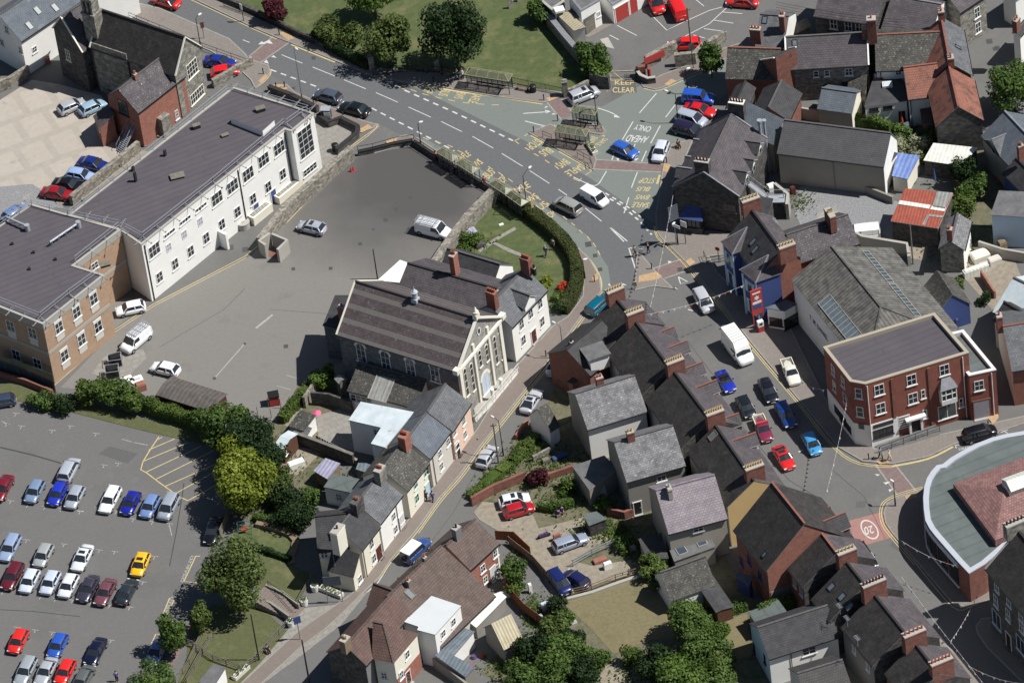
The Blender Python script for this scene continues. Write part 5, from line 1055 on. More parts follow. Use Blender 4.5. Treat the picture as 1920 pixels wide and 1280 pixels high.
for x,y,l in ((217,682,'black oil tank in a steel frame on the cracked slab, nearer the school'),(212,704,'black oil tank in a steel frame on the cracked slab, nearer the hedge')):
 c=G(x,y,0);o=empty('skip',c,l,'tank','framed tanks on the slab');m=MB();m.box(c+Vector((0,0,.1)),(1.5,.2,0),(-.2,1.3,0),(0,0,1.0));m.box(c+Vector((0,0,1.1)),(1.1,.2,0),(-.2,.9,0),(0,0,.25));m.build('tank','black',o);m=MB()
 for i in (-1,1):
  for j in (-1,1):m.box(c+Vector((i*.85,j*.72,0)),(.07,0,0),(0,.07,0),(0,0,1.3))
  m.bar(c+Vector((i*.85,-.72,1.25)),c+Vector((i*.85,.72,1.25)),.06,.06);m.bar(c+Vector((-.85,i*.72,1.25)),c+Vector((.85,i*.72,1.25)),.06,.06)
 m.build('frame','galv',o)
c=G(457,426,0);m=MB();m.tube(c,c+Vector((0,0,.9)),.85,n=20);m.tube(c+Vector((0,0,.9)),c+Vector((0,0,.98)),.9,n=20);m.tube(c+Vector((0,0,.98)),c+Vector((0,0,1.08)),.25,n=12);solo('round_tank',m,'concrete','round concrete tank at the foot of the white school','tank')
for x,y,l in ((237,712,'white sheet lying on the yard by the hedge'),(256,712,'white crate on a white sheet')):c=G(x,y,0);m=MB();m.box(c+Vector((0,0,.02)),(1.5,.5,0),(-.3,1.1,0),(0,0,.12));m.box(c+Vector((.1,0,.14)),(.7,.2,0),(-.1,.5,0),(0,0,.35 if x > 250 else .05));solo('packaging',m,'white',l,'packaging')
c=G(515,756,0);o=empty('red_kiosk',c,'small red cabin with black lid on the yard','kiosk');m=MB();m.box(c+Vector((0,0,.15)),(1.25,.1,0),(-.1,1.1,0),(0,0,1.3));m.build('body','redpaint',o);m=MB();m.box(c+Vector((0,0,1.45)),(1.4,.1,0),(-.1,1.25,0),(0,0,.14));m.build('lid','black',o)
for k in (-1,1):m=MB();m.box(c+Vector((k*.55,-.5,0)),(.1,0,0),(0,.1,0),(0,0,.2));m.build('leg','black',o)
for i,(x,y) in enumerate(((504,763),(527,765),(484,780),(509,783))):c=G(x,y,0);m=MB();m.tube(c,c+Vector((0,0,1.6)),.05);solo('goal_post',m,'greypole','thin grey post standing around the red cabin','post','thin posts around the red cabin')
for x,y in ((659,322),(663,320)):c=G(x,y,0);m=MB();m.tube(c,c+Vector((0,0,.75)),.2,r2=.04,n=10);m.box(c,(.45,0,0),(0,.45,0),(0,0,.05));solo('traffic_cone',m,'redpaint','red traffic cone at the top of the lane wall','cone','red traffic cones at the top of the wall')
c=G(613,223,.05);o=empty('kiosk',c,'grey telephone exchange cabinet with a pale notice board face','cabinet');m=MB();m.box(c,(1.2,-.3,0),(.25,.9,0),(0,0,1.7));m.build('cabinet','stone_dark',o);m=MB();m.box(c+Vector((.1,-.56,.5)),(.8,-.2,0),(.01,.04,0),(0,0,1.0));m.build('notice','pvc',o);m=MB();m.box(c+Vector((0,0,1.7)),(1.3,-.32,0),(.27,1.0,0),(0,0,.1));m.build('lid','galv',o)
mk('stone_pale',lin((168,164,154)),lin((136,134,128)),n1=1.8,amt=.8,pat=('brick',.6,.3,.8,.16),bump=.3)
MATS['chapel_roof']=slate('chapel_roof',(98,85,86),(80,70,71),(lin((150,146,142)),.6,2.2),var=.18)
_m=MATS['chapel_roof'];N=_m.node_tree.nodes;L=_m.node_tree.links;P=N['Principled BSDF'];src=P.inputs['Base Color'].links[0].from_socket
_u=N.new('ShaderNodeUVMap');_u.uv_map='UVMap';_s=N.new('ShaderNodeSeparateXYZ');L.new(_u.outputs[0],_s.inputs[0]);_k=N.new('ShaderNodeMath');_k.operation='PINGPONG';_k.inputs[1].default_value=.95;L.new(_s.outputs[1],_k.inputs[0])
_q=N.new('ShaderNodeMapRange');_q.inputs[1].default_value=.62;_q.inputs[2].default_value=.66;L.new(_k.outputs[0],_q.inputs[0]);_x=N.new('ShaderNodeMix');_x.data_type='RGBA';_x.blend_type='MIX';_x.inputs[7].default_value=(*lin((120,116,112)),1)
_q2=N.new('ShaderNodeMath');_q2.operation='MULTIPLY';_q2.inputs[1].default_value=.62;L.new(_q.outputs[0],_q2.inputs[0]);L.new(_q2.outputs[0],_x.inputs[0]);L.new(src,_x.inputs[6]);L.new(_x.outputs[2],P.inputs['Base Color'])
H=gable('chapel','stone chapel with banded purple slate roof and cream and grey arched facade','chapel',(666,527),(892,596),(626,626),8.4,38,'stone_blue','chapel_roof',ridge='ridge_dark',ov=.3,verge='cream',wallend='stone_pale')
CH=H
awin(H,'e',Z(1,2,'742 75 915 130 1090 180 1262 215'),1.35,3.0,sur='white')
fa=Z(1,2,'1482 285 1526 250')+Z(1,2,'1690 60 1728 25')
awin(H,'1',fa,.62,4.4,'cream','glass','stonetrim',bars=(1,4));awin(H,'1',Z(1,2,'1580 120 1628 80'),.62,2.6,'cream','glass','stonetrim',bars=(1,3))
for (x,y),t in ((Z(1,2,'1430 330')[0],1),(Z(1,2,'1550 200')[0],2),(Z(1,2,'1655 110')[0],2),(Z(1,2,'1790 0')[0],1)):strip(H,'1',x,y,.6 if t==1 else .4,0,8.3 if t==1 else 9.6,'stonetrim',.22)
def facade():
 n=H.W['1'][1];B=H.AB[1];m=MB();up=Vector((0,0,1));u=H.n
 a,b=H.EV[1],H.EV[3];ax=Vector((B.x,B.y,B.z))
 for q in (a,b):m.bar(ax+n*.12+up*.12,q+n*.12+up*.12,.34,.24)
 m.bar(a+n*.1-up*.1,b+n*.1-up*.1,.3,.35);m.build('cornice','stonetrim',H.root)
 m=MB();k=[B+n*.0+up*.1];m.box(B+n*.1,u*.8,n*.6,up*.7);m.tube(B+n*.1+up*.7,B+n*.1+up*1.1,.38,n=10);m.tube(B+n*.1+up*1.1,B+n*.1+up*1.8,.3,r2=.05,n=10);m.build('finial','cream',H.root)
 for q in (a,b):m=MB();c=Vector((q.x,q.y,8.2));m.box(c,u*.8,n*.7,up*.7);m.build('finial_block','cream',H.root)
 c,_=H.hit('1',*Z(1,1,'1570 1130')[0]);m=MB();z=Vector((0,0,1));R_=14
 for i in range(R_):t0,t1=2*pi*i/R_,2*pi*(i+1)/R_;m.poly([c+n*.08+u*.42*cos(t0)+z*.62*sin(t0),c+n*.08+u*.42*cos(t1)+z*.62*sin(t1),c+n*.08+u*.25*cos(t1)+z*.42*sin(t1),c+n*.08+u*.25*cos(t0)+z*.42*sin(t0)])
 m.poly([c+n*.06+u*.27*cos(2*pi*i/R_)+z*.44*sin(2*pi*i/R_) for i in range(R_)],1);m.build('oval_window',['pvc','glass'],H.root)
 c,_=H.hit('1',*Z(1,2,'1622 285')[0]);awin(H,'1',Z(1,2,'1622 285'),1.8,3.2,'cream','door_blue_pale','stonetrim','arched_door',(2,1))
render_('door_blue_pale',(186,204,226));facade()
c=(H.AB[0]*.5+H.AB[1]*.5);c=G(779,562,H.h);m=MB();up=Vector((0,0,1));m.box(c-up*.3,H.d*.8,H.n*.8,up*.6);m.tube(c+up*.3,c+up*1.2,.34,n=8);m.tube(c+up*1.2,c+up*1.3,.45,n=8);m.tube(c+up*1.3,c+up*1.8,.4,r2=.06,n=8);m.tube(c+up*1.8,c+up*2.15,.04,n=6);m.build('ventilator','parapet',H.root)
mono('vestry','slate-roofed vestry lean-to on the rear wall of the chapel','house',[(605,612,5.2),(628,553,6.6),(656,553,6.6),(633,618,5.2)],'stone_blue','slate_dark').chim(640,574,8.0,.7,.9,1,'brick_red',h=2.5)
wall('890,790 925,755 970,700',.7,'low white forecourt wall of the chapel',.3,'white','forecourt_wall',cap='concrete')
fence('896,790 930,750 974,695',1.3,'white iron railing along the chapel forecourt','railing','railing','handrail','pvc',z=.7)
for i,(x,y) in enumerate(((925,750),(941,731))):post(x,y,1.9,'white stone gate pier of the chapel forecourt','gate_pier','pier','white',.22,'white gate piers of the chapel',0)
patch('path','concrete','885,745 960,690 970,702 893,792',.13,'concrete forecourt of the chapel')
H=gable('white_house','white double-fronted house with small central gable beside the chapel','house',(984,503),(917,573),(1028,543),5.9,36,'white','slate_grey',ridge='ridge_grey',ov=.2)
H.win('e',Z(2,1,'197 940 131 1010 66 1085 212 1065 80 1195'),.95,1.5,grid=(2,2));H.door('e',Z(2,1,'150 1150'),.95,2.1,'maroon');dormer(H,'e',*Z(2,1,'120 880')[0],2.2,1.0,3.0,'white','slate_grey',ridge='ridge_grey',win=False,pitch=40)
H.chim(985,483,10.6,1.3,.8,4,'brick_dark','terracotta',2.6,along='n',cap='brick_dark');H.chim(921,546,10.6,1.3,.8,4,'brick_dark','terracotta',2.6,along='n',cap='brick_red');H.chim(1001,502,9.2,.35,.35,1,'black','black',1.2)
gable('house_wing','long slate-roofed rear wing running behind the chapel roof','house',(764,493),(932,541),(880,620),5.4,36,'white','slate_purple',ridge='ridge_dark',w=4.2).chim(849,476,11,.7,1.1,3,'brick_red',h=3.4)
mono('lean_to','white flat lean-to at the end of the long slate wing','shed',[(707,524,3.0),(750,487,3.6),(764,492,3.6),(751,530,3.0)],'white','white')
gable('outhouse','low brown-roofed outhouse between manse wing and green garden','shed',(838,465),(938,495),(925,520),3.0,34,'white','slate_dark',e2=None,w=3.0)
H=gable('chapel_hall','low hall with mottled grey roof and long roof light beside the chapel','hall',(672,679),(800,712),(638,729),3.4,26,'white','slate_moss');H.light('re',Z(1,2,'885 335'),2.6,3.2,'concrete','corr_pale',4);H.win('e',Z(1,2,'695 395'),3.0,1.2,grid=(4,2))
gable('shed','small grey garden shed beside the chapel hall','shed',*Z(1,2,'578 232 612 268'),Z(1,2,'590 305')[0],2.6,30,'timber_grey','corr_pale',gutter=False,ridge=None)
g_=None
H=gable('cottage','pink end cottage of the row next to the chapel forecourt','house',(836,719),(801,772),(886,753),4.9,36,'pink','slate_grey',ridge='ridge_grey',wallback='white',e2=(790,706))
H.win('e',Z(1,2,'1465 560 1475 655'),.8,1.15,grid=(2,2));H.win('e',Z(1,2,'1400 640'),.8,1.15);H.win('e',Z(1,2,'1372 800'),.8,1.15);H.door('e',Z(1,2,'1410 790'),.85,2,'door_dark')
H=gable('cottage','cottage with blue-grey slates and white wall between pink and mossy ones','house',(801,772),(762,823),(848,806),4.9,36,'offwhite','slate_blue',ridge='ridge_grey')
H.win('e',Z(1,2,'1365 695 1297 790 1308 880'),.8,1.15);H.chim(757,814,8.9,1.0,1.4,4,'brick_red','terracotta',2.4,cap='brick_red',along='n');H.pipe('e',Z(1,2,'1255 900'),0,4.8)
H=gable('cottage','cottage with rough mossy slate roof and mint blue windows','house',(757,828),(716,880),(803,871),4.8,36,'cream','slate_moss',ridge='ridge_grey')
H.win('e',Z(1,2,'1125 1005 1200 915 1135 1105'),.9,1.3,'mint');H.door('e',Z(1,2,'1215 1060'),.9,2.1,'skyblue','mint');H.chim(711,877,8.7,.9,1.5,3,'stone','terracotta',2.2,cap='concrete',along='n')
H.pipe('e',Z(1,2,'1225 920'),0,4.7)
H=gable('cottage','cottage with smooth grey slates and white front, second from the cream end house','house',(710,890),(668,944),(757,926),4.8,36,'white','slate_grey',ridge='ridge_grey')
H.win('e',Z(1,3,'970 105 985 195 1045 100'),.85,1.2);H.chim(668,936,8.7,.9,1.7,2,'stone_dark','terracotta',2.2,cap='stone_dark',along='n');H.door('e',Z(1,3,'1060 170'),.85,2,'door_white');H.pipe('e',Z(1,3,'1000 130'),0,4.7)
H=gable('cottage','cream end house of the row with big rendered chimney and brown windows','house',(668,948),(634,992),(718,981),4.8,38,'cream','slate_dark',ridge='ridge_grey')
H.win('e',Z(1,3,'815 300 832 400'),.9,1.3,'pvc',surround=None);H.door('e',Z(1,3,'905 350'),.85,2,'maroon','maroon');H.chim(632,990,9.2,1.0,1.9,1,'cream','darkpot',3.6,along='n');H.pipe('e',Z(1,3,'760 450'),0,4.7)
for p in Z(1,3,'815 335 832 440'):strip(H,'e',*p,1.0,1.0,1.3,'maroon',.03,'panel') if 0 else None
H=mono('cottage_extension','lean-to extension with dark slates at the end of the cottage row','house',[(613,1069,2.6),(663,1082,2.6),(675,1038,4.6),(625,1022,4.6)],'cream','slate_dark');H.win(1,Z(1,3,'740 535'),.9,1.1,'pvc')
H=gable('cottage_wing','cream rear wing with dark slates behind the end cottage','house',(590,968),(650,962),(580,1016),4.6,34,'cream','slate_dark',ridge='ridge_dark',w=3.6);H.win('e',Z(1,3,'460 330'),.9,1.1)
H=flat('house_extension','white two-storey extension with pale L-shaped flat roof behind the cottages','house','677,754 775,773 722,838 697,831 716,801 655,787',5.2,'white','felt_white',0,'concrete');H.win(5,Z(1,2,'780 710'),1.8,1.1,grid=(3,2));H.win(4,Z(1,2,'855 640'),1.0,.9)
H=flat('house_extension','white extension with dark green felt roof behind the mossy cottage','house',Z(1,2,'545 938 757 978 700 1070 483 1025'),2.8,'white','felt_green',0,'timber_grey');H.win(2,Z(1,2,'585 1095'),.8,1.0)
mono('greenhouse','shed with clear plastic corrugated roof in the back gardens','shed',[(588,883,2.1),(610,858,2.6),(638,868,2.6),(614,898,2.1)],'timber','corr_clear');mono('coal_shed','small dark shed with ribbed blue-grey roof behind the cottages','shed',[(667,880,2.1),(672,867,2.4),(697,868,2.4),(688,886,2.1)],'timber_grey','corr_grey')
H=gable('summer_house','brown garden hut with pale blue roof by the dark tree','shed',*Z(1,2,'170 665 240 690'),Z(1,2,'190 772')[0],2.4,16,'shed_brown','felt_white',gutter=False,ridge=None);H.win('1',Z(1,2,'205 755'),.6,.6)
mono('old_shed','ruined mossy shed with broken roof at the garden end','shed',[(540,798,2.0),(563,768,2.6),(593,778,2.6),(570,808,2.0)],'white','slate_moss');mono('garden_toilet','small white outhouse beside the ruined shed','shed',[(562,815,1.8),(575,798,2.0),(585,802,2.0),(574,820,1.8)],'white','slate_grey')
wall('586,757 620,760 662,775',2.0,'dark garden wall above the patio with the parasol',.3,'stone_dark','garden_wall');wall('553,830 600,847 665,872',1.8,'long dark garden wall between the cottage plots',.35,'stone_dark','garden_wall',cap='timber_grey')
wall('572,765 590,738 604,720',1.8,'rubble garden wall beside the leafy hedge',.35,'stone_wall','garden_wall');wall('640,858 668,870 672,872',.9,'stepped block wall at the garden steps',.4,'stone_wall','garden_wall')
H=gable('brick_house','red brick house with brown tiled roof beside the sandy parking yard','house',(891,972),(836,1022),(949,1007),4.8,33,'brick_red','tile_brown',ridge='tile_brown',wb=3.6,heb=4.2);H.win('e',Z(1,3,'1600 470 1703 350'),.9,1.2,grid=(2,2));H.win('e',Z(1,3,'1720 450 1618 548'),.8,1.1);H.door('e',Z(1,3,'1680 560'),.9,2,'door_white');H.chim(855,988,8.6,.7,1.0,1,'greyrender','black',2.4,along='n')
for q in ('1735 330',):strip(H,'e',*Z(1,3,q)[0],.25,0,4.6,'white',.08,'quoins')
H=gable('long_house','long house with sagging brown tiled roof and wall-head gables on the street side','house',(828,1022),(726,1118),(938,1108),3.0,30,'offwhite','tile_brown',ridge='tile_brown',wb=3.0,heb=4.6)
for x,y,z in ((795,1043,8),(765,1087,8)):H.chim(x,y,z,.5,.5,1,'timber_grey','terracotta',1.2)
H.light('re',Z(1,3,'1085 650'),.9,1.3,'timber','roofglass');dormer(H,'b',785,1050,3.0,1.4,3,'cream','tile_brown',ridge='tile_brown',win=True,pitch=40);dormer(H,'b',748,1084,3.0,1.4,3,'cream','tile_brown',ridge='tile_brown',win=True,pitch=40)
H=flat('roof_extension','white two-storey extension with flat white roof rising through the brown tiles','house',Z(1,3,'1160 642 1442 737 1262 935 1143 903 1152 880 1040 842'),5.6,'white','roof_white',0,'concrete');H.win(1,Z(1,3,'1320 932 1392 850'),.9,1.1,grid=(2,2))
H=mono('conservatory','lean-to with blue-grey corrugated roof and white lattice below the flat roof','shed',[(820,1220,2.2),(846,1234,2.2),(890,1183,2.6),(868,1172,2.9)],'white','corr_grey');mono('lean_to','long low corrugated lean-to roof along the garden wall','shed',[(815,1229,2.2),(829,1216,2.6),(892,1250,2.4),(872,1268,2.0)],'cement','corr_grey')
mono('lean_to','white painted lean-to roof at the eaves of the long tiled house','shed',[(880,1166,2.3),(893,1176,2.0),(950,1118,2.0),(938,1108,2.3)],'cement','corr_white')
H=gable('house','tile-hung street house with red-brown roof and cat-slide gables in the bottom row','house',(735,1112),(648,1210),(679,1256),5.6,38,'greyrender','tile_redbrown',ridge='tile_brown',wb=3.2,heb=5.2,wallend='stone_dark')
def corner_wing():
 A,B,C_,T,S=G(702,1234,5.4),G(739,1241,5.4),G(782,1191,5.4),G(719,1170,8.2),G(699,1166,8.2);c=(A+B+C_)/3;D_=Vector((A.x+C_.x-B.x,A.y+C_.y-B.y,5.4))
 h=House('house_wing','brick and cream rear wing with hipped red-brown roof at the bottom of the picture','house',(c.x,c.y));m=MB();q=[A,B,C_,D_];dn=Vector((0,0,-5.7))
 for i in range(4):j=(i+1) % 4;a,b=q[i],q[j];m.poly([a+dn,b+dn,b,a]);d=b-a;d.z=0;d.normalize();h.W[i]=(Vector((a.x,a.y,0)),Vector((d.y,-d.x,0)));h.X[i]=(a.copy(),b.copy(),5.2)
 m.build('wall','cream',h.root);m=MB();up=Vector((0,0,.12));ov=lambda p:p+(p-(A+C_)/2).normalized()*.3+up
 m.poly([ov(B),ov(C_),T+up]);m.poly([ov(A),ov(B),T+up,S+up]);m.poly([T+up,ov(C_),D_+up]);m.poly([S+up,T+up,D_+up]);m.poly([S+up,D_+up,ov(A)]);m.bar(ov(B),T+up,.22,.12,1);m.bar(S+up,T+up,.22,.12,1);m.build('roof',['tile_redbrown','tile_brown'],h.root)
 m=MB();a,b=q[1],q[2];n=h.W[1][1];m.box(Vector(((a.x+b.x)/2,(a.y+b.y)/2,0))+n*.03,b-a,n*.06,(0,0,2.6));m.build('brick_band','brick_red',h.root)
 h.win(1,Z(1,3,'1065 1070'),.9,1.2);h.win(1,Z(1,3,'1022 1220'),.8,1.2,off=.06);h.door(1,Z(1,3,'1075 1250'),.85,2,'door_white');h.win(0,Z(1,3,'905 1225'),.8,1.0);h.d=H.d;h.chim(646,1196,9.8,.8,1.2,2,'timber','buffpot',2.0,along='n')
corner_wing()
dormer(H,'b',702,1094,3.4,2.2,3,'cream','tile_redbrown',ridge='tile_brown',win=True,pitch=45)
gable('garage','garage with ribbed mossy cream roof and red doors beside the toys','shed',*Z(1,3,'1660 860 1800 790'),Z(1,3,'1735 978')[0],2.4,18,'cement','corr_cream',gutter=False,ridge=None,w=2.4)
fence('995,1040 965,1012 930,1010',1.4,'brown timber fence beside the sandy yard','timber_fence','fence','board','timber_orange');fence('945,1105 985,1150 1032,1185 1035,1195',1.7,'orange-brown board fence between the two gardens','timber_fence','fence','board','timber_orange')
wall('815,1250 850,1276 880,1300',1.6,'grey blockwork garden wall at the bottom edge',.3,'cement','garden_wall')
render_('coping',(172,160,138))
def cross_gable(H,px,py,w=1.6,h=.6,dep=3.0,wall='white',roof='slate_purple',ridge='ridge_red',win=True,pitch=48):return dormer(H,'b',px,py,w,h,dep,wall,roof,ridge=ridge,win=win,pitch=pitch)
TG='terrace houses down the high street'
def terrace(label,r0,r1,e,he,chim,apexes,wall='offwhite',roof='slate_black',rf='slate_purple',wallend='stone_dark',ridge='ridge_dark',pots='buffpot',npots=6,gr='ridge_red',cl=2.3,front='offwhite',pitch=34.5):
 H=gable('terrace_house',label,'house',r0,r1,e,he,pitch,wall,roof,ridge=ridge,wallback=front,wallend=wallend,group=TG,vg=.02)
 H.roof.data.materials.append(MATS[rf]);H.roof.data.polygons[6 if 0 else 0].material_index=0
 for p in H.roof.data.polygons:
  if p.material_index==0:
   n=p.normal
   if Vector((n.x,n.y,0)).dot(H.n) < 0:p.material_index=len(H.roof.data.materials)-1  # sunlit slate tone painted on the street slope, shaded tone on the rear
 H.row('b',(.12,.37,.63,.88),4.5);H.row('b',(.1,.3,.7,.9),1.4,1.2,1.6);H.row('b',(.42,.58),1.2,door=(0,1));H.row('e',(.35,.8),4.6,.8,1.2)
 if chim:H.chim(chim[0],chim[1],H.h+1.5,cl,.95,npots,'brick_dark',pots,3.0,along='n',cap='concrete')
 for a in apexes:cross_gable(H,*a,ridge=gr)
 return H
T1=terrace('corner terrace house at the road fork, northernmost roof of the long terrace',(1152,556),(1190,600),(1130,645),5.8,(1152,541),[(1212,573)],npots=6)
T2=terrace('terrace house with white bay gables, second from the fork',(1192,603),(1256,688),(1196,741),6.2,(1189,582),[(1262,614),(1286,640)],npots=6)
T3=terrace('terrace house with sunlit-toned purple street slope and red dormer ridges, third from the fork',(1264,696),(1332,786),(1270,832),6.2,(1264,674),[(1315,680),(1342,713)],npots=7)
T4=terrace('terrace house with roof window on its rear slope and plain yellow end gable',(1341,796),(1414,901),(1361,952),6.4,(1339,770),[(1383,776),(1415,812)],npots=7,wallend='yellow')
T4.light('re',Z(2,2,'1420 665'),.9,1.3,'timber','roofglass');T4.chim(1413,872,T4.h+1.5,2.4,.95,7,'brick_dark','buffpot',3.0,along='n')
H=gable('brick_house','large brick house with orange ridge tiles and brick gable below the yellow wall','house',(1447,903),(1509,981),(1436,1071),6.6,42,'brick_dark','slate_black',ridge='ridge_red',e2=(1605,1006),wallend='brick_red');BH=H
H.win('e',Z(2,3,'1620 420 1675 410 1750 520'),.9,1.3,'door_blue');H.light('re',Z(2,3,'1785 370'),.5,.9);dormer(H,'b',*Z(3,3,'505 40')[0],2.4,1.0,3.6,'brick_dark','slate_dark',ridge='ridge_red',pitch=42);dormer(H,'b',*Z(3,3,'612 82')[0],2.4,1.0,3.6,'brick_dark','slate_dark',ridge='ridge_red',pitch=42)
for p in ((1592,1010),):strip(H,'1',*p,.8,0,5.5,'white',.1)
strip(H,'1',1470,1100,6.5,0,3.0,'cement',.06,'render_patch')
mono('porch','small blue timber porch at the back of the brick house','shed',[(1378,1082,2.2),(1385,1072,2.8),(1411,1080,2.8),(1405,1098,2.2)],'royalblue','slate_blue').win(1,[(1402,1106)],1.0,1.0,'skyblue',grid=(3,3))
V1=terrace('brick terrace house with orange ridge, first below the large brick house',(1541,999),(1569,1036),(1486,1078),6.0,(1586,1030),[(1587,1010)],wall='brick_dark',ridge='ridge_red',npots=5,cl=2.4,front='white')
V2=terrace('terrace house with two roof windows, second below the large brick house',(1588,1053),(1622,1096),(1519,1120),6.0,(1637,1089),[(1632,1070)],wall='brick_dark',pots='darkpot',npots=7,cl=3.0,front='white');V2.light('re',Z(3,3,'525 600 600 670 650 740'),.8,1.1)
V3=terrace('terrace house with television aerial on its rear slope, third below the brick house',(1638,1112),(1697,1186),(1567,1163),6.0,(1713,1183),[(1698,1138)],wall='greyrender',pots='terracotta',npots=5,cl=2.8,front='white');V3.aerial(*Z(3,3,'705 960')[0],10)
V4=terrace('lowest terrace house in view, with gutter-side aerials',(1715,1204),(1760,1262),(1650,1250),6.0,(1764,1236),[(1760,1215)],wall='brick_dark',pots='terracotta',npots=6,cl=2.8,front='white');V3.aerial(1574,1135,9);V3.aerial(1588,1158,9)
W=gable('rear_wing','rear wing with pale mottled slates and white lit side wall, nearest the road fork','house',(1078,738),(1190,703.5),(1109,804),5.6,36,'white','slate_pale',ridge='ridge_grey',wallback='cement',wallend='cement');W.chim(1123,706,W.h+1.2,.9,.7,2,'brick_dark','terracotta',2.0)
W=gable('rear_wing','rear wing with grey slates and cement side wall, middle one of three','house',(1151,829),(1262,797.5),(1180,903),5.8,36,'cement','slate_pale',ridge='ridge_grey');W.chim(1181,808,W.h+1.2,.9,.7,2,'brick_dark','buffpot',2.2);W.win('e',Z(2,2,'1055 965'),1.2,.9);W.door('e',Z(2,2,'885 1160'),.9,2)
mono('wing_porch','grey flat porch roof under the middle rear wing','shed',[(1184,926,2.3),(1190,932,2.3),(1212,924,2.5),(1205,917,2.5)],'cement','felt_grey')
W=gable('rear_wing','rear wing with smooth pinkish-grey tiles, beside the yellow gable','house',(1229,919),(1340,889.5),(1281,994),5.8,36,'pebble','slate_pink',ridge='slate_pink');W.chim(1254,912,W.h+.8,.5,1.1,1,'concrete','concrete',1.6);W.win('e',Z(2,3,'1315 190'),1.3,.9)
W0=gable('brick_wing','dark slated brick wing with a boxy grey roof hatch, at the road fork','house',(1062,655),(1128,600),(1072,700),5.0,30,'brick_dark','slate_dark',ridge='ridge_dark',w=3.6);
c=G(1116,658,7.0);m=MB();m.box(c-Vector((0,0,2.2)),Vector((2.4,.8,0)),Vector((-.8,2.2,0)),(0,0,2.1));m.box(c-Vector((0,0,.1)),Vector((2.9,.9,0)),Vector((-.9,2.6,0)),(0,0,.12),1);m.build('roof_hatch',['white','felt_grey'],W0.root);W0.chim(1071,640,7.6,.5,.5,1,'darkmetal','darkmetal',1.8)
mono('brick_outhouse','low brick outhouse with dark lean-to roof beside the lower road','shed',[(1062,716,2.8),(1073,720,2.8),(1112,693,3.6),(1098,686,3.6)],'brick_red','slate_dark')
gable('garage','white garage with mottled grey felt roof beside the lower road','shed',*Z(2,2,'175 475 250 430'),Z(2,2,'210 588')[0],2.5,20,'white','slate_moss',gutter=False,ridge=None,w=2.2)
H=flat('extension','flat-roofed extension with pale grey roof between the rear wings','house',Z(2,2,'430 880 650 808 740 900 600 1005 545 1040'),3.0,'cement','felt_grey',0,'concrete')
mono('garden_shed','dark green felted garden shed with its door flap open','shed',[(1093,965,2.2),(1118,958,2.4),(1138,972,2.2),(1104,985,2.0)],'stone_dark','felt_green')
mono('low_roof','brown-tiled low lean-to with orange ridge behind the pink-slated wing','shed',[(1197,1012,3.0),(1240,998,3.4),(1254,1046,2.4),(1213,1048,2.4)],'cement','tile_grey')
H=mono('flat_extension','grey extension with three glass rooflights below the pink-slated wing','house',[(1255,1030,3.0),(1330,1002,3.0),(1342,1024,2.8),(1264,1052,2.8)],'cement','felt_grey');H.light('r',Z(2,3,'1195 345 1335 285'),1.2,1.3,'concrete','glass_blue');
gable('outhouse','old outhouse with heavy grey stone slates in the back yard','shed',*Z(2,3,'1045 500 1365 385'),Z(2,3,'1095 590')[0],2.4,24,'white','slate_moss',gutter=False,w=2.6)
gable('long_shed','brown felted long shed between the hedge and the brick house','shed',*Z(2,3,'1330 540 1480 760'),Z(2,3,'1295 570')[0],2.2,8,'shed_brown','felt_dark',gutter=False,ridge=None,e2=Z(2,3,'1400 490')[0])
H=gable('white_cottage','white cottage with dark grey slates and leafy strip behind, at the bottom','house',(1420,1176),(1552,1134),(1441,1236),4.6,34,'white','slate_dark',ridge='ridge_grey',wallback='white',wallend='skyblue');H.win('e',Z(3,3,'365 1050'),1.7,1.2,grid=(2,2));H.win('0',Z(2,3,'1710 1030 1785 1110'),.6,1.4,'darkmetal');H.pipe('e',Z(3,3,'240 1120'),0,4.5)
H=mono('low_extension','flat green-grey roofed low building beside the white cottage','shed',[(1402,1147,2.4),(1422,1175,2.4),(1478,1150,2.8),(1460,1123,2.8)],'cement','felt_green')
gable('tiled_house','house roof with dull brown concrete tiles at the bottom edge','house',(1495,1262),(1580,1236),(1520,1330),3.6,34,'offwhite','tile_grey',ridge='ridge_grey')
for p,h,l in (('1000,865 1040,845',.9,'old rubble garden wall under the raised flower bed'),('885,948 925,925 985,900',1.4,'red brick retaining wall below the verge garden'),('1010,905 1078,882',1.0,'long brick wall between the back plots'),('1140,965 1172,972 1214,955',1.2,'curved orange brick garden wall')):
 wall(p,h,l,.35,'brick_dark' if 'brick' in l else 'stone_wall','garden_wall')
wall('968,824 990,794',.8,'short red brick wall at the road edge by the garage',.3,'brick_red','brick_wall')
def steps(a,b,n,w,z,label,mat='concrete'):
 A,B=G(*a,z),G(*b,0);m=MB();d=B-A;dh=Vector((d.x,d.y,0));L=dh.length;dh.normalize();s=Vector((-dh.y,dh.x,0))
 for i in range(n):p=A+dh*L*(i+.5)/n;m.box((p.x,p.y,0),dh*L/n,s*w,(0,0,z*(1-i/n)))
 return solo('steps',m,mat,label,'steps')
steps(Z(2,2,'620 1010')[0],Z(2,2,'660 1140')[0],10,1.1,2.2,'grey concrete steps down from the flat-roofed extension')
H=gable('corner_shop','dark stone corner building with purple slate roof and dormers by the bus bays','shop',(1372,214),(1319,323),(1259,353),6.4,36,'stone_dark','slate_purple',ridge='ridge_grey',verge='lead');PB=H
H.win('1',Z(2,1,'1535 265'),1.7,1.2,'timber_grey','glass',(3,2));H.chim(1316,300,H.h+1.4,1.9,.9,4,'stone_dark','darkpot',2.4,along='n');H.chim(1381,190,H.h+1.6,2.0,1.0,5,'stone_dark','darkpot',2.6,along='n',cap='stonetrim')
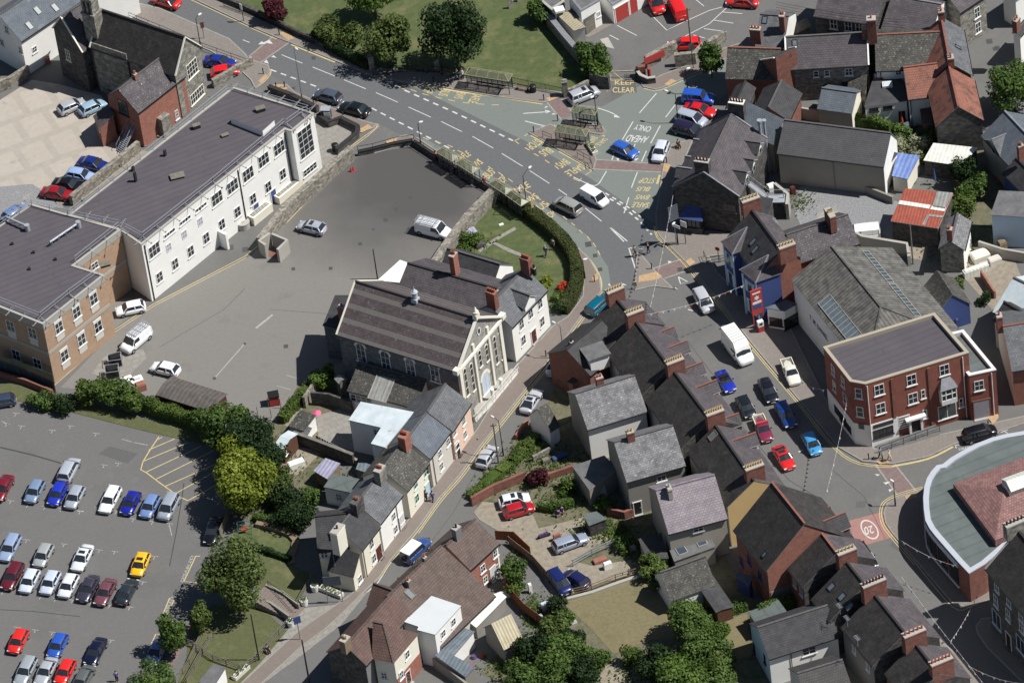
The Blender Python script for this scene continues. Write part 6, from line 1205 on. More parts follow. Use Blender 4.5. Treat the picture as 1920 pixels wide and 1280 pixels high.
for a in Z(2,0,'1745 1010 1700 1130 1650 1215'):dormer(H,'b',*a,1.9,.9,3.2,'concrete','slate_dark',ridge='ridge_grey',pitch=38)
for a in Z(2,0,'1290 985 1230 1105 1170 1180'):dormer(H,'e',*a,1.7,.7,2.6,'stone_dark','slate_dark',ridge='lead',pitch=38)
c,n=H.hit('1',1302,416);c.z=0;u=Vector((-n.y,n.x,0));m=MB();m.box(c+n*.6,u*2.8,n*1.3,(0,0,.9),0);m.box(c+n*.5+Vector((0,0,.9)),u*2.4,n*1.1,(0,0,1.5),1)
for k in range(-2,3):m.box(c+n*.58+u*k*.55+Vector((0,0,.9)),u*.07,n*1.1,(0,0,1.5),3)
for k in (1,-1):p=[c+n*1.35+u*1.6+Vector((0,0,2.4)),c+n*1.35-u*1.6+Vector((0,0,2.4)),c-u*.9+Vector((0,0,3.6)),c+u*.9+Vector((0,0,3.6))]
m.poly(p,2);m.poly([p[0],p[3],c+u*1.6+Vector((0,0,2.4))],2);m.poly([p[1],c-u*1.6+Vector((0,0,2.4)),p[2]],2);m.build('bay_window',['stone_dark','glass_grey','royalblue','darkmetal'],H.root)
c,n=H.hit('1',1261,405);
sign(1268,455,6.2,1.4,2.4,1,1,'tall dark hanging board beside the corner shop','slate_blue')
m=MB();[m.tube(G(1434,330+0*k,0)+Vector((.45*k,.2*k,0)),G(1434,330,0)+Vector((.45*k,.2*k,9.0)),.2,n=8) for k in (0,)];m.tube(G(1434,330)+Vector((0,0,9.0)),G(1434,330)+Vector((0,0,9.3)),.34,n=10);solo('flue',m,'galv','tall silver flue pipe with cap behind the corner shop','flue','silver flue pipes');m=MB();m.tube(G(1442,322),G(1442,322)+Vector((0,0,8.4)),.16,n=8);m.tube(G(1442,322)+Vector((0,0,8.4)),G(1442,322)+Vector((0,0,8.6)),.3,n=10);solo('flue',m,'galv','shorter silver flue pipe beside the tall one','flue','silver flue pipes')
def frame_stair():
 c=G(1420,360);o=empty('fire_escape',c,'pale steel fire escape with landings behind the corner shop','stair');A,B=G(1405,345,5.5),G(1440,372,2.6);m=MB()
 for i in range(14):m.box(A+(B-A)*i/13,(.25,-.1,0),(.3,.8,0),(0,0,.04))
 m.build('treads','galv',o);m=MB()
 for s in (Vector((.15,.45,0)),Vector((-.15,-.45,0))):m.bar(A+s,B+s,.06,.2);m.bar(A+s+Vector((0,0,1)),B+s+Vector((0,0,1)),.05,.05);m.bar(B+s+Vector((0,0,1)),B+s+Vector((2,-.4,1)),.05,.05)
 m.box(B+Vector((1.0,-.3,0)),(2.2,-.4,0),(.3,1.6,0),(0,0,.08))
 for q in (A,B,B+Vector((2,-.4,0))):m.box((q.x,q.y,0),(.1,0,0),(0,.1,0),(0,0,q.z+1))
 m.build('frame','galv',o)
frame_stair()
mono('annex','low dark-roofed annex between the fire escape and the blue building','shed',[(1392,362,4.0),(1450,372,4.0),(1442,402,3.2),(1384,392,3.2)],'stone_dark','slate_dark');wall('1455,372 1480,392 1478,412',2.6,'rendered terrace wall at the edge of the gravel yard',.4,'concrete','retaining_wall')
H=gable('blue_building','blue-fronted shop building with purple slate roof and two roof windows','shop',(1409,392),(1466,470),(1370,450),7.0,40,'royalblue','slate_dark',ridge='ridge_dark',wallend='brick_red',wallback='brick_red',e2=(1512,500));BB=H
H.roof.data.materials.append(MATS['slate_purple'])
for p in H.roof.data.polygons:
 if p.material_index==0 and Vector((p.normal.x,p.normal.y,0)).dot(H.n) < 0:p.material_index=4  # sunward slope coloured paler than the street slope, light put into the slate
H.light('re',Z(2,1,'1705 500 1720 555'),.6,1.3);H.chim(1406,371,H.h+1.6,2.4,.95,5,'brick_dark','buffpot',2.6,along='n');H.chim(1474,458,H.h+1.6,2.2,.95,5,'brick_dark','buffpot',2.6,along='n');H.win('1',Z(3,1,'105 760'),.7,1.0)
def bay(A,B,T):
 a,b=G(*A,7.0),G(*B,7.0);t=RP(*T,*BB.S['re']);n=BB.n;m=MB();q=[a,b,b-n*3.2,a-n*3.2];d=Vector((0,0,-7.3))
 for i in range(4):j=(i+1) % 4;m.poly([q[i]+d,q[j]+d,q[j],q[i]])
 o=m.build('bay','royalblue',BB.root);m=MB();up=Vector((0,0,.12));ae,be=a+n*.25-BB.d*.2,b+n*.25+BB.d*.2
 m.poly([ae+up,be+up,t+up]);m.poly([t+up,be+up,be-n*3.6+up]);m.poly([t+up,ae-n*3.6+up,ae+up]);m.bar(be+up,t+up,.16,.1,1);m.bar(ae+up,t+up,.16,.1,1);m.build('bay_roof',['slate_purple','lead'],o)
 for f,w in ((.5,1.9),):
  for z0,h in ((4.3,1.9),(.9,2.2)):
   c=a+(b-a)*f;c.z=z0;m=MB();u=(b-a).normalized();m.box(c+n*.04,u*w,n*.1,(0,0,h));m.box(c+n*.07+Vector((0,0,.12)),u*(w*.44),n*.1,(0,0,h-.24),1);m.build('window',['skyblue','glass_blue'],o)
 for f in (.06,.94):c=a+(b-a)*f;c.z=0;m=MB();m.box(c+n*.05,(b-a).normalized()*.3,n*.12,(0,0,6.8));m.build('pilaster','skyblue',o)
bay((1356,455),(1375,476),(1401,427));bay((1391,508),(1419,529),(1441,479))
for x,y in ((1390,505),(1440,566)):H.win('e',[(x,y)],1.0,1.9,'skyblue','glass_blue',(2,2))
for x,y in ((1396,545),(1443,600)):H.win('e',[(x,y)],1.6,2.0,'skyblue','glass_blue',(3,2))
H=gable('slate_house','house wing with blotchy purple-grey slates behind the blue building','house',(1474,440),(1590,402),(1523,486),6.0,33,'brick_red','slate_lichen',ridge='ridge_grey',wallend='cement');H.chim(1556,398,H.h+1.8,.8,2.0,5,'brick_dark','buffpot',2.6)
dormer(BB,'b',*Z(3,1,'120 345')[0],1.8,.8,2.5,'white','lead',ridge='lead',pitch=15)
H=mono('kiosk_shop','small white shop with shallow blue-grey roof and blue plinth beside the red banner','shop',[(1433,577,3.4),(1471,583,3.4),(1494,570,3.4),(1473,548,4.6)],'white','slate_blue');H.win(0,[(1455,603)],1.7,1.3,'maroon');H.win(1,[(1489,600)],2.2,1.7,'darkmetal','glass')
H=gable('market_hall','big workshop hall with grey ribbed asbestos roof and long strip lights','hall',(1559,461),(1701,636),(1484,525),7.0,26,'white','asb',ridge='asb',e2=(1702,487),hip=(0,7.0),wallend='cement',fascia='concrete',gutter=False);MH=H
H.light('re',Z(3,1,'595 1060'),9.5,1.9,'concrete','roofglass',11)
for s in ('850 680','1040 915'):H.light('rb',Z(3,1,s),7.0,1.0,'concrete','glass_grey',9)
walltext(H,'T. M. DANIEL','e',1519,597,1553,640,.75,'royalblue',.06)
wall('1600,452 1618,462 1702,476 1706,500',1.8,'pale rendered wall between the gravel yard and the hall',.4,'concrete','garden_wall')
BL='1544,650 1594,714 1622,719 1816,660 1752,586'
H=flat('office_building','three-storey red brick office with flat grey roof, splayed corner and white ground floor','office',BL,10.4,'brick_deep','felt',.5,'coping',.35);OB=H
H.win(2,Z(3,2,'860 340 870 470 1088 270 1098 400 1320 200'),1.25,1.7,grid=(2,2));H.win(2,Z(3,2,'1170 370 1183 510 1438 430'),.55,1.4,grid=(1,2))
H.win(1,Z(3,2,'715 365 725 495'),.9,1.6,grid=(1,2));H.win(0,Z(3,2,'535 200 545 315 605 285 618 400'),.85,1.6,grid=(1,2))
for i,z1 in ((1,3.6),(0,3.6)):band(H,i,0,z1,'white',.05,'painted_ground_floor')
p,q=H.P[2],H.P[3];n=H.W[2][1];d=(q-p);d.z=0;L_=d.length;u=d.normalized();m=MB();m.box(Vector((p.x,p.y,0))+u*L_*.14+n*.03,u*L_*.28,n*.06,(0,0,3.6));m.build('painted_ground_floor','white',H.root)
H.win(2,Z(3,2,'888 580'),2.6,.5,'darkmetal','glass',(1,1),False,off=.06);H.win(2,Z(3,2,'888 635'),2.6,1.3,'darkmetal','glass',(3,1),off=.06);H.win(0,Z(3,2,'590 520 625 580'),3.2,1.2,'darkmetal','glass',(4,1),False,off=.06)
for x in ('775 400','1460 300'):H.pipe(2,Z(3,2,x),0,10,'pvc',.06)
strip(H,2,*Z(3,2,'960 400')[0],.35,3.6,9.9,'brick_dark',.12);strip(H,2,*Z(3,2,'1215 300')[0],.35,0,9.9,'brick_dark',.12)
c,n=H.hit(2,*Z(3,2,'1115 590')[0]);c.z=0;m=MB();m.box(c+n*.1,u*1.0,n*.12,(0,0,2.3),1)
for k in (-.75,.75):m.box(c+u*k+n*.2,u*.28,n*.4,(0,0,2.7),0)
m.box(c+n*.3+Vector((0,0,2.7)),u*2.6,n*.7,(0,0,.25),0);m.build('doorway',['pvc','door_dark'],H.root)
c,n=H.hit(2,*Z(3,2,'1037 570')[0]);m=MB();m.box(c+n*.03-Vector((0,0,.9)),u*1.5,n*.06,(0,0,2.0));
for k in range(5):m.box(c+n*.05+Vector((0,0,-.75+k*.38)),u*1.3,n*.06,(0,0,.14),1)
m.build('directory_board',['pvc','stone_dark'],H.root)
c,n=H.hit(2,*Z(3,2,'1335 350')[0]);m=MB();z=Vector((0,0,1));m.box(c+n*.45-z*1.3,u*2.0,n*1.0,z*.7,0);m.box(c+n*.42-z*.6,u*1.9,n*.9,z*1.7,1)
for k in (-.95,-.4,.4,.95):m.box(c+n*.47+u*k-z*.6,u*.12,n*.92,z*1.75,0)
m.box(c+n*.47+z*.2,u*2.0,n*.94,z*.08,0);P4=[c+n*1.05+u*1.15+z*1.1,c+n*1.05-u*1.15+z*1.1,c-u*1.15+z*1.1,c+u*1.15+z*1.1];A=c+z*2.3+u*.5;B=c+z*2.3-u*.5;m.poly([P4[0],P4[1],B,A],2);m.poly([P4[3],P4[0],A],2);m.poly([P4[1],P4[2],B],2);m.build('oriel_window',['pvc','glass','lead'],H.root)
H.win(2,Z(3,2,'1340 490'),2.4,2.2,'pvc','glass_grey',(2,1))
c,n=H.hit(1,*Z(3,2,'735 595')[0]);m=MB();m.box(c+n*.08-Vector((0,0,.45)),Vector((-n.y,n.x,0))*.7,n*.05,(0,0,.9));m.build('wall_sign','slate_grey',H.root)
H=flat('office_annex','two-storey brick annex with green-grey flat roof and white parapet beside the office','office','1817,703 1867,692 1806,618 1756,630',7.4,'brick_deep','felt_green',.5,'pvc',.35);H.win(0,Z(3,2,'1565 310'),1.2,1.6,grid=(2,2));H.door(0,Z(3,2,'1558 540'),2.0,2.9,'door_grey','brick_dark','double_door')
H.pipe(0,Z(3,2,'1660 350'),0,7,'pvc',.06)
def ramp():
 p=[G(*Z(3,2,s)[0],0) for s in ('865 790','1290 665','1240 640','1000 690')];c=sum(p,Vector())/4;o=empty('access_ramp',c,'access ramp with black rail and white kerb in front of the office','ramp');a,b=p[0],p[1];up=Vector((0,0,1));m=MB()
 d=(b-a);nn=Vector((-d.y,d.x,0)).normalized();q=[a,b,b+nn*1.4+up*0,a+nn*1.4];z=[.13,.75,.75,.13];m.poly([Vector((v.x,v.y,k)) for v,k in zip(q,z)],0);m.poly([a,b,Vector((b.x,b.y,.75)),Vector((a.x,a.y,.13))],1);m.build('slope',['felt_grey','concrete'],o)
 m=MB()
 for i in range(6):s=a+d*(i/5);m.box(s+up*(.12+.62*i/5),(.06,0,0),(0,.06,0),up*1.0)
 m.bar(a+up*1.13,b+up*1.75,.05,.05);m.bar(a+up*.7,b+up*1.25,.04,.04);m.build('handrail','black',o)
ramp()
CP='2110,785 1970,800 1920,808 1885,814 1858,821 1830,832 1805,845 1783,858 1768,870 1757,872 1747,883 1739,896 1734,912 1732,932 1733,953 1736,975 1744,990 1755,1004 1776,1028 1797,1052 1817,1073 1846,1056 1900,1010 2110,975'
H=flat('curved_building','curved shop building with white parapet and green-grey flat roof','shop',CP,4.9,'brick_dark','felt_green',.25,'parapet',.6)
def shopfront():
 for i in range(12,19):
  p,q=H.P[i],H.P[i+1];n=H.W[i][1];d=q-p;d.z=0;L=d.length;u=d.normalized();c=Vector(((p.x+q.x)/2,(p.y+q.y)/2,0));m=MB();m.box(c+n*.04+Vector((0,0,.7)),u*(L*.84),n*.1,(0,0,2.9),0);m.box(c+n*.12+Vector((0,0,.6)),u*(L*.98),n*.24,(0,0,.14),1);m.box(c+n*.1+Vector((0,0,3.9)),u*L,n*.2,(0,0,.75),2);m.build('shop_window',['glass','pvc','parapet'],H.root)
shopfront()
def rose_roof():
 z=5.8;a,b=G(1787,906,z),G(1866,1012,z);d=(b-a);d.z=0;u=Vector((-d.y,d.x,0)).normalized();u=u if u.x > 0 else -u;w=d.length/2;A=(a+b)/2
 import itertools
 best=min(((k,zz) for k in [i*.25 for i in range(8,60)] for zz in [i*.1 for i in range(10,60)]),key=lambda t:(lambda v:((v-CAM).dot(RT)/(v-CAM).dot(FW)*FPX+960-1880)**2+(640-(v-CAM).dot(UP)/(v-CAM).dot(FW)*FPX-919)**2)(A+u*t[0]+Vector((0,0,t[1]))))
 top=A+u*best[0]+Vector((0,0,best[1]));e=u*13;m=MB();m.poly([a,b,top][::-1] if (b-a).cross(top-a).z < 0 else [a,b,top]);end=top+u*5;print('ROSE',best);m.poly([a-Vector((0,0,1.2)),b-Vector((0,0,1.2)),b,a]);m.poly([b-Vector((0,0,1.2)),b+e-Vector((0,0,1.2)),b+e,b]);m.poly([a,top,end,a+e]);m.poly([b,b+e,end,top]);m.poly([a+e,end,b+e]);m.build('hipped_roof','tile_rose',H.root)
 m=MB();c=top+u*1.0;s=d.normalized()
 m.box(c+u*1.5-Vector((0,0,.9)),u*4.4,s*2.0,(0,0,1.5),0);r=[c-u*.6+s*1.3+Vector((0,0,.6)),c-u*.6-s*1.3+Vector((0,0,.6)),c-u*.6+Vector((0,0,1.3))];f=[q+u*4.6 for q in r];m.poly([r[0],f[0],f[2],r[2]],0);m.poly([r[1],r[2],f[2],f[1]],0);m.poly([r[0],r[2],r[1]],0);m.build('ridge_louvre','corr_white',H.root)
rose_roof()
H=gable('stone_shop','tall dark stone building with sash windows at the bottom right corner','shop',(1909,994),(2005,1108),(1842,1060),9.4,40,'stone_dark','slate_black',ridge='ridge_dark',verge='concrete');H.chim(1905,976,H.h+1.3,3.0,1.0,6,'stone','darkpot',2.2,along='n')
H.win('e',Z(3,3,'1690 590 1775 690 1860 780 1685 700 1770 800 1865 880'),1.0,1.8,'pvc','glass_blue',(2,2));H.win('e',Z(3,3,'1690 830 1860 1010'),2.0,2.4,'skyblue','glass',(2,1));H.door('e',Z(3,3,'1775 960'),1.1,2.4,'door_dark','pvc')
slate('slate_plain',(88,87,90),(78,77,80),(lin((98,97,99)),.6,.6),var=.05)
H=gable('grey_house','house with pale grey slate hipped roof and two brick chimneys by the walled road','house',(1425,27),(1479,31),(1465,89),4.6,34,'white','slate_grey',ridge='ridge_grey',w=4.2);H.chim(1416,53,8.2,1.4,.8,3,'brick_dark','terracotta',2.4);H.chim(1466,27,8.8,.7,1.0,2,'brick_dark','terracotta',2.6);H.light('re',[(1434,38)],.7,1.0)
H=gable('stone_slated_house','house with brown stone slates and red ridge at the narrow turning','house',(1364,89),(1464,92),(1460,117),4.4,34,'brick_red','slate_moss',ridge='ridge_red',w=3.4,wallend='white')
H=gable('brick_cottage','brick gabled cottage with pale copings at the narrow turning','house',(1409,116),(1450,96),(1361,151),3.8,36,'brick_dark','slate_moss',ridge='ridge_grey',e2=(1463,158),verge='stonetrim')
H=gable('small_house','small house with dark slates and brick end behind the parked cars','house',(1466,150),(1441,202),(1482,223),4.0,34,'brick_dark','slate_dark',ridge='ridge_grey')
gable('small_house','low dark-roofed building tucked behind the parked cars','house',(1398,152),(1378,196),(1360,205),4.0,34,'stone_dark','slate_dark',ridge='ridge_dark')
mono('blue_grey_roof','building with plain blue-grey sheet roof behind the corner shop','house',[(1400,190,6.4),(1470,224,6.4),(1450,272,4.8),(1378,238,4.8)],'cement','slate_blue')
H=gable('stone_row','two-storey stone house with long slate roof facing the little back yards','house',(1472,70),(1626,61),(1627,123),5.4,36,'stone','slate_purple',ridge='ridge_grey',verge='white');H.win('e',Z(3,0,'415 523 492 517'),.7,1.0,grid=(1,2));H.win('e',Z(3,0,'645 507'),1.0,1.2,grid=(2,2));H.win('e',Z(3,0,'500 610 620 595'),1.0,1.0,'timber_grey');H.chim(1621,51,9.4,.8,.8,2,'brick_dark','buffpot',1.8);H.chim(1633,34,11.0,1.2,1.0,1,'brick_dark','terracotta',4.0);H.light('re',Z(3,0,'265 305'),.7,.9)
H=gable('mossy_house','house with mossy slates and red ridge tiles, white wall below','house',(1640,66),(1762,60),(1724,116),5.2,36,'white','slate_moss',ridge='ridge_red',w=4.4);H.win('e',Z(3,0,'992 465'),.8,.8);H.pipe('e',Z(3,0,'868 490'),0,5)
H=gable('red_roofed_house','tall house with red tiled near slope and grey far slope along the side street','house',(1765,32),(1781,118),(1824,143),5.6,42,'stone','slate_grey',ridge='ridge_red',wb=None,wallend='brick_dark');RR=H
def twotone(H,mat):
 H.roof.data.materials.append(MATS[mat]);k=len(H.roof.data.materials)-1
 for p in H.roof.data.polygons:
  if p.material_index==0 and Vector((p.normal.x,p.normal.y,0)).dot(H.n) < 0:p.material_index=k
twotone(H,'tile_orange');H.chim(1764,19,H.h+1.4,1.0,.8,2,'brick_dark','terracotta',2.4);H.chim(1782,106,H.h+1.0,1.0,.8,2,'brick_dark','terracotta',2.4);H.light('re',Z(3,0,'1415 335'),.6,1.0)
H=gable('red_roofed_house','stone house with orange tiled roof and ivy by its gable, beside the side street','house',(1780,125),(1797,200),(1844,223),5.0,42,'stone_dark','tile_orange',ridge='ridge_red')
H=gable('red_wing','short wing with faded orange tiles and white wall beside the big orange roof','house',(1694,127),(1757,119),(1731,171),4.6,32,'white','tile_orange',ridge='ridge_red',w=3.6);H.pipe('e',Z(3,0,'1065 700'),0,4.5)
mono('lean_to','small lean-to with smooth red tiles at the foot of the orange-roofed house','shed',[(1724,200,2.8),(1745,199,2.8),(1750,233,2.3),(1729,233,2.3)],'brick_red','tile_redbrown')
H=flat('pub_kitchen','white single-storey back building with dark flat roof and skylights','house','1640,141 1690,138 1700,189 1622,199',3.6,'white','felt_dark',0,'concrete');H.win(2,Z(3,0,'822 775 920 760'),1.2,.6,'darkmetal');H.door(2,Z(3,0,'1025 800'),.9,2)
for x,y,mt in ((1647,146,'tile_orange'),(1667,144,'pvc'),(1664,161,'pvc')):c=G(x,y,3.6);m=MB();m.box(c,(1.3,-.1,0),(.1,1.0,0),(0,0,.35));m.box(c+Vector((0,0,.35)),(1.0,-.1,0),(.1,.7,0),(0,0,.05),1);m.build('skylight',[mt,'felt_white'],H.root)
mono('stone_slated_outhouse','outhouse with rough stone slates behind the white back building','shed',[(1590,152,3.0),(1626,138,4.0),(1624,168,4.0),(1588,176,2.8)],'stone','slate_moss')
H=gable('outbuilding','outbuilding with plain dark blue-grey roof and cream gable in the yard','shed',(1541,165),(1607,174),(1600,214),3.2,30,'cement','slate_blue',ridge='slate_blue',wallend='cream',gutter=False)
H=gable('workshop','long workshop with plain dark slate roof and beige rendered side','workshop',(1470,225),(1671,250),(1638,311),5.0,30,'pebble','slate_plain',ridge='ridge_grey',wallend='white',wb=2.6,heb=4.2);H.pipe('e',Z(3,1,'545 60'),0,4.8,'cement')
H=mono('porch','white glazed porch with small slate roof at the workshop end','shed',[(1650,298,3.0),(1660,280,3.4),(1684,287,3.4),(1672,303,3.0)],'white','slate_dark');H.win(1,Z(3,0,'970 1130'),1.6,1.2,'pvc',grid=(3,2))
H=mono('veranda','small building with bright blue ribbed roof and white edges beside the workshop','shed',[(1672,330,2.5),(1683,286,2.8),(1725,292,2.8),(1702,336,2.5)],'cream','corr_blue')
mono('garden_roof','cream ribbed sheet roof over the back garden beside the hedge','shed',[(1731,301,2.6),(1750,268,2.8),(1834,277,2.8),(1802,311,2.6)],'stone_dark','corr_cream').roof.data.materials[0]=MATS['corr_white']
H=gable('white_cottage','white cottage with purple slates at the top edge behind the chimneys','house',(1672,-8),(1765,8),(1656,43),5.2,34,'white','slate_purple',ridge='lead',w=5.6);H.win('e',Z(3,0,'1037 203'),1.0,1.4)
H=gable('stone_house','stone house with sash windows and lit side wall at the top, above the side street','house',(1765,-22),(1815,-55),(1809,19),6.2,36,'stone','slate_purple',ridge='ridge_grey');H.win('e',Z(3,0,'1550 90 1557 195'),1.0,1.7)
H=gable('stone_house','long shaded stone house with sash windows along the top edge','house',(1545,-42),(1662,-26),(1655,14),6.6,36,'stone_dark','slate_purple',ridge='ridge_grey',w=5.2);H.win('e',Z(3,0,'525 15 628 25 795 60'),1.0,1.6);H.win('e',Z(3,0,'720 190'),1.1,1.5);H.door('e',Z(3,0,'632 210'),1.0,2.1)
gable('timber_shed','small greenish timber shed below the overhead wires','shed',(1483,50),(1514,35),(1495,62),2.4,34,'timber_grey','timber_grey',gutter=False,ridge=None)
gable('roadside_house','dark roofed house at the right edge beside the side street','house',(1905,60),(1940,20),(1892,94),5.0,36,'white','slate_dark',ridge='ridge_grey').chim(1905,36,8.6,1.0,.7,2,'brick_dark','terracotta',2.0)
gable('roadside_house','white house corner at the top right edge','house',(1890,-20),(1950,-60),(1885,12),5,34,'white','slate_grey')
H=gable('blue_slate_house','house with broad blue-grey slates and a paler dormer at the right edge','house',(1884,208),(1935,262),(1884,303),5.0,34,'cement','slate_blue',ridge='lead');dormer(H,'e',1862,262,3.4,.6,4.2,'cement','slate_grey',ridge='lead',pitch=34,out=.0)
H=gable('dark_house','dark slated house with blue trim at the right edge below the grey one','house',(1905,296),(1960,350),(1886,331),4.2,34,'royalblue','slate_dark',ridge='ridge_dark');H.chim(1913,272,9,.6,.8,2,'brick_dark','terracotta',2.4)
H=mono('white_building','pale blue-white building with flat greenish roof at the right edge','house',[(1857,403,5.2),(1873,357,5.6),(1935,360,5.6),(1930,408,5.2)],'skyblue','felt_grey')
def rust_shed():
 o=mono('rusty_shed','shed with rusty red and pale patched ribbed roof beside the gravel yard','shed',[(1670,415,3.3),(1696,353,4.3),(1787,362,4.3),(1759,428,3.3)],'stone_dark','corr_rust',fascia='stonetrim');p,n=o.S['r']
 for q,mt in (('1757,359 1786,362 1772,392 1748,388','corr_pale'),('1748,389 1771,393 1760,422 1735,418',None),('1687,376 1745,385 1742,392 1684,383','corr_white'),('1748,386 1774,389 1771,397 1744,393','corr_white'),('1742,402 1769,405 1768,409 1741,406','corr_pale'),('1738,403 1743,404 1734,423 1729,422','corr_pale')):
  if mt:P=[RP(x,y,p,n)+n*.03 for x,y in pl(q)];P2=[v+n*.04 for v in P];m=MB();m.poly(P2 if (P2[1]-P2[0]).cross(P2[2]-P2[0]).z > 0 else P2[::-1]);[m.poly([P[i],P[(i+1) % 4],P2[(i+1) % 4],P2[i]]) for i in range(4)];m.build('patch_sheet',mt,o.root)
rust_shed()
H=gable('small_stone_house','small stone house with grey slates and white front beside the builders plot','house',(1796,399),(1783,453),(1810,466),3.8,38,'white','slate_pale',ridge='ridge_grey',wallend='stone',wallback='stone');H.chim(1780,428,7.4,.7,.7,2,'brick_dark','terracotta',1.8);H.win('e',Z(3,1,'1505 560 1530 520'),.7,1.1)
H=gable('blue_ended_shed','small slated building with bright blue gable end behind the hall','shed',(1756,506),(1786,552),(1740,507),3.2,30,'cement','slate_moss',ridge=None,wallend='royalblue',w=2.4)
H=gable('pale_roofed_house','house with very pale sheet roof at the right edge','house',(1900,520),(1985,560),(1874,541),4.2,26,'brick_red','felt_white',w=4.4)
H=gable('cement_house','small house with dark slates and cream walls at the right edge','house',(1882,565),(1925,590),(1846,590),4.6,36,'pebble','slate_dark',ridge='ridge_dark')
H=gable('cream_gabled_house','house with tall blank cream gable and grey slates, red ridge, at the right edge','house',(1880,612),(1950,601),(1901,690),5.8,40,'brick_red','slate_grey',ridge='ridge_red',wallend='cream',w=5.6);H.chim(1873,590,H.h+1.4,.7,1.0,1,'brick_red','terracotta',2.6)
H=flat('sorting_office','white sorting office with red double doors and grey flat roof at the top edge','office','1148,9 1222,-34 1190,-70 1112,-28',3.3,'white','felt_grey',.15,'lead');H.door(0,[(1163,30)],2.2,2.4,'redpaint','white','double_door',False);H.door(0,[(1188,14)],1.2,2.4,'redpaint','white','double_door',False)
H=flat('office_block','white gabled front block with small window at the sorting office','office','1089,20 1124,0 1104,-28 1066,-8',4.2,'white','felt_grey',.15,'lead');H.win(0,Z(2,0,'615 98'),.5,.8,'pvc',grid=(2,3));
c,n=H.hit(0,*Z(2,0,'610 30')[0]);u=Vector((-n.y,n.x,0))
mono('ribbed_store','low store with cream ribbed roof against the white sorting office','shed',[(1043,27,2.4),(1065,22,2.9),(1099,51,2.9),(1076,58,2.4)],'white','corr_cream')
mono('felt_store','low dark flat-roofed store between the ribbed roof and the white block','shed',[(1067,20,2.5),(1083,6,2.6),(1117,24,2.6),(1097,40,2.5)],'timber_grey','felt_dark')
H=flat('church_outbuilding','grey flat-roofed building with a square skylight next to the lawn','shed','1034,18 1058,2 1040,-20 1010,-2',3,'stone_dark','felt_grey',.1,'concrete');c=G(1047,8,3.1);m=MB();m.box(c-Vector((0,1.4,0)),(1.3,.2,0),(-.2,1.1,0),(0,0,.3));m.build('skylight','pvc',H.root)
wall('1030,48 1060,85 1092,122 1100,138',1.9,'high stone wall between churchyard and sorting office',.7,'stone_wall',cap='lead')
wall('1108,160 1125,163 1144,166',2.0,'dark stone wall end beside the gated opening',.5,'stone_dark')
wall('1212,128 1240,112 1265,100 1268,97',1.9,'rough stone boundary wall with red and green signs behind',.6,'stone_wall');wall('1266,124 1304,120 1318,104 1360,76',[2.0,2.0,1.8,1.6],'stone boundary wall in front of the red car',.6,'stone_wall')
wall('1196,144 1202,152 1216,158 1230,156',1.0,'curved low dark wall at the gated opening',.35,'stone_dark',cap='concrete')
m=MB();a,b=G(1208,116,1.5),G(1246,99,1.5);m.bar(a,b,.1,1.0);solo('sign',m,'redpaint','long red banner leaning on the stone wall','sign')
c=G(1218,144,.12);m=MB();m.tube(c,c+Vector((0,0,1.3)),.24,n=14);m.tube(c+Vector((0,0,1.3)),c+Vector((0,0,1.42)),.28,n=14);m.tube(c+Vector((0,0,1.42)),c+Vector((0,0,1.52)),.24,r2=.1,n=14);m.box(c+Vector((-.1,-.24,1.05)),(.26,0,0),(0,.06,0),(0,0,.05),1);solo('pillar_box',m,['redpaint','black'],'red pillar box behind the curved low wall','post box')
c=G(1204,140,.12);m=MB();m.box(c,(1.0,0,0),(0,.6,0),(0,0,1.5));solo('cabinet',m,'brick_dark','brown square gate pier beside the pillar box','pier')
def barrier():
 a,b=G(1146,146,0),G(1195,144,0);o=empty('barrier',(b.x,b.y,0),'yellow and purple striped barrier pole at the yard entrance','barrier');m=MB();k=8
 for i in range(k):m.bar(a+(b-a)*i/k+Vector((0,0,1)),a+(b-a)*(i+1)/k+Vector((0,0,1)),.1,.14,i % 2)
 m.build('pole',['paint_edge','lilac'],o);m=MB();m.box(b,(.4,0,0),(0,.4,0),(0,0,1.2));m.build('housing','black',o)
barrier()
def gate():
 a,b=G(1172,152,0),G(1196,154,0);o=empty('metal_gate',((a.x+b.x)/2,(a.y+b.y)/2,0),'black barred gate in the yard opening','gate');m=MB()
 for z in (.2,.6,1.0):m.bar(a+Vector((0,0,z)),b+Vector((0,0,z)),.05,.06)
 for i in range(8):p=a+(b-a)*i/7;m.box(p,(.04,0,0),(0,.04,0),(0,0,1.1))
 m.build('bars','black',o)
gate()
wall('1600,352 1640,368 1675,382',1.2,'grey block wall under the workshop garden',.3,'cement','garden_wall');wall('1836,470 1880,484 1925,492',1.6,'grey block wall behind the rubble heap',.3,'concrete','garden_wall')
wall('1505,222 1560,232 1592,236',1.8,'rendered yard wall in front of the dark blue-grey outbuilding',.3,'pebble','garden_wall');wall('1760,545 1788,590 1796,618',1.6,'bright blue painted yard wall behind the hall',.25,'royalblue','painted_wall')
wall('1840,520 1866,560',1.2,'red brick garden wall by the sandy plot',.25,'brick_red','garden_wall')
D=(-24,46)
G1='cars in the car park'
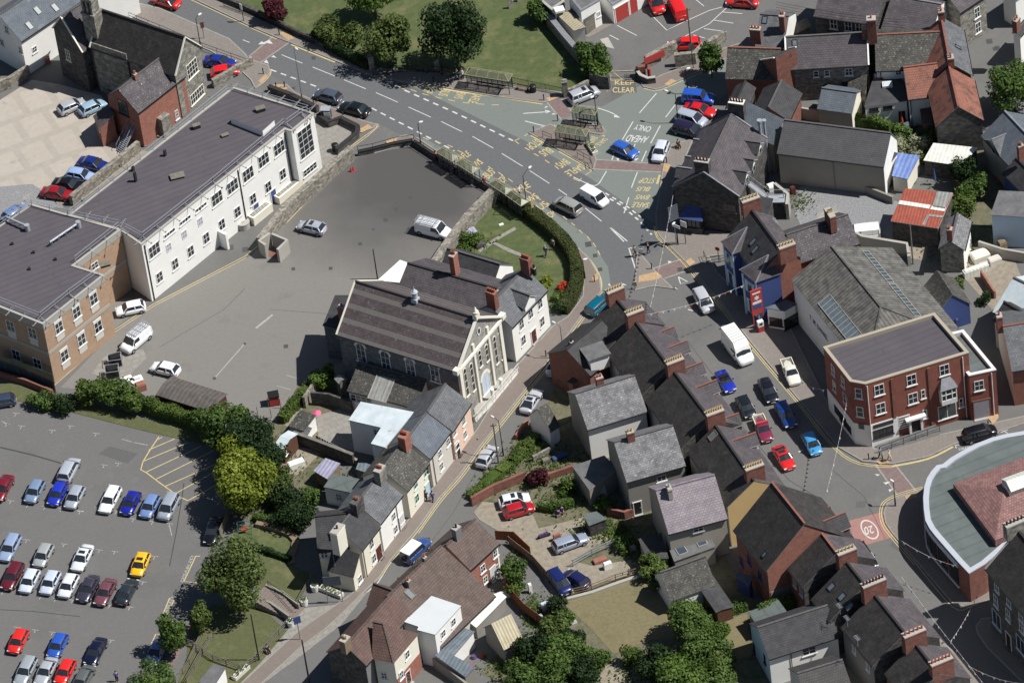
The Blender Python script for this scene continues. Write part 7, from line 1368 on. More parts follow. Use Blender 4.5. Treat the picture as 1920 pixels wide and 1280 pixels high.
for (x,y,d,t,c,l,ex) in (
(5,913,D,'saloon',(120,24,40),'dark red car cut off by the picture edge, upper row of the car park',None),
(65,919,D,'hatch',(120,140,168),'blue-grey hatchback, second from the edge in the upper row',None),
(108,924,D,'hatch',(32,52,176),'bright blue hatchback between two silver cars in the upper row',None),
(140,930,D,'hatch',(178,186,196),'silver hatchback just right of the bright blue one',None),
(129,880,(24,-46),'mpv',(190,196,206),'silver people carrier driving behind the upper row',None),
(206,935,D,'estate',(236,238,240),'white car in the upper row of the car park',None),
(245,941,D,'hatch',(26,36,150),'royal blue hatchback with black sunroof beside the white car',sunroof),
(281,947,D,'hatch',(112,138,186),'pale blue hatchback between royal blue and silver cars',None),
(316,949,D,'mpv',(170,178,190),'silver estate at the right end of the upper row',None),
(18,1025,D,'estate',(142,160,190),'pale blue estate near the edge in the second row',None),
(81,1039,D,'hatch',(178,182,182),'silver-grey hatchback alone in the second row',None),
(154,1044,D,'saloon',(218,222,226),'whitish saloon with sunroof in the second row',sunroof),
(263,1056,(-20,46),'hatch',(250,188,24),'bright yellow hatchback with black sunroof',sunroof),
(23,1078,D,'estate',(98,28,40),'dark maroon estate at the left of the third row',None),
(55,1087,D,'hatch',(206,214,228),'very pale silver hatchback beside the dark maroon estate',None),
(94,1090,D,'hatch',(194,204,220),'pale silver hatchback, middle of three in the third row',None),
(128,1096,D,'hatch',(220,224,230),'near-white hatchback beside the dark saloon',None),
(165,1101,D,'saloon',(66,62,78),'dark grey saloon in the third row',None),
(197,1108,D,'saloon',(112,66,76),'dull maroon saloon in the third row',None),
(238,1107,(24,-46),'saloon',(46,58,64),'dark green saloon parked tail out behind the yellow hatchback',None),
(34,1200,D,'hatch',(220,42,34),'red hatchback at the left in the fourth row',None),
(108,1208,D,'hatch',(44,86,180),'mid blue hatchback in the fourth row',None),
(179,1219,D,'saloon',(22,28,56),'navy saloon in the fourth row',None),
(48,1255,D,'estate',(172,180,186),'silver estate in the bottom row nearest the edge',None),
(86,1256,D,'saloon',(188,192,198),'silver saloon beside the bottom red hatchback',None),
(122,1257,D,'hatch',(224,40,36),'red hatchback in the bottom row',None),
(158,1266,(24,-46),'hatch',(104,108,106),'grey hatchback at the right of the bottom row',None),
(293,1220,(-22,46),'saloon',(116,138,196),'light blue saloon under the small tree by the fence',None),
(399,993,(-14,46),'saloon',(20,21,26),'black saloon in the shade of the golden tree',None),
(1,751,(-46,8),'hatch',(60,72,96),'dark blue car at the very edge beside the grass strip',None)):
 car(x,y,*d,t,c,l,group=G1,extra=ex)
G2='cars in the school yards'
for (x,y,d,t,c,l,ex,nm,ct) in (
(245,577,(-50,11),'hatch',(244,246,248),'white coupe parked against the tan brick wall',None,'parked_car','car'),
(255,637,(-38,32),'van',(240,242,244),'white van with blue-grey ladders on its roof rack near the tan brick school',ladder_rack,'parked_van','van'),
(310,690,(-49,-12),'hatch',(238,240,240),'white hatchback alone in the lower yard',None,'parked_car','car'),
(584,425,(-48,-11),'hatch',(178,184,196),'silver hatchback with sunroof beside the bin store',sunroof,'parked_car','car'),
(812,430,(58,15),'van',(242,243,244),'white van with ladders parked near the green garden',ladder_rack,'parked_van','van'),
(134,198,(40,-17),'hatch',(186,190,196),'silver hatchback in front of the old stone school',None,'parked_car','car'),
(173,200,(37,-17),'hatch',(150,176,196),'pale blue hatchback beside the brick lean-to',None,'parked_car','car'),
(175,306,(42,10),'saloon',(22,42,120),'navy blue saloon nearest the steel stair',None,'parked_car','car'),
(150,327,(42,8),'hatch',(150,174,214),'pale blue car second in the row by the stone wall',None,'parked_car','car'),
(128,345,(42,8),'saloon',(24,24,30),'black saloon in the row by the stone wall',None,'parked_car','car'),
(107,361,(42,6),'saloon',(148,22,34),'dark red saloon at the end of the row by the stone wall',None,'parked_car','car'),
(28,398,(32,-22),'hatch',(104,128,172),'blue-grey car half hidden behind the flat roof edge',None,'parked_car','car'),
(411,115,(40,6),'saloon',(28,44,130),'dark blue car behind the stone gable',None,'parked_car','car'),
(421,133,(40,-7),'hatch',(218,24,28),'bright red hatchback beside the stone gable',None,'parked_car','car')):
 car(x,y,*d,t,c,l,ct,nm,G2,extra=ex)
G3='cars on the streets'
for (x,y,d,t,c,l,ex,nm,ct) in (
(311,1,(-45,-15),'saloon',(196,36,34),'red car driving at the top edge of the main road',None,'car','car'),
(615,179,(-48,-13),'hatch',(84,92,108),'dark grey hatchback parked on the main road, left of two',None,'parked_car','car'),
(665,203,(-48,-13),'saloon',(22,34,34),'black-green saloon parked on the main road, right of two',None,'parked_car','car'),
(1094,177,(38,-15),'mpv',(190,194,200),'silver people carrier by the churchyard gate pier',sunroof,'car','car'),
(1171,280,(38,17),'hatch',(44,92,180),'mid blue hatchback waiting at the brick crossing',None,'car','car'),
(1238,282,(-14,36),'hatch',(206,210,222),'pale silver hatchback stopped beside the corner shop pavement',None,'car','car'),
(1309,183,(48,4),'suv',(34,84,180),'bright blue off-roader at the end of the parking bay row',None,'parked_car','car'),
(1311,205,(46,10),'saloon',(200,26,32),'red saloon between the blue and silver ones near the corner shop',None,'parked_car','car'),
(1296,222,(46,14),'mpv',(184,192,208),'silver people carrier in the bays by the corner shop',None,'parked_car','car'),
(1290,243,(46,12),'mpv',(40,34,66),'dark purple car half in the shade of the corner shop',None,'parked_car','car'),
(1064,385,(-42,-21),'mpv',(166,166,160),'silver-gold people carrier driving past the bus stops',None,'car','car'),
(1115,369,(38,22),'van',(244,245,246),'small white van driving into the bend',None,'van','van '),
(1124,568,(36,-32),'estate',(0,92,116),'teal estate half hidden behind the terrace roof',None,'car','car'),
(1319,563,(22,38),'mpv',(204,206,210),'silver people carrier entering the high street',None,'car','car'),
(1360,713,(20,34),'cabrio',(24,44,160),'small blue open-topped sports car',softtop,'parked_car','car'),
(1440,730,(17,36),'saloon',(24,28,40),'dark navy saloon driving up the high street',None,'car','car'),
(1398,761,(20,36),'hatch',(30,36,44),'black hatchback parked behind the maroon truck',None,'parked_car','car'),
(1430,802,(18,42),'pickup',(120,40,66),'maroon recovery truck with orange beacon bar',bed,'parked_truck','truck'),
(1473,776,(20,38),'estate',(24,60,132),'dark blue estate driving up the high street',None,'car','car'),
(1522,830,(20,38),'hatch',(64,146,200),'sky blue hatchback in the middle of the high street',None,'car','car'),
(1469,856,(24,38),'coupe',(206,34,34),'red coupe with black sunroof at the end of the parked line',sunroof,'parked_car','car'),
(1482,696,(16,38),'pickup',(222,220,208),'cream pickup truck parked at the kerb opposite the shops',bed,'parked_truck','truck'),
(1837,811,(46,-13),'mpv',(20,22,32),'black people carrier by the disabled bay lettering',None,'parked_car','car'),
(1622,1041,(26,38),'estate',(26,28,32),'black car half hidden behind the lower terrace chimneys',None,'parked_car','car'),
(1043,681,(17,-36),'saloon',(164,176,194),'silver-blue saloon furthest up the lower road',None,'parked_car','car'),
(996,750,(22,-36),'coupe',(200,202,208),'silver coupe with black glass roof on the lower road',sunroof,'parked_car','car'),
(913,854,(22,-34),'hatch',(196,198,204),'silver hatchback beside the telegraph pole on the lower road',None,'parked_car','car'),
(779,1030,(34,-32),'suv',(48,76,132),'blue off-roader with white hard top on the lower road',None,'parked_car','car'),
(964,936,(42,-9),'hatch',(220,224,230),'white hatchback in the sandy yard',sunroof,'parked_car','car'),
(972,954,(42,-12),'hatch',(176,22,34),'dark red hatchback in the sandy yard',None,'parked_car','car'),
(1069,1015,(44,-16),'estate',(158,168,186),'silver-blue estate beside the garden shed',None,'parked_car','car'),
(1049,1090,(26,34),'mpv',(24,36,92),'dark blue people carrier by the board fence',None,'parked_car','car'),
(1080,1084,(-34,-22),'hatch',(28,30,78),'dark blue hatchback with its tail to the lawn',None,'parked_car','car'),
(1617,438,(-46,5),'van',(240,240,236),'white van in the gravel yard behind the pale wall',None,'parked_van','van'),
(1270,16,(-18,-38),'van',(216,34,34),'red post van by the red doors',None,'parked_van','van'),
(1229,4,(16,36),'van',(204,30,30),'red post van at the top edge beside the white building',None,'parked_van','van'),
(1283,82,(-52,4),'estate',(222,28,30),'bright red car beside the stone boundary wall',None,'parked_car','car'),
(1392,2,(-52,-4),'saloon',(196,44,40),'red saloon at the top edge of the post yard',None,'parked_car','car')):
 o=car(x,y,*d,t,c,l,ct.strip(),nm,G3,extra=ex,scale=.88 if ct=='van ' else 1)
 if 'off-roader with white' in l:
  m=MB();m.box((-.75,0,1.68),(2.5,0,0),(0,1.45,0),(0,0,.12));m.build('hard_top','white').parent=o
  m=MB();m.tube((-2.3,0,1.0),(-2.12,0,1.0),.36,n=14);m.build('spare_wheel','rubber').parent=o
 if 'recovery' in l:m=MB();m.box((-.15,0,1.52),(.3,0,0),(0,1.5,0),(0,0,.12));m.build('beacon_bar','redpaint').parent=o
o=car(1384,656,30,38,'van',(238,240,242),'big white high-roofed van in the high street','van','van',G3,extra=hitop,scale=1.18)
TG_='trees and tall shrubs'
for x,y,r,h,mt,l,n,sd in (
(516,17,1.8,4.2,'leaf_purple','small round purple-leaved tree on the churchyard lawn',2200,1),(618,55,2.3,3.6,'leaf_olive','olive green shrub left of the churchyard trees',2200,2),(652,66,2.0,3.4,'leaf_olive','olive shrub between the two churchyard trees',1800,3),
(725,72,3.3,8.0,'leaf_olive','broad olive green churchyard tree beside the gate pier',5200,4),(850,58,4.2,11.5,'leaf_dark','tall very dark evergreen in the churchyard',8000,5),(698,-6,3.6,7.5,'leaf_bright','bright green tree cut off by the top edge',5000,6),
(1012,20,1.8,3.8,'leaf_mid','small dark green tree at the lawn corner',2200,1),(1098,94,1.5,4.0,'leaf_mid','bush at the upper end of the clump by the gate',1500,7),(1113,112,2.2,4.8,'leaf_mid','largest leafy bush by the yard gate',2800,2),(1126,130,1.6,3.6,'leaf_bright','bright green bush nearest the yard gate',1500,3),
(1331,107,1.75,5.8,'leaf_mid','neat round street tree at the stone wall',2600,9),
(172,727,2.3,3.8,'leaf_hedge','bright bush nearest the tan school corner',2400,1),(199,733,2.0,3.6,'leaf_hedge','bright bush behind the oil tanks',2000,2),(226,741,2.2,3.7,'leaf_mid','green bush by the white packaging',2200,3),(249,749,1.9,3.2,'leaf_hedge','bush at the corner of the low ribbed hut',1800,7),
(68,747,1.7,2.2,'leaf_mid','low round shrub on the grass strip, leftmost',1500,5),(93,749,1.6,2.2,'leaf_mid','low round shrub on the grass strip, middle',1300,6),(121,751,2.0,2.6,'leaf_dark','low dark shrub on the grass strip, by the wall end',1800,8),
(392,782,2.4,4.5,'leaf_mid','green tree behind the red-ended hut',2600,1),(428,800,3.4,6.5,'leaf_mid','big green tree where hedge meets the gardens',5000,2),(473,820,3.4,7.0,'leaf_dark','dark green tree behind the golden one',5000,3),(497,850,2.6,6.0,'leaf_dark','dark green tree nearest the brown garden hut',3200,4),
(440,860,2.6,6.6,'leaf_gold','smaller golden-leaved tree top above the car park',4200,5),(461,903,4.0,8.4,'leaf_gold','big golden-leaved tree above the car park',7500,6),(515,905,2.6,4.6,'leaf_olive','olive tree among the cottage gardens',3000,7),(540,930,2.2,3.6,'leaf_dark','dark bush among the garden toys',2000,8),(562,963,2.4,3.8,'leaf_dark','dark bush beside the cream rear wing',2400,9),(525,968,2.0,3.0,'leaf_dark','dark bush above the curved garden steps',1800,1),(582,925,1.5,2.6,'leaf_mid','bush beside the green felt roof',1300,2),
(433,1078,4.4,9.0,'leaf_olive','big round green tree beside the car park',8500,3),(371,1152,1.5,5.6,'leaf_olive','slim small tree by the timber fence, upper of two',1800,4),(321,1187,1.9,6.0,'leaf_mid','small tree over the light blue saloon',2400,5),(287,1268,2.6,3.6,'leaf_mid','bush at the bottom edge by the car park',2600,6),
(603,703,1.9,3.2,'leaf_bright','bright bush at the corner of the yard by the chapel hall',2000,7),
(1292,1158,3.3,6.4,'leaf_mid','broad tree at the edge of the dry lawn',5200,8),(1335,1185,2.6,5.0,'leaf_bright','bright tree beside the long brown shed roof',3200,9),(1345,1225,2.8,5.2,'leaf_mid','green tree beside the white cottage',3400,1),(1300,1215,2.9,5.6,'leaf_mid','middle tree of the garden wood',3600,2),
(1278,1262,3.6,6.5,'leaf_bright','bright tree at the bottom edge of the garden wood',5200,3),(1228,1245,2.8,5.4,'leaf_dark','dark tree at the bottom of the garden wood',3400,4),(1187,1226,1.8,3.2,'leaf_hedge','light green bush at the lawn foot',1600,6),(1340,1268,2.8,4.6,'leaf_mid','tree at the bottom edge towards the white cottage',3200,8),
(1040,1180,2.5,5.0,'leaf_olive','olive tree left of the dry lawn',3000,7),(1073,1198,2.1,4.4,'leaf_dark','dark bluish tree at the lawn corner',2600,8),(1115,1234,2.3,4.4,'leaf_mid','green tree below the lawn corner',2600,9),(1062,1222,3.0,5.6,'leaf_mid','big leafy tree in the bottom garden wood',4000,1),(1000,1222,2.8,5.0,'leaf_dark','dark leafy tree beside the ribbed garage',3400,2),(1030,1262,3.0,5.6,'leaf_mid','leafy tree at the bottom edge',4000,3),(975,1268,2.8,5.0,'leaf_mid','leafy tree above the grass corner',3200,4),(1090,1262,2.6,4.8,'leaf_dark','dark tree at the bottom edge by the bare earth',2800,5),
(964,1072,1.7,3.8,'leaf_mid','slender tree behind the red brick house',1800,6),(962,1100,1.5,2.6,'leaf_hedge','yellowish bush in the narrow garden',1300,7),(1050,1135,1.6,3.0,'leaf_dark','dark bush beside the dark blue people carrier',1500,1),(1062,1160,1.5,3.0,'leaf_mid','bush between lawn and long board fence',1300,3),
(1221,1062,1.9,3.2,'leaf_hedge','leafy clump beside the stone-slated outhouse',2000,8),(1233,1092,1.5,2.8,'leaf_mid','smaller leafy clump below the outhouse',1300,9),(1003,893,1.6,3.0,'leaf_purple','dark purple shrub above the two yard cars',1500,1),(1062,912,1.2,2.2,'leaf_bright','bright shrub in the terraced back garden',900,2),(1130,945,1.3,2.0,'leaf_bright','green bush by the concrete steps',1000,3),(1172,1018,1.4,2.2,'leaf_mid','weedy bush beside the low tiled roof',1000,4),
(1900,158,3.6,7.4,'leaf_mid','large tree on the side street at the right edge',6000,5),(1806,322,1.7,4.6,'leaf_dark','dark conifer in the pub garden',2200,6),(1828,345,1.8,3.8,'leaf_mid','green bush beside the dark conifer',1800,7),(1803,382,1.9,3.4,'leaf_hedge','leafy bush above the rusty shed',2000,8),(1812,362,1.5,3.2,'leaf_mid','leafy bush in the middle of the overgrown garden',1400,9),
(1692,268,1.6,2.6,'leaf_white','white-flowering shrub, left of two',1500,1),(1722,272,1.6,2.6,'leaf_white','white-flowering shrub, right of two',1500,2),(1690,250,1.6,2.8,'leaf_mid','green bush behind the white-flowering shrubs',1400,3),(1742,258,1.3,2.6,'leaf_hedge','green bush beside the cream ribbed roof',1200,4),(1772,225,1.6,3.6,'leaf_mid','ivy bush against the orange-roofed gable',1600,5),(1756,244,1.4,3.0,'leaf_mid','ivy mound at the foot of the orange-roofed house',1200,6),
(1575,328,1.6,2.4,'leaf_dark','ivy bush against the beige workshop wall',1500,7),(1556,223,.9,1.6,'leaf_mid','small round bush in the walled yard',700,8),(1792,527,1.2,2.0,'leaf_hedge','round bush behind the blue gable',900,9),(1846,560,1.1,1.8,'leaf_dark','dark bush in the narrow strip by the brick wall',700,1),
(880,452,1.8,2.2,'leaf_bright','bright straggly bush by the cold frame',1600,2),(1047,553,1.0,1.4,'leaf_mid','green shrub beside the white double-fronted house',700,3),(1058,538,.9,1.3,'petal_red','shrub with red flowers inside the curved hedge',600,4),(1026,528,1.0,1.3,'leaf_gold','yellow-green shrub on the white house lawn',600,5),(1050,572,1.2,1.7,'leaf_dark','dark round shrub at the garden corner',800,6),(937,368,.8,1.2,'leaf_mid','small shrub at the top of the green garden',400,7)):
 if y > 1140 and x > 950:r *=.86;h *=.92
 if h < 3.1:bush(x,y,r,h,l,mt,TG_,sd,n)
 else:tree(x,y,r,h,l,mt,n=n,seed=sd,leaf=.3 if r < 3 else .34,group=TG_,clear=.3 if h < 5 else None)
hedge('948,374 975,393 1002,412 1030,434 1056,458 1074,482 1083,508 1083,535 1074,562 1058,586',1.6,1.7,'clipped curved hedge round the white house garden','leaf_clip',leaf=.16,dens=110,lumpy=.03,seed=3)
hedge('262,765 300,778 345,792 385,805',1.5,2.0,'ivy-clad hedge running past the low ribbed hut','leaf_hedge',seed=4);hedge('530,792 560,758 598,712',1.2,1.5,'leafy hedge beside the red cabin yard','leaf_hedge',seed=5);hedge('590,72 620,95 655,112 690,130',.9,1.5,'dark hedge along the churchyard wall','leaf_dark',seed=6)
hedge('886,936 905,918 935,892 960,872 985,845 1005,822',1.6,1.0,'overgrown verge hedge above the brick retaining wall','leaf_hedge',seed=7,lumpy=.3,leaf=.22);hedge('1290,1150 1345,1158 1400,1142',1.0,1.3,'leafy hedge below the long brown shed','leaf_mid',seed=8);hedge('1425,1168 1465,1152 1505,1138',.9,2.6,'ivy strip behind the white cottage roof','leaf_bright',seed=9)
hedge('1598,233 1630,238 1668,248',1.1,1.8,'leafy hedge on the workshop yard wall','leaf_hedge',seed=10);hedge('1730,306 1760,312 1795,318',1.0,1.4,'clipped hedge in front of the cream ribbed roof','leaf_hedge',seed=11);hedge('1010,955 1040,960 1075,948',.8,1.2,'dark ivy hedge behind the seated pair','leaf_mid',seed=12)
hedge('480,975 520,985 560,990',.8,1.0,'low hedge above the small curved lawn','leaf_mid',seed=13);hedge('1795,420 1800,400 1806,385',1.1,1.8,'ivy growing beside the rusty shed','leaf_hedge',seed=15);hedge('485,1030 515,1042 545,1052',.7,.8,'ragged low hedge below the small lawn','leaf_dark',seed=16)
rnd=random.Random(5);v=[];f=[]
for (x,y,rx,ry,n) in ((1000,850,40,25,500),(930,895,30,22,500),(1060,880,60,35,500),(1130,990,60,30,700),(1060,935,60,22,500),(520,880,60,60,700),(500,960,60,25,400),(640,905,40,30,250),(1780,460,60,40,350),(1500,380,30,20,200),(1000,1150,25,40,500),(960,1060,20,50,300),(1200,1040,30,30,300),(1150,1000,40,20,300),(1240,1265,120,25,700),(1700,255,50,20,400),(880,455,50,20,250),(1660,345,70,8,250),(960,1250,60,25,500),(990,875,60,60,400)):
 for i in range(n):
  p=G(x+rnd.gauss(0,.5)*rx,y+rnd.gauss(0,.5)*ry,.06);s=rnd.uniform(.12,.38);q=Vector((rnd.uniform(-1,1),rnd.uniform(-1,1),rnd.uniform(.2,.9))).normalized();r=q.orthogonal();b=len(v);p=p+Vector((0,0,rnd.uniform(0,.25)))
  v+=[p-q*s*.5,p+r*s*.4,p+q*s*.5,p-r*s*.4];f.append((b,b+1,b+2,b+3))
me=bpy.data.meshes.new('weeds');me.from_pydata([tuple(a) for a in v],[],f);me.materials.append(MATS['leaf_hedge']);o=bpy.data.objects.new('weeds',me);COL.objects.link(o);o['kind']='stuff';o['label']='weeds and low garden plants in the back gardens';o['category']='weeds'
for a,b,d,l in (((884,154),(962,166),(-8,11),'long glazed bus shelter by the churchyard railing'),((1081,225),(1122,231),(-6,10),'bus shelter on the smaller traffic island'),((1050,261),(1106,270),(-6,11),'bus shelter on the larger traffic island'),
    ((823.5,311),(852,327),(10,-9),'first bus shelter of four above the yard, furthest up the road'),((860,332),(889,350),(11,-9),'second bus shelter of the four above the yard'),((923,371),(951,389),(10,-9),'third bus shelter of the four, at the garden wall'),((954,392),(980.6,411),(10,-9),'last bus shelter of the four, next to the tall lamp')):
 shelter(a,b,*d,l)
BG='black bollards on the pavements'
for x,y,l in ((524,66,'near the upper crossing'),(494,139,'at the pavement tip by the stone school'),(534,164,'beside the low dark parapet'),(518,166,'nearest the street lamp by the school corner'),(588,194,'beside the exchange cabinet'),(675,246,'on the corner of the school lane'),(727,140,'in the tree shade by the churchyard'),(813,154,'left of the long bus shelter'),(1020,188,'at the churchyard crossing'),(1046,226,'at the tip of the smaller island'),(1001,248,'at the tip of the larger island'),(1250,305,'by the silver hatchback'),(1305,162,'in front of the street tree'),(1222,504,'on the triangular island'),(1115,528,'on the bend opposite the island'),(1024,668,'in front of the white double-fronted house'),(1629,861,'in front of the office'),(1853,800,'beside the black people carrier'),(1300,428,'under the corner shop sign')):
 post(x,y,.95,'black bollard '+l,group=BG)
lamp(567,188,8.8,6,4,'tall slim grey lamp column opposite the school entrance',arm=.5);lamp(830,137,6.8,-10,12,'street lamp standing against the dark evergreen','darkmetal');lamp(790,277,4.0,6,-2,'short black lamp at the railing corner','black',.4);lamp(990,403,6.6,14,-14,'black lamp with long arm beside the last bus shelter','black',1.6);lamp(1121,237,5.0,-6,4,'green lamp column on the smaller island','darkmetal',.4)
lamp(1290,176,3.9,5,-2,'short black lamp by the bright blue off-roader','black',.4);lamp(1272,231,4.9,-22,-5,'black lamp with arm over the parking bays','black',1.3);lamp(1058,672,5.4,-14,-6,'grey lamp beside the dark terrace wing',arm=1.0);lamp(944,854,5.8,-12,-6,'lamp beside the wooden telegraph pole','darkmetal',1.0);lamp(634,1096,5.6,12,3,'lamp behind the blue notice board',arm=.9);lamp(1679,949,3.9,-3,-2,'short black lamp on the curved kerb','black',.3);lamp(377,92,5.2,8,-6,'lamp on the far pavement of the main road','darkmetal',.8);lamp(1885,230,4.6,-8,-6,'lamp at the right edge beside the blue-grey roof','greypole',.8)
lamp(1097,523,3.0,6,-2,'small lamp at the hedge on the bend','black',.3);lamp(1271,458,3.6,-6,6,'black post with lamp before the corner shop','black',.4)
pole(935,868,6.6,'wooden telegraph pole on the lower road');pole(708,523,5.0,'thin dark pole standing behind the chapel','pole','pole','darkmetal',.09,arms=False);pole(1712,495,6.4,'wooden pole behind the market hall',arms=False);pole(1297,95,7.2,'wooden telegraph pole beside the bright red car');pole(486,1237,7.6,'dark pole beside the timber fence','pole','pole','darkmetal',.1,arms=False);pole(581,1284,7.5,'black pole at the bottom edge of the lower road','pole','pole','darkmetal',.12,arms=False);pole(1540,30,7.5,'telegraph pole at the top between the cottages')
def wire(a,b,sag,label,r=.02):
 A,B=G(*a),G(*b);m=MB();n=14;q=[A+(B-A)*i/n-Vector((0,0,sag*4*(i/n)*(1-i/n))) for i in range(n+1)]
 for p,s in zip(q,q[1:]):m.tube(p,s,r,n=4,cap=False)
 solo('overhead_wire',m,'black',label,'wire','overhead wires')
for k in range(4):wire((1297+k*2,14+k*3,7),(1530,-52+k*4,7.2),.6,'overhead wires between the telegraph poles at the top') if 0 else wire((1455,4+k*5,8),(1700,38+k*5,8),.4,'one of four parallel wires over the shaded back yard')
def bunting(a,b,za,zb,label,sag=.5,n=None):
 A,B=G(*a,za),G(*b,zb);L=(B-A).length;n=n or min(60,int(L/.75));o=empty('bunting',((A.x+B.x)/2,(A.y+B.y)/2,0),label,'bunting','bunting over the streets');pt=lambda t:A+(B-A)*t-Vector((0,0,sag*4*t*(1-t)));m=MB()
 for i in range(n):m.tube(pt(i/n),pt((i+1)/n),.012,n=4,cap=False)
 m.build('string','pvc',o);d=(B-A).normalized()
 for i in range(n):
  p=pt((i+.5)/n);m=MB();q=[p-d*.19,p+d*.19,p+Vector((.04*(i % 3-1),.03,-.42))];t=d.cross(Vector((0,0,1))).normalized()*.008
  m.faces([v+t for v in q]+[v-t for v in q],[(0,1,2),(5,4,3),(0,3,4,1),(1,4,5,2),(2,5,3,0)]);m.build('flag',['pvc','redpaint','pvc','royalblue','pvc','paint_edge'][i % 6],o)
bunting((1262,366),(1219,576),6.5,8.0,'bunting from the corner shop to the terrace at the fork');bunting((1216,589),(1396,534),8.0,6.5,'bunting from the terrace to the blue building');bunting((1590,741),(1550,922),7.5,6.5,'bunting from the office corner to the brick house');bunting((1500,712),(1548,730),6.0,6.5,'short bunting ending at the office side wall');bunting((1690,1013),(1792,1060),5.8,4.6,'bunting crossing to the curved building');bunting((1837,1104),(1782,1202),4.8,6.0,'bunting dropping from the brick end of the curved building');bunting((1815,1247),(1912,1280),6.0,6.5,'bunting at the bottom right over the shaded street')
bunting((1690,1080),(1860,1300),5.2,5.2,'bunting hung along the fronts of the lowest terrace',.3)
fence('700,142 760,135 830,138 890,147 960,158 1055,178',1.2,'black iron railing along the churchyard','railing','railing','iron','black',z=.12,step=2.6);fence('420,12 480,34 545,62 590,84',1.0,'dark railing above the main road hedge','railing','railing','iron','black',z=.1,step=2.6);fence('236,32 300,58 380,92 462,121',1.0,'grey railing along the pavement behind the stone school','railing','railing','handrail','darkmetal',z=.12)
wall('395,-8 480,28 560,68 605,88 690,128',.8,'dark stone wall below the churchyard hedge',.4,'stone_dark',cap='stone_dark');wall('1058,182 1075,178 1105,163',1.2,'low stone wall beside the churchyard gate',.4,'stone_wall')
for x,y,l in ((698,132,'stone gate pier in the shade of the olive tree'),(820,132,'stone gate pier beside the street lamp'),(1061,180,'stone gate pier at the end of the churchyard railing')):
 c=G(x,y,0);m=MB();m.box(c,(.7,0,0),(0,.7,0),(0,0,2.4));m.box(c+Vector((0,0,2.4)),(.8,0,0),(0,.8,0),(0,0,.15));m.box(c+Vector((0,0,2.55)),(.4,0,0),(0,.4,0),(0,0,.2));solo('gate_pier',m,'stone',l,'pier','stone gate piers')
wall('672,292 700,286 740,276 775,270',.7,'low dark wall under the railing at the top of the yard',.35,'stone_dark',cap='ridge_dark');fence('672,288 700,283 740,272 777,266',1.2,'black railing at the top end of the yard','railing','railing','handrail','black',z=.3,step=2.0)
wall('777,272 815,297 860,324 905,350 936,368',.7,'low dark wall behind the bus shelters',.35,'stone_dark',cap='ridge_dark');fence('777,268 815,293 860,320 905,346 934,362',1.1,'black railing behind the bus shelters','railing','railing','handrail','black',z=.5,step=2.0)
fence('1083,293 1107,306 1111,315',1.1,'black guard rail at the end of the larger island','railing','railing','handrail','black',z=.12,step=1.2);fence('1018,257 1035,264',1.0,'short black guard rail by the island shelter','railing','railing','handrail','black',z=.12,step=1.0);fence('1122,236 1129,247',1.0,'short black rail on the smaller island','railing','railing','handrail','black',z=.12,step=.6)
fence('1320,482 1326,495 1375,486',1.0,'black railing before the blue building','railing','railing','handrail','black',z=.12)
fence('330,1280 356,1245 380,1190 392,1165',1.0,'timber rail fence beside the slim trees','timber_fence','fence','rail');fence('350,1280 380,1225 400,1195',1.0,'second timber rail fence climbing from the bottom edge','timber_fence','fence','rail');fence('345,1205 362,1212 400,1238 450,1256 480,1240 545,1165',1.0,'timber rail fence along the lower grass bank','timber_fence','fence','rail');fence('558,1136 575,1105 590,1078',1.0,'timber rail fence beside the end cottage','timber_fence','fence','rail')
fence('414,1010 425,985 432,962',1.6,'board fence between car park and small lawn','timber_fence','fence','board','timber_grey');fence('1073,1117 1110,1108 1155,1090 1205,1075',1.2,'timber post and rail along the dry lawn','timber_fence','fence','rail','timber');fence('1075,1062 1110,1042 1165,1018',1.2,'galvanised tube fence across the sandy yard','tube_fence','fence','rail','galv')
wall('1056,1126 1110,1112 1160,1094 1207,1078',.3,'pale kerb wall at the top of the dry lawn',.4,'concrete','low_wall')
fence('1545,190 1600,195',1.2,'grey fence in the walled yard','fence','fence','board','timber_grey');fence('955,1020 1000,1055 1040,1100',1.3,'brown board fence with rails along the sandy yard','timber_fence','fence','board','timber');fence('505,905 545,918 570,935',.9,'pale rail fence in the cottage gardens','timber_fence','fence','rail','timber_grey')
sign(629,1128,4.3,2.1,1.5,0,10,'big blue notice board on two posts by the flower trough','slate_blue',posts=2);sign(563,1198,3.8,.9,1.1,6,10,'square dark blue sign on a post in front of the tubs','royalblue')
sign(1286,457,3.8,.9,.9,-8,8,'white-backed direction sign on a black post','pvc',mat='black');sign(1272,459,3.4,1.2,.5,-8,8,'white finger sign on a black post by the corner shop','pvc',mat='black');sign(1300,128,4.2,.8,1.2,6,8,'dark board sign on a post by the street tree','stone_dark',mat='black');sign(1348,490,2.4,.6,.5,-6,8,'small red sign at the railing before the blue building','redpaint',mat='black');sign(383,72,2.8,.5,1.0,3,10,'orange road works sign at the lamp','tile_orange')
sign(457,40,3.0,.4,1.0,-8,6,'small black and white sign by the churchyard wall','pvc',mat='black');sign(1192,541,1.2,.45,.7,-3,10,'yellow and white keep-left bollard on the island tip','paint_edge');sign(1203,478,1.1,.45,.6,-3,10,'white bollard at the upper island tip','pvc');sign(1001,411,3.2,.35,1.2,8,8,'yellow bus stop flag beside the tall lamp','paint_edge',mat='black')
sign(786,128,3.0,.3,.3,3,6,'small grey finger sign in the churchyard shade','greypole')
c,n=BB.hit('e',1424,573);
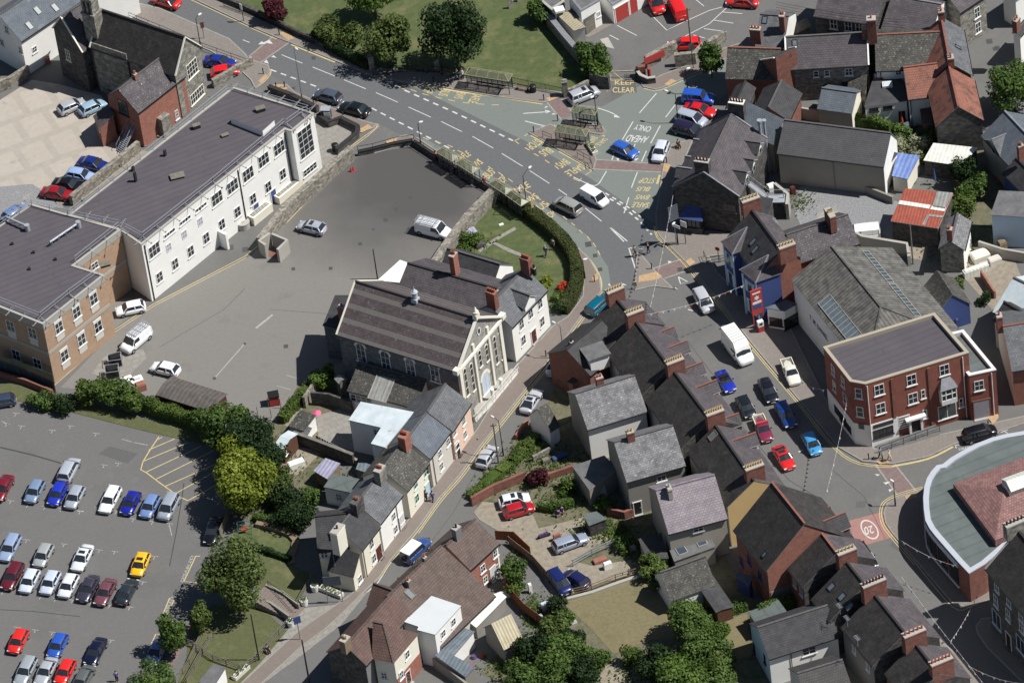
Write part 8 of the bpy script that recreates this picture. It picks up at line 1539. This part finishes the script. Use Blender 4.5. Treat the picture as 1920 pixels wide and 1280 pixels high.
def banner():
 c=G(1421,600,0);n=BB.n;u=BB.d;up=Vector((0,0,1));o=empty('banner',(c.x,c.y,0),'tall red fuel station banner with white star sign on the blue building','banner');z0=2.2;m=MB();c=G(1421,588,2.2);w=1.55;H_=4.0;u=Vector((cos(radians(20)),sin(radians(20)),0));n=Vector((u.y,-u.x,0))
 m.box(c,u*w,n*.18,up*H_);m.build('panel','redpaint',o);f=c+n*.1
 m=MB();m.box(f+up*3.35,u*1.1,n*.03,up*.22);m.box(f+up*1.75,u*1.2,n*.03,up*.36);s=f+up*2.7+n*.02
 for a0 in (0,pi):
  p=[s+u*.42*cos(a0+pi/2+k*2*pi/3)+up*.42*sin(a0+pi/2+k*2*pi/3)+n*(.01 if a0 else 0) for k in range(3)];m.poly(p if (p[1]-p[0]).cross(p[2]-p[0]).dot(n) > 0 else p[::-1])
 m.build('white_marks','pvc',o);m=MB();m.box(f+up*.95,u*1.15,n*.03,up*.7);m.build('dark_marks','royalblue',o);m=MB();m.box(c-n*.0-up*2.2-u*.65,u*.12,n*.12,up*2.4);m.box(c-up*2.2+u*.65,u*.12,n*.12,up*2.4);m.build('post','redpaint',o)
banner()
for x,y,l in ((1427,620,'white and red petrol pump by the red banner'),):c=G(x,y,.12);o=empty('petrol_pump',c,l,'petrol pump');m=MB();m.box(c,(.7,.2,0),(-.15,.5,0),(0,0,.85));m.build('base','redpaint',o);m=MB();m.box(c+Vector((0,0,.85)),(.72,.2,0),(-.15,.52,0),(0,0,.8));m.build('head','pvc',o);m=MB();m.box(c+Vector((.07,-.27,1.15)),(.4,.11,0),(0,.04,0),(0,0,.3));m.build('display','black',o)
bench(792,134,20,4,'bench in the tree shade by the churchyard');bench(838,141,20,4,'bench left of the long bus shelter');bench(980,169,20,4,'bench right of the long bus shelter')
for x,y,l in ((1000,172,'dark round litter bin by the churchyard bench'),(629,282,'black bin on the slab corner'),(1382,430,'dark blue bin against the corner shop')):c=G(x,y,.1);m=MB();m.tube(c,c+Vector((0,0,1.0)),.4,n=12,r2=.45);m.tube(c+Vector((0,0,1.0)),c+Vector((0,0,1.12)),.47,n=12,r2=.3);solo('litter_bin',m,'royalblue' if 'blue' in l else 'black',l,'bin')
for x,y,l in ((591,1106,'white flower tub nearest the blue notice board'),(571,1133,'white flower tub at the foot of the steps'),(546,1172,'white flower tub by the dark blue sign')):
 c=G(x,y,.03);o=empty('flower_tub',c,l,'tub','white flower tubs');m=MB();m.tube(c,c+Vector((0,0,.85)),.42,n=14,r2=.5);m.build('tub','pvc',o);v,f=leafy(lambda r:(c+Vector((r.gauss(0,.22),r.gauss(0,.22),.95+r.random()*.12)),Vector((0,0,1))),60,.2,random.Random(int(x)));m=MB();m.v=v;m.f=f;m.m=[0]*len(f);m.sm=[False]*len(f);m.build('flowers','leaf_hedge',o)
for x,y,dx,dy,L,l in ((622,1111,30,12,3.2,'long white flower trough below the blue notice board'),(452,1262,20,-18,2.6,'white flower trough at the bottom of the grass bank'),(1110,281,8,12,2.6,'white rectangular planter on the larger island')):
 c=G(x,y,.05);u=(G(x+dx,y+dy,.05)-c).normalized();n=Vector((-u.y,u.x,0));o=empty('planter',c,l,'planter','flower troughs');m=MB();m.box(c,u*L,n*.75,(0,0,.5));m.build('trough','offwhite',o);v,f=leafy(lambda r:(c+u*r.uniform(-L/2,L/2)*.9+n*r.uniform(-.35,.35)+Vector((0,0,.62)),Vector((0,0,1))),110,.2,random.Random(int(x)));m=MB();m.v=v;m.f=f;m.m=[0]*len(f);m.sm=[False]*len(f);m.build('flowers','leaf_hedge',o)
steps((484,1112),(560,1152),12,2.6,1.2,'broad red-brown steps down to the flower tubs','pave_red');fence('503,1100 560,1140',1.0,'black handrail along the broad steps','railing','railing','handrail','black',z=.8,step=3)
wall('478,1126 510,1140 545,1165',1.0,'curved rendered wall below the broad steps',.3,'cement','low_wall');wall('500,1105 530,1118 562,1142',.9,'curved rendered wall above the broad steps',.3,'cement','low_wall')
m=MB();Q=pl('482,984 505,989 528,996 545,1003 556,1015 552,1030 545,1045 548,1058')
for i in range(len(Q)-1):a,b=G(*Q[i],0),G(*Q[i+1],0);m.box((a+b)/2,(b-a),Vector((-(b-a).y,(b-a).x,0)).normalized()*.9,(0,0,.6-.06*i))
solo('garden_steps',m,'timber','zigzag timber edged steps round the small curved lawn','steps')
mono('flat_hut','small hut with pale grey roof and white wall at the bottom by the fence','shed',[(372,1278,2.2),(400,1243,2.4),(424,1250,2.4),(400,1288,2.2)],'white','felt_grey')
def box_thing(x,y,s,mt,name,label,cat,z=0,a=.3,grp=None):
 c=G(x,y,z);m=MB();ca,sa=cos(a),sin(a);m.box(c,Vector((ca,sa,0))*s[0],Vector((-sa,ca,0))*s[1],(0,0,s[2]));m.box(c+Vector((0,0,s[2])),Vector((ca,sa,0))*s[0]*.9,Vector((-sa,ca,0))*s[1]*.8,(0,0,s[2]*.12));return solo(name,m,mt,label,cat,grp)
for a in ((556,873,(2.0,.9,.7),'white','garden_table','white table in the sandy garden plot','table'),(535,878,(1.2,.5,.5),'timber','timber_stack','heap of timber beside the white table','timber'),(520,862,(1.4,1.0,.5),'timber','timber_stack','brown timber pile by the garden hut','timber'),(940,1120,(2.2,.9,.6),'corr_white','garden_bench','white bench in the narrow garden','bench'),(1140,1065,(1.0,.5,.9),'white','rubbish_sack','white sack of rubbish on the weedy yard','sack'),(1125,1052,(1.6,.8,.4),'brick_red','rubble_heap','heap of red bricks on the weedy yard','rubble'),(1186,1032,(.8,.6,.7),'concrete','block','pale stone block by the low tiled roof','block'),(1180,955,(.7,.7,.5),'terracotta','chimney_pot','orange pot on the curved brick wall corner','pot'),(1045,1012,(.9,.4,.9),'brick_red','brick_pier','leaning orange brick pier by the parked estate','pier'),(1095,905,(1.0,.6,.4),'timber_grey','pallet','grey pallet in the terraced garden','pallet'),(1050,858,(1.9,.7,.35),'royalblue','tarpaulin','bright blue tarpaulin in the shaded garden','tarpaulin'),(1024,867,(.9,.6,.6),'timber_grey','garden_chair','wooden garden seat beside the stone wall','seat'),
  (1070,1170,(1.4,1.2,.5),'concrete','ornament','pale stone ornament by the board fence','ornament'),(1025,1140,(1.3,.9,.8),'felt_white','covered_seat','pale covered garden seat beside the dark bush','seat'),(1010,1160,(1.0,.5,.5),'skyblue','toy','pale blue garden toy on the grass','toy'),(995,1110,(.4,.4,1.3),'white','statue','white garden statue by the board fence','statue'),(880,440,(2.0,1.4,.5),'corr_clear','cold_frame','glass cold frame on the green lawn','cold frame'),(940,422,(.6,.4,.15),'pvc','paper','white scrap on the green lawn','litter'),(900,462,(1.2,.9,.5),'stone_dark','compost_heap','dark compost heap beside the cold frame','compost'),
  (1838,485,(2.2,1.6,.9),'cream','rubble_heap','largest pale heap on the builders plot','rubble'),(1865,492,(1.6,1.1,.7),'offwhite','rubble_heap','smaller pale heap on the builders plot','rubble'),(1830,512,(3.4,.8,.9),'corr_white','skip','long white skip edge in front of the pale heaps','skip'),(1845,498,(1.4,.6,.5),'concrete','block_stack','stack of grey blocks by the small stone house','blocks'),(1880,470,(1.0,1.0,1.4),'timber','timber_stack','upright timber boards on the builders plot','timber'),
  (1652,358,(1.0,.6,.6),'timber','crate','brown crate on the workshop terrace','crate'),(1487,363,(.6,.6,1.0),'maroon','barrel','dark red barrel on the rendered terrace','barrel'),(1447,355,(1.0,1.0,.7),'pvc','garden_table','white table on the fire escape terrace','table'),(1880,335,(1.6,1.2,.3),'timber_orange','decking','orange timber deck at the right edge','decking'),(1700,243,(1.6,1.0,.8),'slate_blue','boat_cover','pale blue-grey covered table beside the red parasol','table'),(265,730,(1.2,1.0,1.0),'brick_red','cable_drum','rusty red cable drum behind the hedge','drum'),(88,108,(1.6,.5,2.0),'galv','steel_step','steel platform steps by the white house','steps')):
 box_thing(*a[:6],a[6])
c=G(90,118,0);m=MB();m.tube(c,c+Vector((0,0,.9)),.4,r2=.3,n=10);solo('orange_barrel',m,'terracotta','orange barrel against the white house wall','barrel')
def parasol(x,y,z,mt,label,r=.45,h=2.3,folded=True):
 c=G(x,y,z);o=empty('parasol',c,label,'parasol','garden parasols');m=MB();m.tube(c,c+Vector((0,0,h)),.03,n=6);m.build('pole','pvc',o);m=MB()
 if folded:m.tube(c+Vector((0,0,.9)),c+Vector((0,0,h)),.22,r2=.05,n=8)
 else:m.tube(c+Vector((0,0,h-.35)),c+Vector((0,0,h)),.62,r2=.05,n=12)
 m.build('canopy',mt,o)
parasol(1692,238,0,'redpaint','folded red parasol in the pub yard',h=2.6);parasol(1753,346,0,'royalblue','folded blue parasol above the rusty shed',h=2.6);parasol(597,796,0,'petal_pink','open pink parasol on the patio',folded=False) if mk('petal_pink',lin((226,96,140)),n1=4) else 0
for i in range(4):x=1632+i*9;c=G(x,222,0);m=MB();m.box(c+Vector((0,0,.42)),(.42,0,0),(0,.42,0),(0,0,.05));m.box(c+Vector((0,.2,.45)),(.42,0,0),(0,.05,0),(0,0,.45));[m.box(c+Vector((a*.18,b*.18,0)),(.04,0,0),(0,.04,0),(0,0,.42)) for a in (-1,1) for b in (-1,1)];solo('garden_chair',m,'darkmetal','dark chair against the white back building','chair','chairs in the pub yard')
def washing():
 a,b=G(592,815,1.9),G(648,845,1.9);o=empty('washing_line',((a.x+b.x)/2,(a.y+b.y)/2,0),'washing line of coloured clothes across the patio','washing line');m=MB();m.tube(a,b,.015,n=4);m.tube((a.x,a.y,0),a,.04);m.tube((b.x,b.y,0),b,.04);m.build('line','pvc',o);d=(b-a);rnd=random.Random(3)
 for i in range(11):p=a+d*(i+.5)/11.5;w=.35;h=rnd.uniform(.5,.95);m=MB();m.box(p-Vector((0,0,h)),d.normalized()*w,(0,.03,0),(0,0,h));m.build('laundry',['cloth_red','cloth_white','cloth_blue','cloth_blue','cloth_purple','cloth_navy','cloth_white','cloth_blue','lilac','cloth_grey','lilac'][i],o)
for k_,v_ in CLOTH.items():
 if k_ not in MATS:mk(k_,lin(v_),n1=6,rough=.9)
washing()
for x,y,mt,l in ((556,922,'cloth_purple','purple ball in the cottage garden'),(570,938,'cloth_teal','teal toy tractor in the cottage garden'),(555,935,'cloth_blue','dark blue toy in the cottage garden'),(525,945,'redpaint','red kite-shaped toy hanging by the dark bush'),(888,1232,'cloth_purple','pink paddling ring behind the lattice lean-to'),(905,1230,'cloth_red','pink toy behind the lattice lean-to'),(884,1250,'redpaint','red toy car on the low lean-to path')):
 c=G(x,y,.05);m=MB();m.tube(c,c+Vector((0,0,.35)),.38,r2=.25,n=10);solo('toy',m,mt,l,'toy')
c=G(460,998,.05);o=empty('swing',c,'blue and red garden swing on the small lawn','swing');m=MB()
for k in (-1,1):m.bar(c+Vector((k*.8,-.6,0)),c+Vector((k*.8,0,1.9)),.06,.06);m.bar(c+Vector((k*.8,.6,0)),c+Vector((k*.8,0,1.9)),.06,.06)
m.bar(c+Vector((-.8,0,1.9)),c+Vector((.8,0,1.9)),.06,.06);m.build('frame','cloth_teal',o);m=MB();m.box(c+Vector((0,0,.6)),(.9,0,0),(0,.35,0),(0,0,.08));m.build('seat','redpaint',o)
for x,y,hx,l in ((1020,1007,10,'purple motor scooter lying at the edge of the sandy yard'),):
 c=G(x,y,.05);o=empty('scooter',c,l,'scooter');m=MB();m.box(c+Vector((0,0,.3)),(1.2,.3,0),(-.06,.25,0),(0,0,.35));m.bar(c+Vector((.5,.12,.3)),c+Vector((.35,.1,1.0)),.06,.06);m.bar(c+Vector((.35,-.2,1.0)),c+Vector((.3,.4,1.0)),.04,.04);m.build('body','cloth_purple',o)
 for k in (-.55,.6):m=MB();p=c+Vector((k,k*.25,.25));m.tube(p-Vector((-.02,.06,0)),p+Vector((-.02,.06,0)),.25,n=12);m.build('wheel','rubber',o)
for x,y,l in ((959,16,'tall pale gravestone on the lawn'),(975,3,'pale gravestone at the top edge of the lawn')):c=G(x,y,0);m=MB();m.box(c,(.7,.1,0),(-.03,.2,0),(0,0,1.2));m.tube(c+Vector((0,-.1,1.2)),c+Vector((0,.1,1.2)),.33,n=12);solo('gravestone',m,'concrete',l,'gravestone','gravestones on the lawn')
for a in ((858,150,6,3,'walk','cloth_teal','cloth_denim','person with white hair standing beside the long bus shelter','hair_grey'),(868,149,5,6,'stand','cloth_white','cloth_black','person in a white top beside the long bus shelter','hair_fair'),(1191,480,4,8,'walk','cloth_grey','cloth_black','person in grey waiting at the island tip','hair_dark'),(1216,475,-6,2,'walk','cloth_black','cloth_denim','person in a black top and blue jeans crossing the road','hair_fair'),
  (1024,480,6,-6,'walk','cloth_blue','cloth_navy','person in a blue and white shirt on the garden path','hair_grey'),(1038,467,-6,6,'stand','cloth_grey','cloth_black','person in dark clothes beside the curved hedge','hair_dark'),(800,938,10,-10,'walk','cloth_brown','cloth_black','person in brown walking along the cottages','hair_dark'),(812,940,8,-12,'walk','cloth_blue','cloth_navy','person in a bright blue jacket walking along the cottages','hair_dark'),
  (1651,859,8,2,'walk','cloth_teal','cloth_black','person in a blue denim jacket before the office','hair_dark'),(1668,863,8,2,'walk','cloth_beige','cloth_beige','person in a long pale coat before the office','hair_grey'),(220,1277,2,10,'stand','cloth_blue','cloth_navy','person in blue at the bottom of the car park','hair_dark'),(909,350,6,6,'stand','cloth_red','cloth_navy','person in a red skirt between the shelters','hair_dark'),
  (818,303,6,-4,'stand','cloth_red','cloth_navy','person in dark red at the first shelter above the yard','hair_dark'),(1047,968,6,-6,'sit','cloth_blue','cloth_denim','person in blue sitting in the back garden','hair_dark'),(1054,962,-2,8,'sit','cloth_purple','cloth_black','person in purple sitting in the back garden','hair_dark'),(502,1222,6,6,'sit','cloth_black','cloth_navy','person in black sitting by the timber fence','hair_dark'),(974,366+2,6,4,'stand','cloth_white','cloth_brown','person in white behind the third shelter','hair_dark'),(1272,276,4,6,'sit','cloth_brown','cloth_black','person in dark clothes on the pavement by the bays','hair_dark')):
 z=.12 if a[1] < 870 and a[0] > 780 else 0
 if a[4]=='sit':box_thing(a[0],a[1],(.5,.5,.38),'timber','stool','low seat under the '+a[7].split(' sitting')[0].split(' on the')[0],'seat')
 person(*a[:8],hair=a[8],group=None,z=z)
